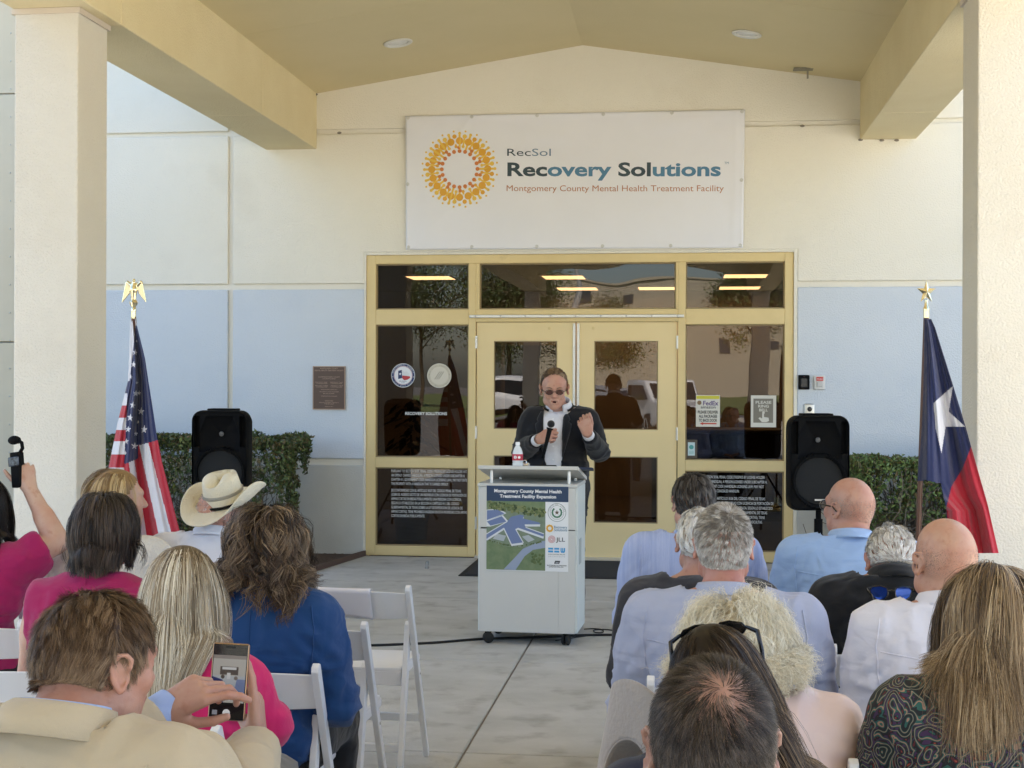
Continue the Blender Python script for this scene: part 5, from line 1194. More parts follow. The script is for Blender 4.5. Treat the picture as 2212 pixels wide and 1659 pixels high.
# ------------------------------------------------------------------ folding chairs
def make_chair():
    o = empty('folding_chair'); W = .215; B = .022
    fy, ty, tz = .43, .0, .80       # front foot y, top y, top z
    for s_ in (-1, 1):
        st = MB(); n = 10
        a = Vector((s_*W, ty, tz)); b = Vector((s_*W, fy, 0)); d = (b-a).normalized(); wv = Vector((0, d.z, -d.y)).normalized()   # in-plane width
        pr = [( .0, -.018), (.0, .018), ((b-a).length, .02), ((b-a).length, -.02)]
        pts = [(-.012, -.010), (-.012, .010), (0, .020), ((b-a).length, .017), ((b-a).length, -.017), (0, -.020)]
        bm = st.bm; va = []; vb = []
        for t, q in pts:
            p = a+d*t+Vector((0, -d.z, d.y))*q*1.0; va.append(bm.verts.new(p+Vector((-B/2, 0, 0)))); vb.append(bm.verts.new(p+Vector((B/2, 0, 0))))
        k = len(pts); bm.faces.new(va); bm.faces.new(vb[::-1])
        for i in range(k): bm.faces.new((va[i], vb[i], vb[(i+1) % k], va[(i+1) % k]))
        bmesh.ops.recalc_face_normals(bm, faces=bm.faces); q = st.build('front_leg', M_wresin, o, True, ang=30); md = q.modifiers.new('b', 'BEVEL'); md.width = .003; md.segments = 2; md.limit_method = 'ANGLE'
        st = MB(); a = Vector((s_*(W-.028), .14, .625)); b = Vector((s_*(W-.028), -.03, 0)); d = (b-a).normalized(); L_ = (b-a).length; bm = st.bm; va = []; vb = []
        for t, q in [(-.018, -.008), (-.018, .008), (0, .021), (L_*.5, .024), (L_, .017), (L_, -.017), (L_*.5, -.024), (0, -.021)]:
            p = a+d*t+Vector((0, -d.z, d.y))*q; va.append(bm.verts.new(p+Vector((-B/2, 0, 0)))); vb.append(bm.verts.new(p+Vector((B/2, 0, 0))))
        k = len(va); bm.faces.new(va); bm.faces.new(vb[::-1])
        for i in range(k): bm.faces.new((va[i], vb[i], vb[(i+1) % k], va[(i+1) % k]))
        bmesh.ops.recalc_face_normals(bm, faces=bm.faces); q = st.build('rear_leg', M_wresin, o, True, ang=30); md = q.modifiers.new('b', 'BEVEL'); md.width = .003; md.segments = 2; md.limit_method = 'ANGLE'
        MB().box((s_*(W-.055)-.011, .08, .405), (s_*(W-.055)+.011, .50, .44), bev=.008, seg=2).build('seat_rail', M_wresin, o, True)
        MB().lathe([(0, 0), (.006, 0), (.006, .003), (0, .004)], 10, Matrix.Translation((s_*(W+.0115), .21, .41)) @ Matrix.Rotation(R(90*s_), 4, 'Y')).build('bolt', M_steel, o)
    # curved back panel between the stiles
    bm = bmesh.new(); n = 12; R_ = []
    for i in range(n+1):
        x = -W+.008+(2*W-.016)*i/n; c = .035*(1-(2*i/n-1)**2); zt_ = .790-.012*(2*i/n-1)**2; zb_ = .665
        yt = .43*(1-zt_/.8)-c; yb = .43*(1-zb_/.8)-c
        R_.append([bm.verts.new((x, yt-.006, zt_)), bm.verts.new((x, yt+.006, zt_)), bm.verts.new((x, yb+.006, zb_)), bm.verts.new((x, yb-.006, zb_))])
    for i in range(n):
        for k in range(4): bm.faces.new((R_[i][k], R_[i+1][k], R_[i+1][(k+1) % 4], R_[i][(k+1) % 4]))
    bm.faces.new(R_[0]); bm.faces.new(R_[-1][::-1]); bmesh.ops.recalc_face_normals(bm, faces=bm.faces)
    mb = MB(); mb.bm.free(); mb.bm = bm; q = mb.build('backrest', M_wresin, o, True, ang=40); md = q.modifiers.new('b', 'BEVEL'); md.width = .003; md.segments = 2; md.limit_method = 'ANGLE'
    MB().box((-W+.045, .085, .437), (W-.045, .475, .455), bev=.008, seg=2).build('seat', M_wresin, o, True)
    MB().box((-W+.045, .085, .38), (W-.045, .105, .44), bev=.004).build('seat_apron', M_wresin, o, True)
    MB().box((-W+.01, .31-.010, .18), (W-.01, .31+.010, .215), bev=.004).build('front_stretcher', M_wresin, o, True)
    MB().box((-W+.03, .018-.01, .12), (W-.03, .018+.01, .155), bev=.004).build('rear_stretcher', M_wresin, o, True)
    return o
CHAIRS = [ # centre X, top Y, rotation, label
 (-1.345, 5.72, 0, 'empty white folding chair with a white cloth over its back'),
 (-1.325, 4.83, 0, 'empty white folding chair behind the cloth-draped one, beside the blue blazer'),
 (-1.30, 4.08, 2, 'white folding chair holding the woman in the blue blazer'),
 (-1.345, 3.32, 0, 'white folding chair under the woman with long straight blonde hair'),
 (-1.78, 5.22, 2, 'white folding chair under the man in the straw cowboy hat'),
 (-2.24, 5.02, 3, 'white folding chair under the blonde woman in the cream sweater'),
 (-1.93, 4.00, 4, 'white folding chair under the brown bobbed woman in magenta'),
 (-2.52, 4.68, 6, 'white folding chair under the woman holding up the camera'),
 (-1.02, 2.05, 3, 'white folding chair under the man in the tan blazer'),
 (.035, 5.66, 0, 'white folding chair under the man in the pale seersucker jacket'),
 (.67, 5.52, -2, 'white folding chair under the bald man with glasses'),
 (.05, 4.88, 0, 'white folding chair under the white haired man in charcoal suit'),
 (.69, 4.62, -2, 'white folding chair under the man in the black polo shirt'),
 (.12, 4.05, 0, 'white folding chair under the man with cropped grey hair'),
 (.79, 3.90, -2, 'white folding chair under the bald man in the white shirt'),
 (.16, 3.22, -1, 'white folding chair under the woman with curly cream hair'),
 (.72, 3.05, -2, 'white folding chair under the woman in the paisley blouse'),
 (.05, 2.45, -1, 'white folding chair under the woman with sunglasses on her head'),
 (.05, 1.62, -1, 'white folding chair under the man with thinning dark hair'),
]
c0_ = make_chair()
for i, (x, y, a, lab) in enumerate(CHAIRS):
    c = c0_ if i == 0 else copy_tree(c0_)
    c.location = (x, y, 0); c.rotation_euler = (0, 0, R(a)); tag(c, lab, 'folding chair', 'white folding chairs in rows')
# cloth over the first chair's back
n, m_ = 26, 22; V = []
for j in range(m_+1):
    for i in range(n+1):
        s = i/n; x = -.235+.30*s; q = j/m_
        c = .035*(1-(x/.215)**2) if abs(x) < .215 else 0; yb_f = lambda z: .43*(1-z/.8)-c
        if q < .40: z = .797-(.40-q)/.40*.13*(1-.1*s); y = yb_f(z)+.014+.006*math.sin(s*9)
        elif q < .48: a = (q-.40)/.08*PI; z = .797+.004*math.sin(a); y = yb_f(.797)+.014*math.cos(a)
        else: z = .797-(q-.48)/.52*(.135+.012*math.sin(s*5+1)-.02*(1-s)); y = yb_f(z)-.014-.010*(q-.48)*math.sin(s*11+q*4)-.006
        V.append((x, y, z))
F = [(j*(n+1)+i, j*(n+1)+i+1, (j+1)*(n+1)+i+1, (j+1)*(n+1)+i) for j in range(m_) for i in range(n)]
cl = link('draped_cloth', mesh_np('draped_cloth', V, F), mat('white_cloth', (.78, .76, .80), .8), None, loc=(-1.345, 5.72, 0)); tag(cl, 'white cloth folded over the back of the empty front chair', 'cloth'); cl.modifiers.new('s', 'SOLIDIFY').thickness = .0015
# ------------------------------------------------------------------ people
from mathutils.bvhtree import BVHTree
def V3(*a): return np.array(a if len(a) > 1 else a[0], float)
def skin_mat(name, c, red=.25):
    c2 = (c[0]*.93, c[1]*(.9-red*.4), c[2]*(.88-red*.45))
    return mat(name, c, .44, col2=c2, nscale=11, bump=.35, bscale=130, spec=.35, sss=.12, bdist=.002, stain=((c[0]*.72, c[1]*.5, c[2]*.42), 38, .57, .12, .45))
SK_A = skin_mat('skin_ruddy', (.50, .29, .215), .35); SK_B = skin_mat('skin_fair', (.58, .38, .285), .25); SK_C = skin_mat('skin_tan', (.48, .29, .20), .3)
def hair_mat(name, dark, mid, light, rough=.42):
    m = bpy.data.materials.new(name); m.use_nodes = True; N = m.node_tree.nodes; L = m.node_tree.links; b = N['Principled BSDF']
    at_ = N.new('ShaderNodeAttribute'); at_.attribute_name = 'tint'; cr = N.new('ShaderNodeValToRGB'); L.new(at_.outputs['Fac'], cr.inputs[0])
    e = cr.color_ramp.elements; e[0].color = (*dark, 1); e[0].position = .08; e[1].color = (*light, 1); e[1].position = .95; k = e.new(.5); k.color = (*mid, 1)
    L.new(cr.outputs[0], b.inputs['Base Color']); b.inputs['Roughness'].default_value = rough; b.inputs['Specular IOR Level'].default_value = .22
    return m
def hand(f, w, M, side, curls, spread=(.0, 0., 0., 0.), thumb=((.75, .60, -.25), (.55, .8, -.2), (.35, .9, -.2)), s=1.0, r=1.0, k=.004):
    """side +1: thumb towards +x of M (left hand palm down), -1 right hand. curls: 4 triples of degrees, index first"""
    M = np.array(M); T = lambda p: w + M @ (V3(p)*s); m = side
    KX = (.030, .010, -.010, -.029); KY = (.088, .092, .086, .077); SEG = ((.042, .026, .021), (.046, .029, .022), (.042, .027, .021), (.033, .021, .018))
    for i in range(4): f.cap(T((m*KX[i]*.55, .008, 0)), T((m*KX[i], KY[i]-.006, 0)), .0165*s*r, .0115*s*r, k=.012)
    f.cap(T((m*.012, .03, -.006)), T((-m*.018, .04, -.006)), .014*s, .012*s, k=.012)
    for i in range(4):
        p = V3(m*KX[i], KY[i]-.004, 0); a = 0; rr = (.0095, .0085, .0077, .0066) if i < 3 else (.0082, .0073, .0066, .0058)
        for j in range(3):
            a += R(curls[i][j]); d = V3(m*spread[i], math.cos(a), -math.sin(a)); d /= np.linalg.norm(d); q = p+d*SEG[i][j]
            f.cap(T(p), T(q), rr[j]*s*r, rr[j+1]*s*r, k=.0025 if j else k); p = q
    p = V3(m*.020, .014, -.006); rr = (.0145, .0105, .0092, .0075)
    for j, (L_, d) in enumerate(zip((.044, .033, .026), thumb)):
        d = V3(m*d[0], d[1], d[2]); d /= np.linalg.norm(d); q = p+d*L_; f.cap(T(p), T(q), rr[j]*s*r, rr[j+1]*s*r, k=.008 if j == 0 else .003); p = q
RELAX = ((25, 35, 20), (30, 40, 22), (33, 42, 22), (35, 45, 25))

def rotm(yaw=0, pitch=0, roll=0):
    return np.array(Matrix.Rotation(R(yaw), 3, 'Z') @ Matrix.Rotation(R(pitch), 3, 'X') @ Matrix.Rotation(R(roll), 3, 'Y'))
class Fig:
    """one person: joints in the person's own frame, facing +Y"""
    def __init__(s, label, X, Y, top, yaw=0, seated=True, sw=.185, bulk=1., head=(0, 0, 0), hs=1., hoff=(0, .0), lean=0., arms=None, group='seated audience', near=False, hz=None, neckr=1., shz=0., nz=0., ny=0.):
        s.o = empty('person', (X, Y, 0), R(yaw)); tag(s.o, label, 'person', group)
        s.top, s.bulk, s.sw, s.hs, s.near = top, bulk, sw, hs, near; s.yaw = yaw; s.loc = V3(X, Y, 0)
        hipz = .54 if seated else .95; s.hipz = hipz
        s.HM = rotm(*head); s.Hc = V3(hoff[0], hoff[1], top-.117*hs)
        s.N = V3(hoff[0]*.4, -.05+lean*.9, top-.262*hs-.004+nz); s.N[1] += ny; s.P = V3(0, -.02, hipz)
        s.C = s.P*.30+s.N*.70; s.C[1] -= .012
        zs = s.N[2]-.062+shz; s.S = {q: V3(q*sw+s.N[0]*.5, s.N[1]-.002, zs) for q in (-1, 1)}
        s.E = {q: V3(q*(sw+.055), s.N[1]+.03, zs-.275) for q in (-1, 1)}; s.W = {q: V3(q*.09, .24, hipz+.11) for q in (-1, 1)}
        if not seated: s.E = {q: V3(q*(sw+.07), -.03, zs-.28) for q in (-1, 1)}; s.W = {q: V3(q*(sw+.06), .06, zs-.53) for q in (-1, 1)}
        if arms:
            for k, v in arms.items(): getattr(s, k[0])[k[1]] = V3(v)
        if seated: s.K = {q: V3(q*.13, .40, .51) for q in (-1, 1)}; s.A = {q: V3(q*.12, .42, .09) for q in (-1, 1)}
        else: s.K = {q: V3(q*.11, .02, .50) for q in (-1, 1)}; s.A = {q: V3(q*.12, -.02, .09) for q in (-1, 1)}
        s.HJ = {q: V3(q*.09, -.01, hipz-.02) for q in (-1, 1)}
    def local(s, p): return np.array(Matrix.Rotation(-R(s.yaw), 3, 'Z') @ (Vector(p)-Vector(s.loc)))
    def torso(s, f, o):
        b, w = s.bulk, s.sw; N, P, C = s.N, s.P, s.C; zs = s.S[1][2]
        f.cap(s.S[-1]+V3(.03, 0, -.004), s.S[1]+V3(-.03, 0, -.004), .050*b+o, k=.03)
        for q in (-1, 1):
            f.cap(N+V3(q*.018, .0, .018), s.S[q]+V3(-q*.035, 0, .006), .040+o*.7, .046*b+o*.8, k=.035)
            f.ell(s.S[q]+V3(-q*.005, 0, -.008), V3(.052, .055, .056)*b+o, k=.03)
            f.ell((s.S[q]*.55+C*.45)+V3(q*.004, -.012, -.05), V3(w*.52, .088*b, .125)+o, k=.05)
        f.ell(C+V3(0, .006, .0), V3(w*.86*b, .112*b, .17)+o, k=.05)
        f.ell(P*.62+C*.38+V3(0, .008, 0), V3(w*.83*b, .118*b**1.5, .15)+o, k=.06)
        f.ell(P+V3(0, .0, .0), V3(.172*b, .135*b, .12)+o, k=.05)
    def arm(s, f, q, o, up=1., lo=1., r=1.):
        S, E, W = s.S[q], s.E[q], s.W[q]
        f.cap(S, S+(E-S)*up, .047*r+o, (.047+(.040-.047)*up)*r+o, k=.03)
        f.ell(S+(E-S)*.38, V3(.049, .049, .07)*r+o, k=.02)
        if lo > 0: f.cap(E, E+(W-E)*lo, .040*r+o, (.040+(.0265-.040)*lo)*r+o*.9, k=.015); 
        if lo > .4: f.cap(E+(W-E)*.1, E+(W-E)*.45, .041*r+o, .036*r+o, k=.02)
    def legs(s, f, o):
        f.ell(s.P, V3(.172*s.bulk, .135, .11)+o, k=.04)
        for q in (-1, 1):
            f.cap(s.HJ[q], s.K[q], .088*s.bulk+o, .060+o, k=.04); f.cap(s.K[q], s.A[q], .056+o, .040+o*1.4, k=.02)
    def headsdf(s, f, ears=True, mouth=0., jaw=1., fat=1., neck=1.):
        M, c, h = s.HM, s.Hc, s.hs; T = lambda *p: c+M @ (V3(*p)*h); E = lambda p, r, k=.02, op='u', RM=None: f.ell(T(*p), V3(r)*h, M if RM is None else M @ RM, k=k, op=op)
        E((0, -.012, .030), (.076, .097, .087), .0); E((0, -.050, .0), (.062, .058, .065), .03); E((0, .028, -.03), (.061*fat, .066, .084), .03); E((0, .046, -.080), (.046*fat*jaw, .042, .034), .03)
        f.cap(T(-.03, .080, .026), T(.03, .080, .026), .014*h, k=.02); f.cap(T(0, .086, .014), T(0, .108, -.024), .0085*h, .0125*h, k=.010)
        for q in (-1, 1):
            E((q*.011, .102, -.029), (.008, .009, .007), .006); E((q*.038*fat, .066, -.024), (.023, .02, .022), .02)
            E((q*.031, .098, .004), (.017, .012, .0095), .006, 's'); E((q*.031, .079, .004), (.0125, .0125, .0125), .002)
            E((q*.050*fat, .02, -.07), (.022, .035, .03), .02)
        f.cap(T(-.019, .091, -.056), T(.019, .091, -.056), .0065*h, k=.006); f.cap(T(-.015, .089, -.066-mouth*.6), T(.015, .089, -.066-mouth*.6), .007*h, k=.006)
        if mouth: E((0, .098, -.061-mouth*.3), (.015, .02, .004+mouth*.45), .003, 's')
        E((0, .070, -.100-mouth*.3), (.021, .021, .016), .02)
        if ears:
            for q in (-1, 1):
                RM = rotm(-q*24, 0, 0); L_ = lambda y, z, x=0: T(q*(.076+x)+q*abs(y)*0, -.004+y, -.012+z)
                E((q*.079, -.004, -.012), (.0055, .017, .029), .004, 'u', RM)
                pts = [(.012, .012), (.013, .026), (.004, .034), (-.008, .033), (-.017, .024), (-.019, .008), (-.014, -.008), (-.006, -.02), (.001, -.028), (.006, -.024), (.008, -.012)]
                P_ = []
                for y, z in pts:
                    v = RM @ V3(q*.006, y, z); P_.append(T(q*.079+v[0], -.004+v[1], -.012+v[2]))
                for a, b in zip(P_[:-1], P_[1:]): f.cap(a, b, .0042*h, .0042*h, k=.003)
                v = RM @ V3(q*.007, .003, -.003); E((q*.079+v[0], -.004+v[1], -.012+v[2]), (.0045, .007, .012), .004, 's')
        f.cap(T(0, -.030, -.055), s.N+V3(0, .0, -.01), .054*h*(.5+.5*fat)*neck, .063*(.5+.5*fat)*neck, k=.03*neck)
    def skin(s, m, h=.018, hf=.0064, handspec=None, arms=1., **kw):
        """continuous body: head, neck, trunk, arms, hands, legs"""
        pts = [s.Hc, s.N, s.P]+[x[q] for x in (s.S, s.E, s.W, s.K, s.A) for q in (-1, 1)]; lo = np.min(pts, 0)-.16; hi = np.max(pts, 0)+.16; lo[2] = .0; hi[1] += .12
        fine = [(s.Hc-V3(.115, .125, .16)*s.hs, s.Hc+V3(.115, .145, .14)*s.hs, hf)]
        hs_ = handspec or {}
        for q in (-1, 1):
            if q in hs_: c = s.W[q]+np.array(hs_[q]['M'])[:, 1]*.08; e = V3(.11, .11, .11); fine.append((c-e, c+e, hs_[q].get('h', .004)))
        f = Field(lo, hi, h, fine); s.torso(f, -.012); s.legs(f, -.012)
        for q in (-1, 1):
            s.arm(f, q, -.004 if arms == 1 else 0.)
            if q in hs_: hh = {k: v for k, v in hs_[q].items() if k != 'h'}; hand(f, s.W[q], side=-q, **hh)
            else:
                d = s.W[q]-s.E[q]; d /= np.linalg.norm(d); d = V3(d[0], d[1], 0)/max(np.linalg.norm(d[:2]), .01); x = V3(d[1], -d[0], 0)
                hand(f, s.W[q], np.stack([x, d, V3(0, 0, 1)], 1), -q, RELAX, k=.006)
            f.cap(s.A[q]+V3(0, -.03, -.04), s.A[q]+V3(0, .13, -.055), .038, .03, k=.03)
        s.headsdf(f, **kw); V, F = f.nets(2 if s.near else 1); s.body = link('body', mesh_np('body', V, F), m, s.o); return s.body
    def fine_hand(s): pass
    def top_g(s, name, m, o=.012, h=None, sleeve='long', cut=None, hem=None, neckz=.0, necktilt=.35, folds=.006, seed=1, neckw=0, armr=1., cutfn=None, hemlow=None, crease=.013, fseed=None, cuff=.955):
        h = h or (.009 if s.near else .013); pts = [s.N, s.P]+[x[q] for x in (s.S, s.E, s.W) for q in (-1, 1)]; lo = np.min(pts, 0)-.17; hi = np.max(pts, 0)+.17
        hemz = (s.P[2]-.05) if hem is None else hem; lo[2] = min(lo[2], hemz-.02)
        f = Field(lo, hi, h); s.torso(f, o)
        if hemlow: f.cap(s.P, V3(0, s.P[1], hemlow+.1), .16*s.bulk+o, .17*s.bulk+o, k=.05)
        for q in (-1, 1):
            if sleeve == 'long': s.arm(f, q, o+.003, 1, cuff, armr)
            elif sleeve == 'short': s.arm(f, q, o+.010, .62, 0, armr)
            elif sleeve == 'none': f.cap(s.S[q], s.S[q]+V3(0, 0, -.03), .05*armr+o*.5, k=.03)
        X, Y, Z = (f.ax[0][:, None, None], f.ax[1][None, :, None], f.ax[2][None, None, :])
        nn = V3(0, necktilt, 1); nn /= np.linalg.norm(nn); c_ = s.N+V3(0, 0, .012+neckz); pl = (Y-c_[1])*nn[1]+(Z-c_[2])*nn[2]+0*X
        rr = np.sqrt((X-s.N[0])**2+(Y-s.N[1]-.02)**2)+0*Z-.125; f.V = np.maximum(f.V, -np.maximum(-pl, rr))
        if crease:                 # pulled folds: ridges laid over the back, then blended in
            rg = np.random.RandomState(seed+7); X0 = s.N[0]*.5; Sz = s.S[1][2]
            def ridge(pts, r):
                ys_ = np.linspace(f.ax[1][0]+.001, f.ax[1][-1]-.001, 140); out = []
                for (xa, za), (xb, zb_) in zip(pts[:-1], pts[1:]):
                    for t in np.linspace(0, 1, 4)[:-1]:
                        x, z = xa+(xb-xa)*t, za+(zb_-za)*t; v = f.sample(np.stack([np.full(140, x), ys_, np.full(140, z)], 1)); i = int(np.argmax(v < 0))
                        if v[i] < 0: out.append(V3(x, ys_[i]+r*.35, z))
                m_ = len(out)
                for i in range(m_-1):
                    w_ = math.sin(PI*(i+.5)/m_)**.5; f.cap(out[i], out[i+1], r*w_, r*w_, k=.010)
            for q in (-1, 1):
                for k in range(4):
                    x0 = q*(s.sw-.01-rg.rand()*.02); z0 = Sz-.10-.025*k-rg.rand()*.02; x1 = q*(.02+rg.rand()*.07); z1 = z0-.02-k*.03-rg.rand()*.06
                    ridge([(X0+x0, z0), (X0+(x0*.55+x1*.45), (z0+z1)/2-.012+rg.rand()*.01), (X0+x1, z1)], crease*(.7+.6*rg.rand()))
                for k in range(3):
                    z = s.hipz+.06+k*.055+rg.rand()*.02; ridge([(X0+q*(.15-.01*k), z+.02), (X0+q*.08, z), (X0-q*.02*rg.rand(), z+.015)], crease*(.8+.5*rg.rand()))
                A_, B_ = s.E[q]+(s.S[q]-s.E[q])*.35, s.E[q]+(s.S[q]-s.E[q])*.95
                ridge([(A_[0]-q*.03, A_[2]), (A_[0]*.5+B_[0]*.5+q*.01, (A_[2]+B_[2])/2), (B_[0]-q*.005, B_[2]-.03)], crease*.9); ridge([(A_[0]-q*.035, A_[2]+.05), (A_[0]+q*.03, A_[2]+.02)], crease)
        for q in (-1, 1):          # straight sleeve ends
            if sleeve == 'none': continue
            A_, B_, t_ = (s.E[q], s.W[q], cuff) if sleeve == 'long' else (s.S[q], s.E[q], .66)
            dd = (B_-A_)/np.linalg.norm(B_-A_); c_ = A_+(B_-A_)*t_; pr = (X-c_[0])*dd[0]+(Y-c_[1])*dd[1]+(Z-c_[2])*dd[2]
            ra = np.sqrt((X-c_[0])**2+(Y-c_[1])**2+(Z-c_[2])**2)-.10; f.V = np.maximum(f.V, -np.maximum(-pr, ra))
        inarm = np.zeros_like(f.V, bool)
        if sleeve != 'none':
            for q in (-1, 1): inarm |= (np.abs(X+0*Y+0*Z) > s.sw*1.02+.0) & (np.sign(X+0*Y+0*Z) == q)
        hcut = (hemz-Z)+0*X+0*Y; f.V = np.where(inarm & (s.W[1][2] < hemz+.2), f.V, np.maximum(f.V, hcut))
        if sleeve == 'none':
            for q in (-1, 1): X_c = q*(X-q*(s.sw+.022)); f.V = np.maximum(f.V, X_c+0*Y+0*Z)
        if cutfn is not None: f.V = np.maximum(f.V, cutfn(X, Y, Z))
        V, F = f.nets(2); n = vnormals(V, F); s.cf = f
        sd = seed*13; q1 = V*V3(1, 1, .55)
        w = noise(q1 + .03*np.stack([noise(V, 9, sd+1), noise(V, 9, sd+2), noise(V, 9, sd+3)], 1), 13, sd); rid = (1-np.abs(w))**3
        w2 = noise(V*V3(.6, .6, 1.8), 16, sd+5); rid2 = (1-np.abs(w2))**4
        lowm = np.clip((s.C[2]+.05-V[:, 2])/.15, 0, 1)
        fold = folds*(rid-.35)+folds*.9*(rid2-.3)*lowm
        for q in (-1, 1):      # creases where the sleeve meets the trunk and at the elbow
            d = np.linalg.norm(V-(s.S[q]*.75+s.C*.25+V3(q*.03, -.05, -.06)), axis=1); fold += folds*.8*np.exp(-(d/.07)**2)*np.sin((V[:, 0]*q+V[:, 2])*95)
            d = np.linalg.norm(V-s.E[q], axis=1); fold += folds*1.0*np.exp(-(d/.06)**2)*np.sin(V[:, 2]*130+V[:, 0]*40+noise(V, 12, sd)*2)
        edge = np.clip((V[:, 2]-hemz)/.02, 0, 1)
        V = V+n*(fold*edge)[:, None]
        s.bvh = BVHTree.FromPolygons(V.tolist(), F.tolist()); s.top = link(name, mesh_np(name, V, F), m, s.o); return s.top
    def trousers(s, m, o=.014):
        pts = [s.P]+[x[q] for x in (s.K, s.A) for q in (-1, 1)]; lo = np.min(pts, 0)-.2; hi = np.max(pts, 0)+.2; f = Field(lo, hi, .014); s.legs(f, o); f.half((0, 0, s.P[2]+.10), (0, 0, 1)); f.half((0, 0, .07), (0, 0, -1))
        V, F = f.nets(1); n = vnormals(V, F); V = V+n*(.008*((1-np.abs(noise(V*V3(1, .6, 1), 12, 9)))**3-.3))[:, None]; return link('trousers', mesh_np('trousers', V, F), m, s.o)
    def shoes(s, m):
        for q in (-1, 1):
            a = s.A[q]; f = Field(a+V3(-.07, -.12, -.1), a+V3(.07, .24, .04), .008); f.cap(a+V3(0, -.035, -.052), a+V3(0, .12, -.058), .043, .038, k=.03); f.cap(a, a+V3(0, 0, -.04), .042, .045, k=.03); f.half(a+V3(0, 0, -.088), (0, 0, -1)); f.half(a+V3(0, 0, -.01), (0, 0, 1))
            V, F = f.nets(1); link('shoe', mesh_np('shoe', V, F), m, s.o)
    def surf(s, x, z, back=True, off=.001):
        h = s.bvh.ray_cast(Vector((x, -.6 if back else .7, z)), Vector((0, 1 if back else -1, 0)))
        return V3(x, h[0].y+(-off if back else off), z) if h[0] is not None else None
    def seam(s, pts, m, r=.0028, name='seam', n=24, back=True):
        out = []
        for a, b in zip(pts[:-1], pts[1:]):
            for k in range(n):
                t = k/n; q = s.surf(a[0]+(b[0]-a[0])*t, a[1]+(b[1]-a[1])*t, back)
                if q is not None: out.append(q)
        if len(out) > 3:
            out = np.array(out); 
            for _ in range(2): out[1:-1] = (out[:-2]+out[2:]+2*out[1:-1])/4
            MB().tube([tuple(q) for q in out], r, 5).build(name, m, s.o, True)
    def yoke(s, m, mid=True, z=-.055):
        S = s.S[1]; w = s.sw+.0; c = s.N[0]*.5; s.seam([(c-w, S[2]+z+.01), (c-w*.4, S[2]+z-.004), (c+w*.4, S[2]+z-.004), (c+w, S[2]+z+.01)], m, name='yoke_seam')
        for q in (-1, 1): s.seam([(q*(w+.000)+c, S[2]+.045), (q*(w+.012)+c, S[2]-.03), (q*(w+.004)+c, S[2]-.12), (q*(w-.012)+c, S[2]-.19)], m, name='armhole_seam')
    def backseam(s, m):
        S = s.S[1]; c = s.N[0]*.5; w = s.sw; s.seam([(c, S[2]+.03), (c+.003, S[2]-.2), (c, s.hipz+.02)], m, r=.0024, name='back_seam')
        for q in (-1, 1): s.seam([(q*(w+.0)+c, S[2]+.045), (q*(w+.014)+c, S[2]-.03), (q*(w+.006)+c, S[2]-.12), (q*(w-.012)+c, S[2]-.19)], m, name='armhole_seam')
    def collar(s, m, name='collar', rx=.066, ry=.069, hgt=.036, fall=.040, flare=.018, gap=34, tilt=-16, dz=0., dy=0., n=56, th=.002, curve=0.):
        """folded collar standing round the neck, open at the throat"""
        prof = [(-.001, -.012), (0, hgt*.55), (.0005, hgt*.92), (.003, hgt), (.007, hgt*.98), (.010+flare*.25, hgt*.72), (.010+flare*.6, hgt*.3), (.011+flare, hgt-fall)]
        M = rotm(0, tilt, 0); V = []; 
        for i in range(n+1):
            a = -PI/2+(-180+gap+(360-2*gap)*i/n)*PI/180; fr = abs(i/n-.5)*2
            for r, z in prof:
                rr = r+.004*math.sin(a*3)*(z < hgt*.5); zz = z-(fall*.5*max(0, fr-.8)/.2*(r > .008))-curve*(1-fr)**2*(r > .008)*0
                p = V3((rx+rr)*math.cos(a), (ry+rr)*math.sin(a), zz); V.append(s.N+V3(0, .004+dy, .0+dz)+M @ p)
        k = len(prof); F = [(i*k+j, (i+1)*k+j, (i+1)*k+j+1, i*k+j+1) for i in range(n) for j in range(k-1)]
        o = link(name, mesh_np(name, V, F), m, s.o); md = o.modifiers.new('s', 'SOLIDIFY'); md.thickness = th; md.offset = 0; return o
    def cuff(s, q, m, r=.034, L_=.05, t0=.93, name='cuff'):
        d = s.W[q]-s.E[q]; ln = np.linalg.norm(d); d /= ln; a = s.E[q]+d*(ln*t0); b = a+d*L_
        o = MB().tube([a, a+d*.004, b-d*.006, b], [r*.98, r*1.04, r, r*.985], 20, caps=False).build(name, m, s.o, True); md = o.modifiers.new('s', 'SOLIDIFY'); md.thickness = .002; return o
    # ---------------- hair
    def collision(s, extra=.012, h=.014):
        pts = [s.Hc, s.N, s.P]+[x[q] for x in (s.S, s.E) for q in (-1, 1)]; lo = np.min(pts, 0)-.2; hi = np.max(pts, 0)+.2
        f = Field(lo, hi, h, [(s.Hc-.14, s.Hc+.14, .009)]); s.torso(f, extra)
        for q in (-1, 1): s.arm(f, q, extra, 1, 0)
        M, c, hh = s.HM, s.Hc, s.hs; T = lambda *p: c+M @ (V3(*p)*hh)
        f.ell(T(0, -.012, .030), V3(.076, .097, .087)*hh, M, k=.0); f.ell(T(0, -.050, .0), V3(.062, .058, .065)*hh, M, k=.03); f.ell(T(0, .028, -.03), V3(.061, .066, .084)*hh, M, k=.03); f.cap(T(0, -.03, -.055), s.N, .055*hh, .062, k=.03)
        return f
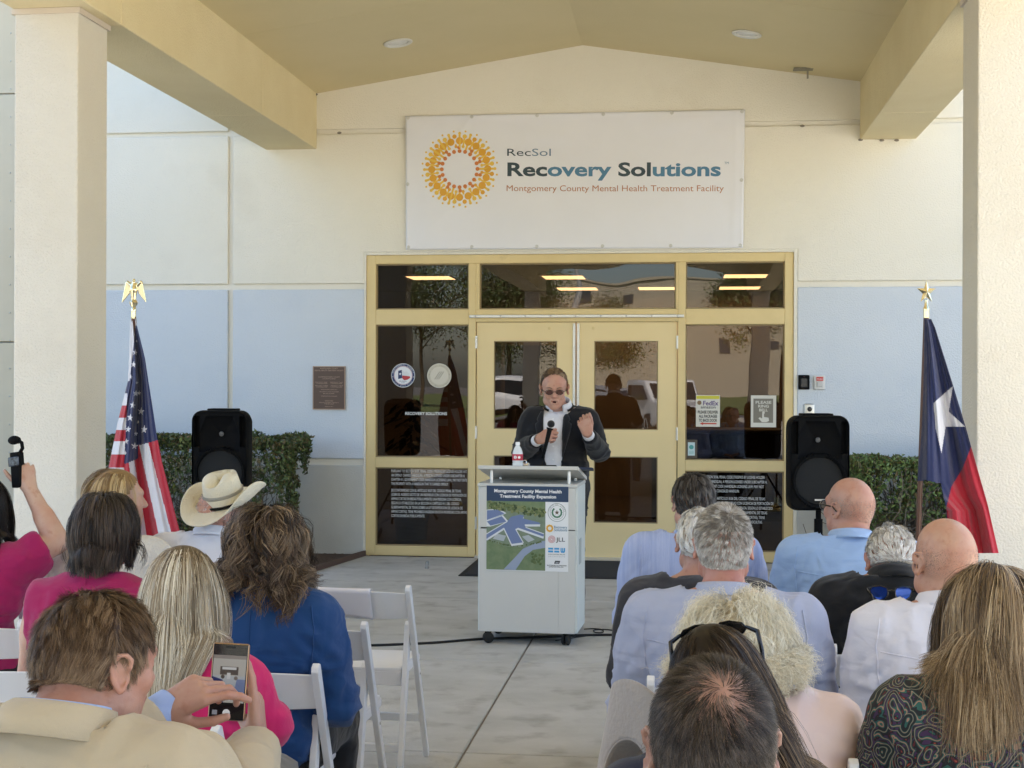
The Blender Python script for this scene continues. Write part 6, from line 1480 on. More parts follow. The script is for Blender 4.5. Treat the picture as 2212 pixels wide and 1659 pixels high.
    def cap_mesh(s, m, line, off=.003, name='scalp', th=None):
        """thin cap of root colour under the strands"""
        n1, n2 = 48, 28; V = []; idx = {}; c = V3(0, -.012, .030); r = V3(.076, .097, .087)+off
        for j in range(n2+1):
            for i in range(n1):
                th_ = PI*j/n2*.80; a = 2*PI*i/n1; u = V3(math.sin(th_)*math.cos(a), math.sin(th_)*math.sin(a), math.cos(th_)); V.append(c+r*u)
        V = np.array(V); ok = line(V) ; F = []
        for j in range(n2):
            for i in range(n1):
                f = (j*n1+i, j*n1+(i+1) % n1, (j+1)*n1+(i+1) % n1, (j+1)*n1+i)
                if all(ok[q] for q in f): F.append(f[::-1])
        if not F: return
        W = s.Hc+(V*s.hs) @ s.HM.T; me = mesh_np(name, W, np.array(F)); a_ = me.attributes.new('tint', 'FLOAT', 'POINT'); a_.data.foreach_set('value', np.full(len(me.vertices), .12, dtype=np.float32)); o = link(name, me, m, s.o); return o
    def hair(s, m, line, n=5000, L_=.04, segs=6, w=.0018, whorl=(0, -.45, .9), g=.0, gpow=1., lift=.25, thick=.012, off0=.002, wave=0., wfreq=40., clump=.5, nclump=220, part=None, jit=.25, taper=.35, seed=1, coll=None,
             dens=None, name='hair', Lvar=.3, keepfn=None, flowfn=None, tintfn=None, curl=0., curlf=90., tail=1., side=0., sway=0., pinch=0., curlin=0.):
        rg = np.random.RandomState(seed+100); coll = coll or s.coll; hh = s.hs; c = V3(0, -.012, .030); r = V3(.076, .097, .087)
        u = rg.normal(0, 1, (int(n*4), 3)); u /= np.linalg.norm(u, axis=1, keepdims=True); P = c+r*u; ok = line(P)
        if dens is not None: ok &= rg.rand(len(P)) < dens(P)
        P = P[ok][:n]; u = u[ok][:n]; n = len(P); Nn = u/r; Nn /= np.linalg.norm(Nn, axis=1, keepdims=True)
        wv = V3(whorl); wv /= np.linalg.norm(wv)
        if flowfn is not None: d = flowfn(P, Nn)
        elif part is not None:      # combed sideways off a parting line x = part
            d = np.stack([np.sign(P[:, 0]-part)*np.clip(.25+np.abs(P[:, 0]-part)*4, .25, 1.2), np.where(P[:, 1] > .02, .10, -.35), np.full(n, -.35)], 1)
        else: d = u-wv*(.9*(u@wv))[:, None]-wv*.45
        d = d-Nn*np.sum(d*Nn, 1)[:, None]; d /= np.maximum(np.linalg.norm(d, axis=1, keepdims=True), 1e-6); d = d+Nn*lift+rg.normal(0, jit*.4, (n, 3)); d /= np.linalg.norm(d, axis=1, keepdims=True)
        Mt = s.HM.T; W = s.Hc+(P*hh) @ Mt; D = d @ Mt; up = Nn @ Mt; Ls = L_*(1-Lvar*rg.rand(n)) if not callable(L_) else L_(P, rg)
        layer = rg.rand(n); pts = [W.copy()]; st = (Ls/segs)[:, None]; down = V3(0, 0, -1); cn = rg.normal(0, 1, (n, 3))
        for k in range(segs):
            t = (k+1)/segs; gg = min(1, g*(t**gpow)*1.0); D = D*(1-gg)+down*gg+rg.normal(0, jit*.12, (n, 3))
            if pinch: D[:, 0] -= pinch*(W[:, 0]-s.Hc[0])*np.clip((s.Hc[2]-.03-W[:, 2])/.06, 0, 1)*6
            if curlin: D[:, :2] -= curlin*t**3*(W-s.Hc)[:, :2]/.1
            if sway: D[:, 0] += sway
            if side: D[:, 0] += side*t*np.sign(W[:, 0])
            D /= np.linalg.norm(D, axis=1, keepdims=True); W = W+D*st
            for _ in range(2):
                sd = coll.sample(W); of = (off0+thick*layer*min(1, t*3))*tail**t; pen = of-sd; q = pen > 0
                if q.any(): gq = coll.grad(W[q]); W[q] += gq*np.minimum(pen[q], .03)[:, None]
            pts.append(W.copy())
        A = np.stack(pts, 1)                           # n, segs+1, 3
        tt = np.linspace(0, 1, segs+1)
        gi = rg.randint(0, n, nclump); Gp = A[gi, 0]; best = np.zeros(n, int)
        for a in range(0, n, 2000): best[a:a+2000] = np.argmin(((A[a:a+2000, 0][:, None]-Gp[None])**2).sum(-1), 1)
        G = A[gi][best]; cl = (clump*(tt**.8))[None, :, None]; A = A+(G-A)*cl
        if wave:
            ph = rg.rand(nclump)[best]*6.28; ph2 = rg.rand(nclump)[best]*6.28; sc = Ls[:, None]*tt[None]; am = wave*np.clip(tt*2.5, 0, 1)[None]*(.7+.6*rg.rand(nclump)[best])[:, None]
            X1 = np.cross(up, V3(0, 0, 1)); X1 /= np.maximum(np.linalg.norm(X1, axis=1, keepdims=True), 1e-6)
            A = A+X1[:, None]*(am*np.sin(sc*wfreq+ph[:, None]))[..., None]+up[:, None]*(am*np.cos(sc*wfreq*.9+ph2[:, None]))[..., None]
        if curl:
            ph = rg.rand(n)*6.28; sc = Ls[:, None]*tt[None]; B1 = np.cross(up, cn); B1 /= np.linalg.norm(B1, axis=1, keepdims=True); B2 = np.cross(up, B1)
            A = A+B1[:, None]*(curl*np.clip(tt*3, 0, 1)[None]*np.sin(sc*curlf+ph[:, None]))[..., None]+B2[:, None]*(curl*np.clip(tt*3, 0, 1)[None]*np.cos(sc*curlf+ph[:, None]))[..., None]
        if keepfn is not None: kq = keepfn(A); A = A[kq]; up = up[kq]; best = best[kq]; n = len(A)
        T = np.gradient(A, axis=1); T /= np.maximum(np.linalg.norm(T, axis=2, keepdims=True), 1e-9)
        O = A-(s.Hc+V3(0, 0, -.02)); O[:, :, 2] *= np.where(A[:, :, 2] < s.Hc[2]-.05, .2, 1); O /= np.linalg.norm(O, axis=2, keepdims=True); S = np.cross(T, O); S /= np.maximum(np.linalg.norm(S, axis=2, keepdims=True), 1e-9)
        tw = rg.normal(0, .35, (n, 1, 1)); S = S+O*tw; S /= np.linalg.norm(S, axis=2, keepdims=True)
        wd = (w*(.7+.6*rg.rand(n)))[:, None, None]*(1-(1-taper)*tt[None, :, None]**2)*.5
        VV = np.stack([A-S*wd, A+S*wd], 2).reshape(-1, 3); k = segs+1
        b = (np.arange(n)*k*2)[:, None]+(np.arange(segs)*2)[None]; F = np.stack([b, b+1, b+3, b+2], -1).reshape(-1, 4)
        me = mesh_np(name, VV, F); tn = np.clip(.5+.20*rg.normal(0, 1, len(gi))[best]+.14*rg.normal(0, 1, n), 0, 1)
        tnt = np.repeat(tn[:, None], k, 1)
        if tintfn is not None: tnt = np.clip(tnt+tintfn((A-s.Hc) @ s.HM/hh, tt[None, :]), 0, 1)
        at_ = me.attributes.new('tint', 'FLOAT', 'POINT'); at_.data.foreach_set('value', np.repeat(tnt.reshape(-1), 2).astype(np.float32))
        o = link(name, me, m, s.o); o['kind'] = 'stuff'; return o
# hairlines in head space
def hl_full(P, dz=0.):
    x, y, z = P[:, 0], P[:, 1], P[:, 2]; zm = np.interp(y, [-.12, -.06, -.02, .012, .03, .06, .085], [-.055, -.058, -.035, .005, .03, .055, .09]); return z > zm+dz
def hl_fringe(P):   # only a low band round the sides and back
    x, y, z = P[:, 0], P[:, 1], P[:, 2]; return hl_full(P) & (z < np.interp(y, [-.12, 0, .05], [.035, .05, .04]))

SKS = [SK_A, SK_B, SK_C]
def shirt(name, c, **k): return cloth_mat(name, c, **k)
H_darkbrown = hair_mat('hair_dark_brown', (.018, .011, .008), (.045, .028, .02), (.10, .07, .05))
H_bobbrown = hair_mat('hair_ash_brown', (.012, .008, .006), (.035, .025, .019), (.11, .08, .062))
H_brown = hair_mat('hair_warm_brown', (.04, .021, .011), (.12, .07, .038), (.30, .20, .12))
H_curly = hair_mat('hair_curly_brown', (.018, .011, .007), (.085, .052, .031), (.34, .24, .15))
H_blonde = hair_mat('hair_streaked_blonde', (.09, .06, .032), (.42, .33, .22), (.85, .78, .64))
H_gold = hair_mat('hair_golden_blonde', (.22, .13, .055), (.52, .37, .18), (.78, .62, .38))
H_dkblonde = hair_mat('hair_dark_blonde', (.06, .035, .018), (.24, .155, .08), (.58, .43, .26))
H_cream = hair_mat('hair_cream', (.58, .49, .33), (.80, .73, .56), (.93, .89, .77), .65)
H_grey = hair_mat('hair_cropped_grey', (.17, .145, .12), (.42, .385, .34), (.78, .75, .70))
H_white = hair_mat('hair_white', (.42, .38, .33), (.74, .71, .66), (.92, .90, .87))
H_near = hair_mat('hair_black_brown', (.014, .010, .007), (.04, .028, .020), (.14, .11, .09))
H_black = hair_mat('hair_black', (.006, .005, .005), (.014, .011, .010), (.04, .03, .025))
M_trd = shirt('cloth_dark_trousers', (.008, .0085, .011)); M_trg = shirt('cloth_grey_trousers', (.20, .19, .17)); M_shoe = mat('black_leather', (.01, .009, .008), .35)
M_denim = mat('denim', (.04, .08, .18), .9, col2=(.10, .17, .30), nscale=60, bump=.4, bscale=150)
NP = {}
def seat_at(px, py_top, Yh): p = at(px, py_top, Yh); return p.x, p.z
def base(label, px, py, Yh, hair_h=.008, yaw=0, hoff=(0, .02), **k):
    x, top = seat_at(px, py, Yh); a = R(yaw); ox = hoff[0]*math.cos(a)-hoff[1]*math.sin(a); oy = hoff[0]*math.sin(a)+hoff[1]*math.cos(a)
    return Fig(label, x-ox, Yh-oy, top-hair_h, yaw=yaw, hoff=hoff, **k)
# ---- 8: woman with curly brown hair in a blue blazer
p = base('woman with curly brown hair seated in a royal blue blazer beside the aisle', 580, 1076, 4.30, .028, sw=.178, bulk=1.02, shz=-.0, near=False)
p.skin(SK_B); p.top_g('blazer', shirt('cloth_royal_blue', (.005, .050, .175), rough=.75), .020, hem=.45, folds=.009, seed=2, h=.010, armr=1.08); p.backseam(shirt('cloth_royal_blue', (0, 0, 0))); p.trousers(M_trd); p.shoes(M_shoe)
p.coll = p.collision(.022)
p.cap_mesh(H_curly, hl_full, .006); p.hair(H_curly, hl_full, n=10000, L_=.29, segs=12, w=.0018, g=.45, gpow=.4, lift=.35, thick=.052, off0=.004, wave=.014, wfreq=52, clump=.68, nclump=230, part=.0, jit=.35, seed=2, Lvar=.38)
# ---- 6: straight long blonde hair, pink top
p = base('woman with very long straight streaked blonde hair and pink top', 397, 1172, 3.56, .012, sw=.165, near=True, arms={('E', 1): (.235, -.01, .77), ('W', 1): (.15, .22, .66)})
p.skin(SK_B, ears=False); p.top_g('sweater', shirt('cloth_hot_pink', (.62, .015, .13)), .016, hem=.45, folds=.006, seed=3); p.trousers(M_trg); p.shoes(M_shoe); p.coll = p.collision(.02)
p.cap_mesh(H_blonde, hl_full, .006)
p.hair(H_blonde, hl_full, n=11000, L_=.52, segs=10, w=.0014, g=.62, gpow=.3, lift=.05, thick=.018, off0=.004, pinch=.30, wave=.0015, wfreq=12, clump=.22, nclump=500, flowfn=lambda P, N: np.stack([P[:, 0]*7, np.where(P[:, 1] > .0, -.25, -.5), np.full(len(P), -.5)], 1), jit=.10, seed=3, Lvar=.15, tintfn=lambda q, t: np.where(t < .22, -.30*(1-t/.22), .06))
# ---- 4: brown bob, magenta sleeveless dress
p = base('woman with a dark brown bob seated in a sleeveless magenta dress', 228, 1060, 4.25, .014, sw=.182, bulk=1.04, head=(6, 0, 0))
p.skin(SK_B, ears=False); p.top_g('dress', shirt('cloth_magenta', (.36, .008, .095)), .012, sleeve='none', hem=.45, neckz=.022, necktilt=.2, folds=.004, seed=4, h=.010); p.trousers(shirt('cloth_magenta', (0, 0, 0))); p.shoes(M_shoe); p.coll = p.collision(.012)
MB().tube([p.N+V3(0, -.078, .02), p.N+V3(.002, -.088, -.05)], .0022, 6).build('back_zip', shirt('cloth_magenta', (0, 0, 0)), p.o)
p.cap_mesh(H_bobbrown, hl_full, .006)
p.hair(H_bobbrown, hl_full, n=10000, L_=.132, segs=7, curlin=.35, w=.0017, g=.42, gpow=.5, lift=.30, thick=.026, off0=.008, wave=.002, wfreq=22, clump=.35, nclump=300, jit=.12, seed=4, Lvar=.10, flowfn=lambda P, N: np.stack([P[:, 0]*9, np.where(P[:, 1] > -.03, P[:, 1]*2, -.5), np.full(len(P), -.35)], 1), tail=.8)
# ---- 3: blonde, cream sweater, turned right
p = base('blonde woman in a cream knit sweater turned towards the striped flag', 254, 1008, 5.25, .012, sw=.17, head=(-52, 0, 0))
p.skin(SK_B); p.top_g('sweater', mat('cream_knit', (.70, .66, .59), .9, bump=1, bscale=60, sheen=.3, wave=(60, .6)), .018, hem=.45, folds=.006, seed=5, armr=1.1); p.trousers(M_trd); p.shoes(M_shoe); p.coll = p.collision(.018)
p.cap_mesh(H_gold, hl_full, .005)
p.hair(H_gold, hl_full, n=7500, L_=.36, segs=9, w=.0022, g=.6, gpow=.3, lift=.1, thick=.022, off0=.004, wave=.005, wfreq=18, clump=.5, nclump=180, part=.02, jit=.12, seed=5, keepfn=lambda A: ~((((A-p.Hc) @ p.HM)[:, :, 1] > .075) & (((A-p.Hc) @ p.HM)[:, :, 2] < .045)).any(1))
# ---- 7: straw cowboy hat, white shirt
p = base('man in a white shirt wearing a large straw cowboy hat', 474, 1050, 5.42, .0, sw=.20, bulk=1.05, head=(-6, 12, 0), nz=.07); hatman = p
p.skin(SK_A); ws_ = shirt('cloth_white_shirt', (.72, .73, .80)); p.top_g('shirt', ws_, .016, hem=.45, folds=.005, seed=6, armr=1.15, h=.011); p.collar(ws_); p.trousers(M_denim); p.shoes(M_shoe); p.coll = p.collision(.01)
p.hair(H_grey, hl_full, n=600, L_=.008, segs=3, w=.002, lift=.1, thick=.003, seed=6)
# the hat
def straw_hat(label, loc, rot, mt, mband, s=1., band=True, name='cowboy_hat'):
    o = empty(name, tuple(loc)); o.rotation_euler = rot; o.scale = (s, s, s); tag(o, label, 'hat')
    nr, na = 14, 96; V = []
    for i in range(nr+1):
        t = i/nr
        for j in range(na):
            a = 2*PI*j/na; rx = .082+(.185-.082)*t; ry = .100+(.225-.100)*t; x = rx*math.cos(a); y = ry*math.sin(a)
            lift = abs(math.cos(a))**2.6*t**2.1*.082; x *= 1-.22*abs(math.cos(a))**2*t**2
            dip = -.016*t*abs(math.sin(a))**3; V.append((x, y, lift+dip))
    F = [(i*na+j, i*na+(j+1) % na, (i+1)*na+(j+1) % na, (i+1)*na+j) for i in range(nr) for j in range(na)]
    b = link('brim', mesh_np('brim', V, np.array(F)), mt, o); b.modifiers.new('s', 'SOLIDIFY').thickness = .004
    V = []; nk = 16
    for i in range(nk+1):
        t = i/nk
        for j in range(na):
            a = 2*PI*j/na; h = min(1, t/.62); top = max(0, (t-.62)/.38)
            k = (1-.10*h-.04*h*h)*(1-top)**.62 if top > 0 else (1-.10*h-.04*h*h); x = .083*k*math.cos(a); y = .101*k*math.sin(a)
            z = .118*h+.014*math.sin(min(1, top)*PI/2)
            if h > .3:
                cr = math.exp(-(x/.020)**2)*.034*min(1, (h-.3)/.7); z -= cr*(1 if t > .5 else 0)*min(1, top*4+.0)
                for q in (-1, 1): z -= .018*math.exp(-((x-q*.048)/.018)**2-((y-.055)/.035)**2)*min(1, top*5)
                x -= math.copysign(.012, x)*math.exp(-((y-.07)/.03)**2)*(h-.3)*min(1, abs(x)/.02)
                z += .012*(y/.1)*(h)+ .006*h*math.cos(2*a)
            V.append((x, y, z))
    F = [(i*na+j, i*na+(j+1) % na, (i+1)*na+(j+1) % na, (i+1)*na+j) for i in range(nk) for j in range(na)]+[]
    V = np.array(V); c = link('crown', mesh_np('crown', V, np.array(F)), mt, o); c.modifiers.new('s', 'SOLIDIFY').thickness = .003
    if band: MB().tube([(.0845*math.cos(a), .1025*math.sin(a), .012) for a in [2*PI*k/48 for k in range(48)]], .006, 8, closed=True).build('hat_band', mband, o, True)
    if band:
        MB().tube([(.0795*math.cos(a), .0965*math.sin(a), .052) for a in [2*PI*k/60 for k in range(60)]], .0035, 6, closed=True, flat=2.2).build('vent_weave', mat('woven_vent', (.50, .46, .38), .8, bump=1, bscale=400), o, True)
    return o
M_straw = mat('straw', (.80, .74, .58), .6, col2=(.77, .70, .53), nscale=4, bump=.5, bscale=160, wave=(120, .5))
c = at(486, 1087, 5.40); straw_hat('large cream straw cowboy hat with thin black band worn before the hedge', c, (R(17), R(-2), R(-14)), M_straw, M_black, .93)
# ---- 2: woman at the left edge holding up a small camera
p = Fig('woman in a magenta top at the left edge raising a small camera', -2.60, 4.98, 1.30, yaw=-4, sw=.17, bulk=.96, head=(-4, 0, 0))
sh_ = p.local(at(62, 1212, 4.95)); el = p.local(at(124, 1172, 4.99)); wr = p.local(at(62, 1052, 5.02)); p.S[1] = V3(sh_[0]-.005, p.S[1][1], sh_[2]); p.E[1] = el; p.W[1] = wr
gz = V3(0, 0, 1); fd = V3(-.28, .05, 1); fd /= np.linalg.norm(fd); nx_ = V3(.35, -.92, .15); nx_ -= fd*(nx_@fd); nx_ /= np.linalg.norm(nx_)   # back of hand towards the camera, right
xx = np.cross(fd, nx_); Mh = np.stack([xx, fd, nx_], 1)
p.skin(SK_B, handspec={1: dict(M=Mh, curls=((55, 65, 45), (65, 75, 50), (70, 80, 50), (72, 80, 50)), h=.005, s=.92)}, arms=0)
p.top_g('blouse', shirt('cloth_magenta', (0, 0, 0)), .010, sleeve='short', hem=.45, neckz=-.01, folds=.005, seed=7, h=.011); p.trousers(M_trd); p.shoes(M_shoe); p.coll = p.collision(.012)
p.cap_mesh(H_black, hl_full, .005); p.hair(H_black, hl_full, n=6000, L_=.34, segs=9, w=.0026, g=.6, gpow=.3, lift=.1, thick=.024, off0=.004, wave=.006, wfreq=20, clump=.6, nclump=160, part=0, seed=8)
g = at(38, 1010, 5.02); cm = empty('handheld_camera', tuple(g)); cm.rotation_euler = (R(-4), R(-8), R(-12)); tag(cm, 'small black gimbal camera held up by the raised hand before the left column', 'camera')
MB().box((-.021, -.017, -.075), (.021, .017, .058), bev=.007, seg=3).build('camera_body', M_black, cm, True)
MB().box((-.026, -.0205, .005), (.022, -.016, .040), bev=.003).build('screen', mat('camera_screen', (.10, .12, .16), .15, col2=(.02, .02, .03), nscale=60), cm)
MB().tube([(.016, 0, .055), (.028, 0, .07), (.026, 0, .090), (.010, 0, .102)], .007, 10).build('gimbal_arm', M_black, cm, True)
MB().ball((-.006, -.002, .104), (.026, .016, .017), 18).tube([(-.006, -.004, .104), (-.006, .022, .104)], .013, 16).build('camera_head', M_black, cm, True)
# ---- 5: man in the tan blazer with phone
p = base('man with tousled brown hair in a tan blazer photographing with his phone', 212, 1262, 2.36, .018, yaw=-10, sw=.215, bulk=1.10, head=(-24, -10, 0), hs=1.01, near=True, hoff=(0, .03), nz=.055, ny=-.03)
rw = p.local(at(536, 1612, 2.62)); re_ = p.local(at(500, 1760, 2.40)); lw = p.local(at(352, 1535, 2.60)); le = p.local(at(175, 1660, 2.46))
rw = p.local(at(541, 1612, 2.70)+Vector((0, .040, 0))); p.E[1] = re_; p.W[1] = rw; p.E[-1] = le; p.W[-1] = lw
Rz = np.array(Matrix.Rotation(R(10), 3, 'Z'))
def hframe(f, b):
    f = V3(f); f /= np.linalg.norm(f); b = V3(b); b = b-f*(b@f); b /= np.linalg.norm(b); return Rz @ np.stack([np.cross(f, b), f, b], 1)
MR = hframe((-.04, .10, 1), (1, .15, 0)); ML = hframe((.86, .12, .50), (-.35, -.75, .60))
p.skin(SK_A, h=.010, hf=.0042, handspec={1: dict(M=MR, curls=((6, 10, 8), (62, 40, 20), (64, 42, 22), (60, 45, 24)), spread=(.02, 0, 0, -.0), thumb=((-.55, .60, -.45), (-.25, .65, -.70), (.0, .55, -.80)), h=.0036, s=1.02),
     -1: dict(M=ML, curls=((22, 30, 18), (38, 52, 30), (50, 60, 34), (56, 66, 36)), spread=(.06, 0, -.03, -.06), thumb=((.55, .75, -.55), (.25, .95, -.35), (.10, .98, -.2)), h=.0036, s=1.02)})
tanm = shirt('cloth_tan_blazer', (.50, .415, .29), rough=.9); bls = shirt('cloth_pale_blue', (.36, .47, .78))
p.top_g('blazer', tanm, .022, h=.009, hem=.45, folds=.005, seed=8, armr=1.14, neckz=-.012, necktilt=.5, cuff=.86)
p.backseam(tanm); p.collar(tanm, 'blazer_collar', rx=.078, ry=.082, hgt=.034, fall=.058, flare=.034, gap=70, tilt=-20, dz=.006, th=.005)
p.collar(bls, 'shirt_collar', rx=.068, ry=.070, hgt=.036, fall=.030, flare=.008, gap=40, tilt=-18, dz=.010)
p.cuff(1, bls, .036, .045, .86); p.cuff(-1, bls, .036, .045, .86); p.trousers(M_trg); p.shoes(M_shoe); p.coll = p.collision(.01, .012)
def flow5(P, N): return np.stack([np.where(P[:, 2] > .05, .75, P[:, 0]*3+.05), np.where(P[:, 1] > -.02, .35, -.55)+0*P[:, 0], np.where(P[:, 1] < -.03, -.75, np.where(P[:, 2] > .07, -.05, -.6))], 1)
def d5(P): return np.clip(np.hypot(P[:, 0]+.02, (P[:, 1]+.055))/.030+(P[:, 2] < .075)*1., .18, 1)
p.cap_mesh(H_brown, lambda P: hl_full(P) & (np.hypot(P[:, 0]+.02, P[:, 1]+.055)+(P[:, 2] < .07) > .034), .002)
p.hair(H_brown, hl_full, n=22000, L_=lambda P, rg: (.052-.024*(P[:, 2] < .0))*(1-.3*rg.rand(len(P))), segs=5, w=.0007, lift=.14, thick=.006, off0=.002, g=.12, clump=.50, nclump=700, jit=.35, seed=9, flowfn=flow5, dens=d5, wave=.0015, wfreq=60, tintfn=lambda q, t: np.where(q[..., 2] < -.005, .10, 0)+np.where((q[..., 0] > .05) & (q[..., 2] < .02), .2, 0))
# phone
PH = at(494, 1473, 2.70); ph = empty('smartphone', tuple(PH)); ph.rotation_euler = (R(-6), R(3.0), R(7)); tag(ph, 'black smartphone in gold-edged case showing the ceremony on its screen', 'phone'); PHl = p.local(PH)
w2, h2 = .0365, .0755
MB().box((-w2, -.001, -h2), (w2, .008, h2), bev=.006, seg=3).build('case', mat('phone_bronze', (.42, .27, .17), .3, metal=.7), ph, True)
MB().box((-w2+.0022, -.0022, -h2+.0022), (w2-.0022, .0, h2-.0022), bev=.0009).build('front_glass', mat('phone_glass', (.008, .008, .010), .12), ph)
P = Print(lambda x, z, l: Vector((x, -.0024-l, z)))
def EM(n, c): return mat('screen_'+n, tuple(v*.12 for v in c), .3, emit=(c, .13))
sx0, sx1, sz0, sz1 = -w2+.004, w2-.004, -.040, .052
P.poly([(sx0, sz0), (sx1, sz0), (sx1, sz1), (sx0, sz1)], EM('wall', (.38, .36, .33))); 
P.poly([(sx0, .045), (sx1, .045), (sx1, sz1), (sx0, sz1)], EM('ceil', (.22, .19, .17)), .0001); P.poly([(-.018, .014), (.018, .014), (.018, .030), (-.018, .030)], EM('brown', (.07, .05, .04)), .0001)
P.poly([(-.014, .024), (.014, .024), (.014, .029), (-.014, .029)], EM('banner', (.5, .5, .5)), .0002); P.poly([(sx0, -.018), (sx1, -.018), (sx1, .012), (sx0, .012)], EM('floor', (.36, .38, .40)), .0001)
P.poly([(sx0, sz0), (-.008, sz0), (-.012, .004), (sx0, .010)], EM('navy', (.02, .03, .12)), .0002); P.poly([(sx0, -.036), (-.02, -.036), (-.022, -.008), (sx0, -.004)], EM('pink', (.45, .02, .14)), .0003)
P.poly([(.010, -.03), (sx1, -.034), (sx1, .006), (.016, .006)], EM('blueshirt', (.14, .18, .32)), .0002); P.poly([(-.004, .006), (.003, .006), (.003, .018), (-.004, .018)], EM('podium', (.5, .5, .5)), .0003)
P.disc((.014, .008), .004, EM('hair', (.15, .12, .1)), 8, lift=.0003); P.disc((-.012, .010), .004, EM('brown', (0, 0, 0)), 8, lift=.0003)
P.poly([(-.010, .066), (.010, .066), (.010, .070), (-.010, .070)], EM('notch', (.0, .0, .0)), .0001)
P.disc((0, -.060), .0075, EM('shutter', (.7, .7, .7)), 18, lift=.0002); P.poly([(-.028, -.064), (-.018, -.064), (-.018, -.055), (-.028, -.055)], EM('thumb', (.25, .25, .28)), .0002)
for k in range(4): P.disc((-.012+k*.008, -.034), .0018, EM('shutter', (0, 0, 0)), 8, lift=.0003)
P.build('screen_picture', ph)
# ---- right side: 9 seersucker jacket
def flow_down(P, N): return np.stack([P[:, 0]*6, np.where(P[:, 1] > .0, .3, -.6), np.full(len(P), -.45)], 1)
p = base('man with grey-flecked dark hair in a pale blue seersucker jacket', 1497, 1017, 5.95, .012, sw=.205, bulk=1.08, head=(14, 0, 0))
seer = mat('seersucker', (.36, .43, .68), .85, col2=(.46, .52, .74), nscale=3, bump=.5, bscale=22, stretch=(30, 1, 1), bdist=.01)
p.skin(SK_A); p.top_g('jacket', seer, .022, hem=.45, folds=.006, seed=10, armr=1.15, h=.011); p.backseam(seer); p.collar(seer, 'jacket_collar', rx=.078, ry=.08, hgt=.03, fall=.05, flare=.03, gap=60, dz=-.012); p.collar(bls, 'shirt_collar', dz=.0)
p.trousers(M_trg); p.shoes(M_shoe); p.coll = p.collision(.01); H9 = hair_mat('hair_salted_dark', (.02, .016, .014), (.055, .045, .04), (.22, .20, .18)); p.cap_mesh(H9, hl_full, .004)
p.hair(H9, hl_full, n=6500, L_=.045, segs=4, w=.0017, lift=.15, thick=.010, off0=.003, g=.12, clump=.5, nclump=200, jit=.25, seed=10, flowfn=flow_down, tintfn=lambda q, t: np.where((q[..., 0] > .02) & (q[..., 2] > 0), .12, 0))
# ---- 10 charcoal suit behind
p = base('white haired man in a charcoal suit mostly hidden behind the cropped grey head', 1512, 1092, 5.12, .010, sw=.205, bulk=1.08, head=(6, -6, 0))
char = shirt('cloth_charcoal', (.035, .033, .038)); p.skin(SK_A); p.top_g('suit_jacket', char, .022, hem=.45, folds=.005, seed=11, armr=1.15, h=.011); p.collar(char, 'jacket_collar', rx=.078, ry=.08, hgt=.032, fall=.05, flare=.03, gap=60, dz=-.010)
p.trousers(char); p.shoes(M_shoe); p.coll = p.collision(.01); p.cap_mesh(H_white, hl_full, .003); p.hair(H_white, hl_full, n=5000, L_=.045, segs=5, w=.0022, lift=.15, thick=.008, g=.1, clump=.55, nclump=120, seed=11, flowfn=flow_down)
# ---- 11 cropped grey
p = base('man with cropped grey hair and red ears in a grey-blue shirt', 1563, 1083, 4.33, .012, sw=.225, bulk=1.22, head=(0, 0, 0), hs=1.03, near=False)
gsh = shirt('cloth_grey_blue_shirt', (.40, .43, .56)); p.skin(skin_mat('skin_red', (.50, .25, .185), .4), fat=1.06); p.top_g('shirt', gsh, .014, hem=.45, folds=.008, crease=.017, seed=12, armr=1.2, h=.009, neckz=.0); p.yoke(gsh); p.collar(gsh, rx=.07, ry=.072, hgt=.042, fall=.040, flare=.012, tilt=-12, dz=.004)
p.trousers(shirt('cloth_khaki', (.42, .37, .30))); p.shoes(M_shoe); p.coll = p.collision(.008); p.cap_mesh(H_grey, hl_full, .002)
p.hair(H_grey, hl_full, n=16000, L_=.018, segs=3, w=.0010, lift=.45, thick=.007, off0=.002, clump=.30, nclump=900, jit=.45, seed=12, whorl=(.25, -.55, .75), tintfn=lambda q, t: np.where(q[..., 2] < -.0, .16, 0)-np.where((q[..., 2] > .03) & (q[..., 1] < -.02), .10, 0))
# ---- 12 curly cream hair, pink blouse
p = base('woman with frizzy cream curls in a pale pink blouse', 1592, 1262, 3.42, .050, sw=.185, bulk=1.08, hoff=(-.04, .02), head=(0, 0, 0), near=True, nz=.055)
p.skin(SK_B); p.top_g('blouse', mat('pale_pink_satin', (.78, .60, .545), .38, col2=(.76, .57, .51), nscale=5, bump=.35, bscale=14, bdist=.02), .016, hem=.45, folds=.007, seed=13, armr=1.2, neckz=-.01); p.trousers(M_trd); p.shoes(M_shoe); p.coll = p.collision(.016)
p.cap_mesh(H_cream, hl_full, .012)
p.hair(H_cream, hl_full, n=18000, L_=.165, segs=12, w=.0008, g=.30, gpow=.6, lift=.6, thick=.055, off0=.008, wave=.009, wfreq=80, clump=.5, nclump=600, jit=.5, seed=13, curl=.0055, curlf=170, Lvar=.5, part=-.012, taper=.6)
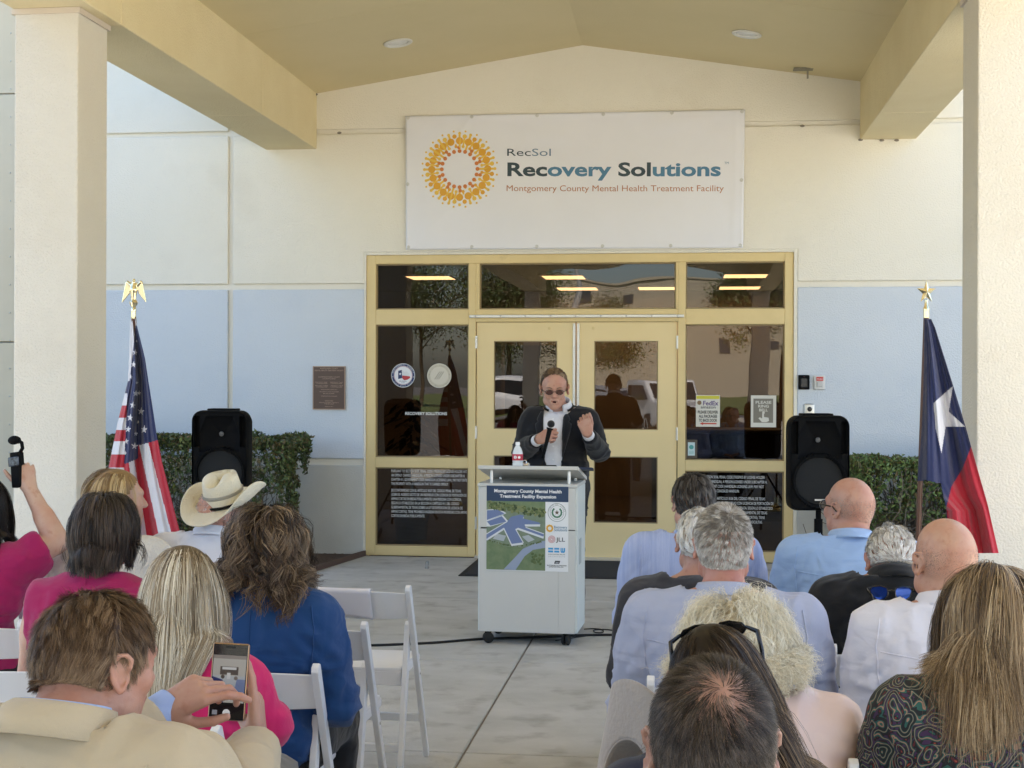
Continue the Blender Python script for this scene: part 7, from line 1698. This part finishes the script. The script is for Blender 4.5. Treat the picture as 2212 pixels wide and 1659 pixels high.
# ---- 13 sunglasses on head
p = base('woman with long dark hair and sunglasses pushed up on her head', 1541, 1335, 2.82, .012, sw=.165, bulk=.95, head=(0, 4, 0), near=True, hoff=(0, .02)); p13 = p
p.skin(SK_B); p.top_g('cardigan', shirt('cloth_navy_knit', (.012, .014, .035)), .014, hem=.45, folds=.006, seed=14); p.trousers(M_denim); p.shoes(M_shoe); p.coll = p.collision(.014)
H13 = hair_mat('hair_dark_balayage', (.010, .006, .004), (.045, .027, .015), (.30, .20, .11)); p.cap_mesh(H13, hl_full, .003)
p.hair(H13, hl_full, n=12000, L_=.48, segs=11, w=.0011, g=.62, gpow=.3, lift=.05, thick=.016, off0=.003, wave=.003, wfreq=16, clump=.5, nclump=260, part=-.02, jit=.12, seed=14, side=.0, sway=.16, tintfn=lambda q, t: -.28+.62*t**1.5+np.where(q[..., 0] > .03, .10, 0))
def sunglasses(label, o_loc, rot, lens_m, frame_m, W=.072, s=1., wrap=.018, name='sunglasses', lh=.020, temple=.12):
    o = empty(name, tuple(o_loc)); o.rotation_euler = rot; o.scale = (s, s, s); tag(o, label, 'sunglasses')
    for q in (-1, 1):
        def P_(x, z): return Vector((x, -wrap*(x/W)**2, z))
        out = [P_(q*(.010+.050*t[0]), t[1]*lh) for t in ((0, .35), (.1, .8), (.45, 1), (.9, .85), (1.05, .3), (.92, -.5), (.6, -1), (.25, -.9), (.04, -.3))]
        l = MB(); bm = l.bm; c = sum(out, Vector())/len(out)+Vector((0, .004, 0)); cv = bm.verts.new(c); vs = [bm.verts.new(v) for v in out]
        for i in range(len(vs)): bm.faces.new((cv, vs[i], vs[(i+1) % len(vs)]))
        l.build('lens', lens_m, o, True); MB().tube(out, .0022, 6, closed=True).build('rim', frame_m, o, True)
        MB().tube([P_(q*.062, .010), Vector((q*W, -wrap-.006, .010)), Vector((q*(W+.002), -wrap-.05, .009)), Vector((q*(W-.002), -wrap-temple*.8, .004)), Vector((q*(W-.006), -wrap-temple, -.018))], [.003, .0045, .004, .003, .0022], 8, flat=1.5).build('temple', frame_m, o, True)
        MB().ball(P_(q*.066, .011), (.002, .002, .002), 6).build('rivet', M_steel, o)
    MB().tube([Vector((-.012, 0, .007)), Vector((0, .003, .010)), Vector((.012, 0, .007))], .003, 8).build('bridge', frame_m, o, True); return o
Hc = Vector(p.loc)+Vector(p.Hc); lensd = mat('smoky_lens', (.02, .02, .018), .08, coat=.5); frd = mat('black_acetate', (.012, .012, .012), .2)
sunglasses('black plastic sunglasses resting on top of the long dark hair', Hc+Vector((0, .052, .098)), (R(48), R(-9), R(0)), lensd, frd, W=.082, s=1.06, lh=.024)
# ---- 14 nearest head
p = base('man with thinning dark hair seated nearest the camera', 1538, 1400, 1.96, .012, sw=.21, bulk=1.1, head=(3, 8, 0), hs=1.03, near=True, hoff=(0, .03)); nav = shirt('cloth_near_navy', (.005, .006, .012))
p.skin(skin_mat('skin_scalp', (.36, .215, .16), .25), hf=.004); p.top_g('shirt', nav, .014, hem=.45, folds=.006, seed=15, armr=1.15); p.collar(nav, tilt=-12); p.trousers(M_trd); p.shoes(M_shoe); p.coll = p.collision(.008, .012)
def hl14(P): return hl_full(P)
def d14(P):
    e = np.sqrt(((P[:, 0]-.012)/.9)**2+((P[:, 1]+.064)/1.1)**2+((P[:, 2]-.102)/1.2)**2); return np.clip((e/.080)**1.3, .16, 1)+np.clip((.06-P[:, 2])/.04, 0, 1)
def flow14(P, N):
    d = P-V3(.010, -.066, .104); r = np.linalg.norm(d, axis=1, keepdims=True); sw_ = np.cross(V3(0, -.5, .86), d); return d/r+.35*sw_/r+V3(.12, .0, -.10)
p.cap_mesh(H_near, lambda P: hl14(P) & (P[:, 2] < .03), .0010)
p.hair(H_near, hl14, n=38000, L_=.027, segs=3, w=.00055, lift=.15, thick=.004, off0=.0015, clump=.18, nclump=1500, jit=.35, seed=15, flowfn=flow14, dens=d14, g=.04, tintfn=lambda q, t: np.where(q[..., 2] < .03, .10, 0)+np.where(q[..., 2] < -.02, .12, 0))
# ---- 15 bald with glasses
p = base('bald man with dark-rimmed glasses in a light blue button-down shirt', 1834, 1030, 5.80, .003, sw=.215, bulk=1.18, head=(38, 0, 0), hs=1.02, nz=.02)
lb = shirt('cloth_light_blue_shirt', (.33, .47, .72)); p.skin(SK_A, fat=1.12); p.top_g('shirt', lb, .016, hem=.45, folds=.007, crease=.017, seed=16, armr=1.2, h=.010); p.yoke(lb); p.collar(lb, rx=.074, ry=.076, hgt=.042); p.trousers(M_trd); p.shoes(M_shoe); p.coll = p.collision(.006)
p.seam([(-.012, p.S[1][2]-.06), (-.013, p.hipz+.05)], lb, .003, 'back_pleat')
H_stub = hair_mat('hair_stubble', (.10, .075, .06), (.20, .165, .14), (.38, .34, .31)); p.hair(H_stub, hl_fringe, n=7000, L_=.005, segs=2, w=.0011, lift=.4, thick=.0015, off0=.0008, seed=16, clump=0, nclump=20, dens=lambda P: .35*np.clip((.055-P[:, 2])/.04, 0, 1))
T = lambda *q: Vector(p.loc)+Vector(p.Hc+p.HM @ (V3(*q)*p.hs)); gl = empty('eyeglasses', tuple(T(0, .1, .005)), 0); tag(gl, 'dark-rimmed eyeglasses worn by the bald man in light blue', 'glasses'); G0 = Vector(gl.location)
for q in (-1, 1): MB().tube([T(q*.062, .100, .008)-G0, T(q*.082, .06, .009)-G0, T(q*.088, 0, .006)-G0, T(q*.086, -.02, -.012)-G0], .003, 6).build('temple', frd, gl, True); MB().tube([T(q*.033+.024*math.cos(a), .108-.01*abs(math.cos(a)), .003+.017*math.sin(a))-G0 for a in [k*PI/8 for k in range(16)]], .0022, 6, closed=True).build('rim', frd, gl, True); MB().lathe([(0, 0), (.022, 0), (.022, .001), (0, .001)], 16, Matrix.Translation(T(q*.033, .107, .003)-G0) @ Matrix(p.HM).to_4x4() @ Matrix.Rotation(R(90), 4, 'X')).build('lens', mat('pale_lens', (.35, .36, .36), .08), gl)
# ---- 16 black polo
p = base('white haired man in a black polo shirt with head bowed', 1925, 1130, 4.95, .010, sw=.205, bulk=1.22, head=(4, -24, 0), lean=.03, hoff=(0, .055), nz=.08); p16 = p
bk = shirt('cloth_black_polo', (.004, .004, .005)); p.skin(SK_A); p.top_g('polo_shirt', bk, .015, hem=.45, folds=.006, seed=17, armr=1.2, h=.010); p.collar(bk, rx=.073, ry=.076, hgt=.045, fall=.052, flare=.02, tilt=-26); p.trousers(M_trg); p.shoes(M_shoe); p.coll = p.collision(.006)
p.cap_mesh(H_white, hl_full, .002); p.hair(H_white, hl_full, n=7000, L_=.028, segs=4, w=.0018, lift=.15, thick=.006, clump=.45, nclump=260, jit=.3, seed=17, flowfn=flow_down, dens=lambda P: np.clip((.125-P[:, 2])/.05, .25, 1))
C16 = Vector(p.loc)+Vector(p.N); sunglasses('blue mirrored sunglasses hooked behind the neck of the black polo', C16+Vector((-.03, -.150, -.012)), (R(180), R(180), R(180)), mat('blue_mirror_lens', (.008, .04, .22), .08, metal=.6), frd, W=.070, s=1.08, wrap=-.02, lh=.022)
# ---- 17 bald, white shirt
p = base('bald sunburnt man in a crisp white shirt', 2040, 1118, 4.28, .002, sw=.205, bulk=1.12, head=(16, -2, 0), hs=1.05, nz=.02)
p.skin(skin_mat('skin_sunburnt', (.54, .32, .225), .35), fat=1.08); p.top_g('shirt', shirt('cloth_crisp_white', (.74, .73, .80)), .016, hem=.45, folds=.008, crease=.018, seed=18, armr=1.15, h=.009); p.yoke(shirt('cloth_crisp_white', (0, 0, 0))); p.collar(shirt('cloth_crisp_white', (0, 0, 0)), rx=.074, ry=.077, hgt=.046, fall=.042); p.trousers(M_trg); p.shoes(M_shoe); p.coll = p.collision(.006)
p.hair(H_stub, hl_fringe, n=9000, L_=.003, segs=2, w=.0007, lift=.6, thick=.001, off0=.0006, seed=18, clump=0, nclump=20, dens=lambda P: .30*np.clip((.06-P[:, 2])/.04, 0, 1))
# ---- 18 paisley
pais = bpy.data.materials.new('paisley_print'); pais.use_nodes = True
def paisley():
    N = pais.node_tree.nodes; L = pais.node_tree.links; b = N['Principled BSDF']; b.inputs['Roughness'].default_value = .75
    tc = N.new('ShaderNodeTexCoord'); nz = N.new('ShaderNodeTexNoise'); nz.inputs['Scale'].default_value = 9; L.new(tc.outputs['Object'], nz.inputs[0])
    ad = N.new('ShaderNodeMixRGB'); ad.blend_type = 'ADD'; ad.inputs[0].default_value = .16; L.new(tc.outputs['Object'], ad.inputs[1]); L.new(nz.outputs['Color'], ad.inputs[2])
    v1 = N.new('ShaderNodeTexVoronoi'); v1.inputs['Scale'].default_value = 17; L.new(ad.outputs[0], v1.inputs[0])
    v2 = N.new('ShaderNodeTexVoronoi'); v2.inputs['Scale'].default_value = 75; L.new(ad.outputs[0], v2.inputs[0])
    mu = N.new('ShaderNodeMath'); mu.operation = 'MULTIPLY'; mu.inputs[1].default_value = 34; L.new(v1.outputs['Distance'], mu.inputs[0])
    sn = N.new('ShaderNodeMath'); sn.operation = 'SINE'; L.new(mu.outputs[0], sn.inputs[0])
    cr = N.new('ShaderNodeValToRGB'); cr.color_ramp.interpolation = 'CONSTANT'; e = cr.color_ramp.elements; e[0].color = (.010, .012, .014, 1); e[1].position = .60; e[1].color = (.02, .10, .085, 1); k = e.new(.95); k.color = (.34, .20, .14, 1)
    mr = N.new('ShaderNodeMapRange'); mr.inputs[1].default_value = -1; L.new(sn.outputs[0], mr.inputs[0]); L.new(mr.outputs[0], cr.inputs[0])
    c2 = N.new('ShaderNodeValToRGB'); c2.color_ramp.interpolation = 'CONSTANT'; e = c2.color_ramp.elements; e[0].color = (.34, .07, .03, 1); e[1].position = .14; e[1].color = (.11, .012, .018, 1); k = e.new(.30); k.color = (.01, .01, .012, 1); k = e.new(.55); k.color = (.05, .02, .07, 1); L.new(v2.outputs['Distance'], c2.inputs[0])
    mx = N.new('ShaderNodeMix'); mx.data_type = 'RGBA'; hs = N.new('ShaderNodeSeparateColor'); L.new(v1.outputs['Color'], hs.inputs[0]); gt = N.new('ShaderNodeMath'); gt.operation = 'GREATER_THAN'; gt.inputs[1].default_value = .36; L.new(hs.outputs[0], gt.inputs[0])
    lt = N.new('ShaderNodeMath'); lt.operation = 'GREATER_THAN'; lt.inputs[1].default_value = -.15; L.new(sn.outputs[0], lt.inputs[0]); m2 = N.new('ShaderNodeMath'); m2.operation = 'SUBTRACT'; m2.use_clamp = True; L.new(gt.outputs[0], m2.inputs[0]); L.new(lt.outputs[0], m2.inputs[1])
    L.new(m2.outputs[0], mx.inputs[0]); L.new(cr.outputs[0], mx.inputs[6]); L.new(c2.outputs[0], mx.inputs[7]); L.new(mx.outputs[2], b.inputs['Base Color'])
paisley()
p = base('woman with layered dark blonde hair in a paisley blouse at the right edge', 2137, 1203, 3.30, .018, sw=.195, bulk=1.12, head=(18, 0, 0), near=True)
p.skin(SK_B, hf=.006); p.top_g('blouse', pais, .018, hem=.45, folds=.006, seed=19, armr=1.22, neckz=-.015); p.trousers(M_trd); p.shoes(M_shoe); p.coll = p.collision(.018)
p.cap_mesh(H_dkblonde, hl_full, .005)
p.hair(H_dkblonde, hl_full, n=14000, L_=.36, segs=10, w=.0012, g=.5, gpow=.35, lift=.2, thick=.034, off0=.004, wave=.006, wfreq=18, clump=.45, nclump=320, part=.015, jit=.2, seed=19, Lvar=.35, tintfn=lambda q, t: np.where(t < .2, -.2*(1-t/.2), .04))
pp = at(1890, 1648, 3.62); o = empty('folded_paper', tuple(pp)); o.rotation_euler = (R(35), R(3), R(8)); tag(o, 'folded white programme sheet held on the lap beside the paisley blouse', 'paper')
MB().box((-.055, -.05, 0), (.05, .05, .001)).build('sheet', M_white, o); MB().box((-.045, -.04, .003), (.055, .05, .004), Matrix.Rotation(R(4), 4, 'Y')).build('sheet', M_white, o)
# felt hat resting by the aisle
M_felt = mat('grey_felt', (.36, .32, .29), .9, col2=(.33, .29, .26), nscale=6, bump=.3, bscale=90, sheen=.3)
c = at(1352, 1700, 3.0); straw_hat('light grey felt cowboy hat resting on its side by the aisle', c, Vector((.72, .62, -.12)).to_track_quat('Z', 'Y').to_euler(), M_felt, M_felt, 1.0, False)
# ---- 1 the speaker
Ys = 9.42; X1 = at(1204, 793, Ys).x; tp = at(1204, 793, 9.28).z
p = Fig('man in a dark blazer speaking into a microphone behind the podium', X1-.01, Ys, tp-.010, yaw=180, seated=False, sw=.205, bulk=1.15, head=(6, -14, 0), hs=1.10, hoff=(.0, .11), lean=.085, group='speaker at the podium', near=False)
p.o['group'] = 'speaker at the podium'; del p.o['group']
p.P = V3(0, -.06, .93); p.C = p.P*.3+p.N*.7; p.HJ = {q: V3(q*.09, -.06, .90) for q in (-1, 1)}
for q in (-1, 1): p.K[q] = V3(q*.12, -.04, .50); p.A[q] = V3(q*.14, -.05, .09)
rwp = p.local(at(1162, 950, 9.16)); rep = p.local(at(1127, 976, 9.42)); lwp = p.local(at(1270, 938, 9.16)); lep = p.local(at(1295, 978, 9.42))
p.E[1] = rep; p.W[1] = rwp; p.E[-1] = lep; p.W[-1] = lwp          # after the half turn local +x is the picture's left
p.S[1] = p.local(at(1148, 907, 9.42)); p.S[-1] = p.local(at(1270, 907, 9.42)); p.N = p.local(at(1208, 883, 9.46)); p.C = p.P*.3+p.N*.7; p.C[1] += .03
def hf2(f, b): f = V3(f); f /= np.linalg.norm(f); b = V3(b); b = b-f*(b@f); b /= np.linalg.norm(b); return np.stack([np.cross(f, b), f, b], 1)
MRs = hf2((-.86, .20, .34), (.25, .90, .25)); MLs = hf2((.28, .25, .90), (-.1, .55, -.1))
p.skin(skin_mat('skin_speaker', (.50, .30, .225), .3), h=.012, hf=.004, mouth=.010, fat=.92, jaw=.95, neck=.88, handspec={1: dict(M=MRs, curls=((50, 70, 45), (58, 75, 45), (62, 75, 45), (62, 75, 45)), thumb=((.55, .75, -.5), (.1, .9, -.5), (-.3, .8, -.5)), h=.005, s=1.12), -1: dict(M=MLs, curls=((66, 80, 40), (72, 80, 45), (75, 80, 45), (75, 80, 45)), thumb=((.5, .8, -.4), (.2, .95, -.3), (.0, 1, -.1)), h=.005, s=1.12)})
wsp = shirt('cloth_speaker_shirt', (.74, .74, .78)); jk = shirt('cloth_speaker_blazer', (.0045, .005, .008), b=.2); p.top_g('shirt', wsp, .006, hem=.86, folds=.003, seed=20, h=.010, cuff=.96, neckz=.0, crease=.004)
N_ = p.N
def opening(X, Y, Z):
    wdt = np.interp(Z, [.85, 1.05, 1.30, 1.45, 1.6], [.050, .052, .062, .066, .05]); side = np.abs(X-.005)-wdt; front = (N_[1]*.0+.0)-Y
    return -np.maximum(side, front+0*X)
p.top_g('blazer', jk, .020, hem=.74, folds=.009, seed=21, h=.009, armr=1.05, neckz=-.006, necktilt=.5, cutfn=opening, hemlow=.74, cuff=.90)
p.collar(jk, 'lapel_collar', rx=.080, ry=.088, hgt=.024, fall=.045, flare=.026, gap=46, tilt=-26, dz=.0, th=.004, dy=.014)
jk2 = shirt('cloth_speaker_lapel', (.009, .010, .014), b=.1)
for q in (-1, 1):
    V = []; F = []; n = 22
    for i in range(n+1):
        t = i/n; z = p.N[2]-.015-t*.30; w0 = float(np.interp(z, [.85, 1.05, 1.30, 1.45, 1.6], [.050, .052, .062, .066, .05]))+.002; wl = .058*math.sin(min(1, t*1.9+.18)*PI/2)*(1-max(0, t-.3)/.7)+.003
        if .20 < t < .26: wl *= .72
        for j in range(5):
            x = .005+q*(w0+wl*j/4); s_ = p.surf(x, z, False, .004+.004*math.sin(j/4*PI)); V.append(s_ if s_ is not None else V3(x, .1, z))
    for i in range(n):
        for j in range(4): F.append((i*5+j, i*5+j+1, (i+1)*5+j+1, (i+1)*5+j))
    o = link('lapel', mesh_np('lapel', V, np.array(F)), jk2, p.o); o.modifiers.new('s', 'SOLIDIFY').thickness = .003
p.collar(wsp, 'shirt_collar', rx=.070, ry=.080, hgt=.036, fall=.056, flare=.010, gap=24, tilt=-22, dz=.022, dy=.012)
p.cuff(1, wsp, .037, .05, .88); p.cuff(-1, wsp, .037, .05, .88); p.trousers(M_trd); p.shoes(M_shoe); p.coll = p.collision(.006)
bt = MB(); [bt.lathe([(0, 0), (.006, 0), (.005, .002), (0, .002)], 10, Matrix.Translation((.005, p.C[1]+.150-k*.004, p.C[2]+.10-k*.09)) @ Matrix.Rotation(R(-90), 4, 'X')) for k in range(4)]; bt.build('shirt_buttons', M_white, p.o)['kind'] = 'stuff'
MB().box((-.16, p.P[1]-.12, .985), (.16, p.P[1]+.16, 1.02)).build('belt', M_black, p.o) if False else None
H1 = hair_mat('hair_speaker', (.06, .035, .02), (.16, .10, .06), (.34, .25, .17))
def hl1(P): x, y, z = P[:, 0], P[:, 1], P[:, 2]; return hl_full(P) & (z > np.interp(y, [-.03, 0, .03, .05, .07], [.0, .012, .06, .082, .2]))
p.cap_mesh(H1, hl1, .002); p.hair(H1, hl1, n=6000, L_=.032, segs=4, w=.0018, lift=.10, thick=.005, g=.02, clump=.5, nclump=150, seed=21, flowfn=lambda P, N: np.stack([P[:, 0]*5+.3, np.full(len(P), -.8), np.where(P[:, 2] < .06, -.6, 0)], 1))
T = lambda *q: Vector(p.loc)+Matrix.Rotation(PI, 3, 'Z') @ Vector(p.Hc+p.HM @ (V3(*q)*p.hs)); gl = empty('eyeglasses', tuple(T(0, .11, .004)), 0); tag(gl, 'dark tinted wire eyeglasses worn by the speaker', 'glasses'); G0 = Vector(gl.location)
Rq = Matrix.Rotation(PI, 4, 'Z') @ Matrix(p.HM).to_4x4()
for q in (-1, 1):
    MB().tube([T(q*.031+.0235*math.cos(a), .110-.008*abs(math.cos(a)), .001+.0145*math.sin(a))-G0 for a in [k*PI/8 for k in range(16)]], .0016, 6, closed=True).build('rim', frd, gl, True)
    MB().lathe([(0, 0), (.022, 0), (.0215, .001), (0, .001)], 18, Matrix.Translation(T(q*.031, .108, .001)-G0) @ Rq @ Matrix.Diagonal((1.03, 1, .64, 1)) @ Matrix.Rotation(R(90), 4, 'X')).build('lens', mat('tinted_lens', (.10, .045, .035), .15), gl)
    MB().tube([T(q*.054, .104, .004)-G0, T(q*.080, .06, .005)-G0, T(q*.084, 0, .002)-G0], .0022, 6).build('temple', frd, gl, True)
MB().tube([T(-.009, .112, .004)-G0, T(0, .114, .006)-G0, T(.009, .112, .004)-G0], .002, 6).build('bridge', frd, gl, True)
lm = mat('inner_mouth', (.06, .012, .010), .5); MB().ball(tuple(p.Hc+p.HM @ (V3(0, .078, -.066)*p.hs)), (.018, .012, .012), 12).build('mouth', lm, p.o, True)
eb = mat('eyebrow', (.20, .12, .08), .8)
for q in (-1, 1): MB().tube([p.Hc+p.HM @ (V3(*v)*p.hs) for v in ((q*.014, .098, .022), (q*.030, .097, .028), (q*.048, .088, .023))], [.003, .0036, .002], 6).build('eyebrow', eb, p.o, True)
# microphone
a = at(1179, 962, 9.05); b = at(1190.5, 915, 9.06); mc = empty('microphone', tuple(a)); tag(mc, "black handheld microphone held in the speaker's fist", 'microphone'); d = (b-a)
MB().tube([-d*.6, d*.2, d*.72], [.010, .013, .016], 14).build('handle', M_black, mc, True); MB().ball(tuple(d*.98), .0245, 18).build('grille', mat('mic_mesh', (.03, .03, .032), .4, metal=.5, bump=1, bscale=500), mc, True); MB().tube([d*.72, d*.80], [.020, .024], 14).build('ring', M_black, mc, True)
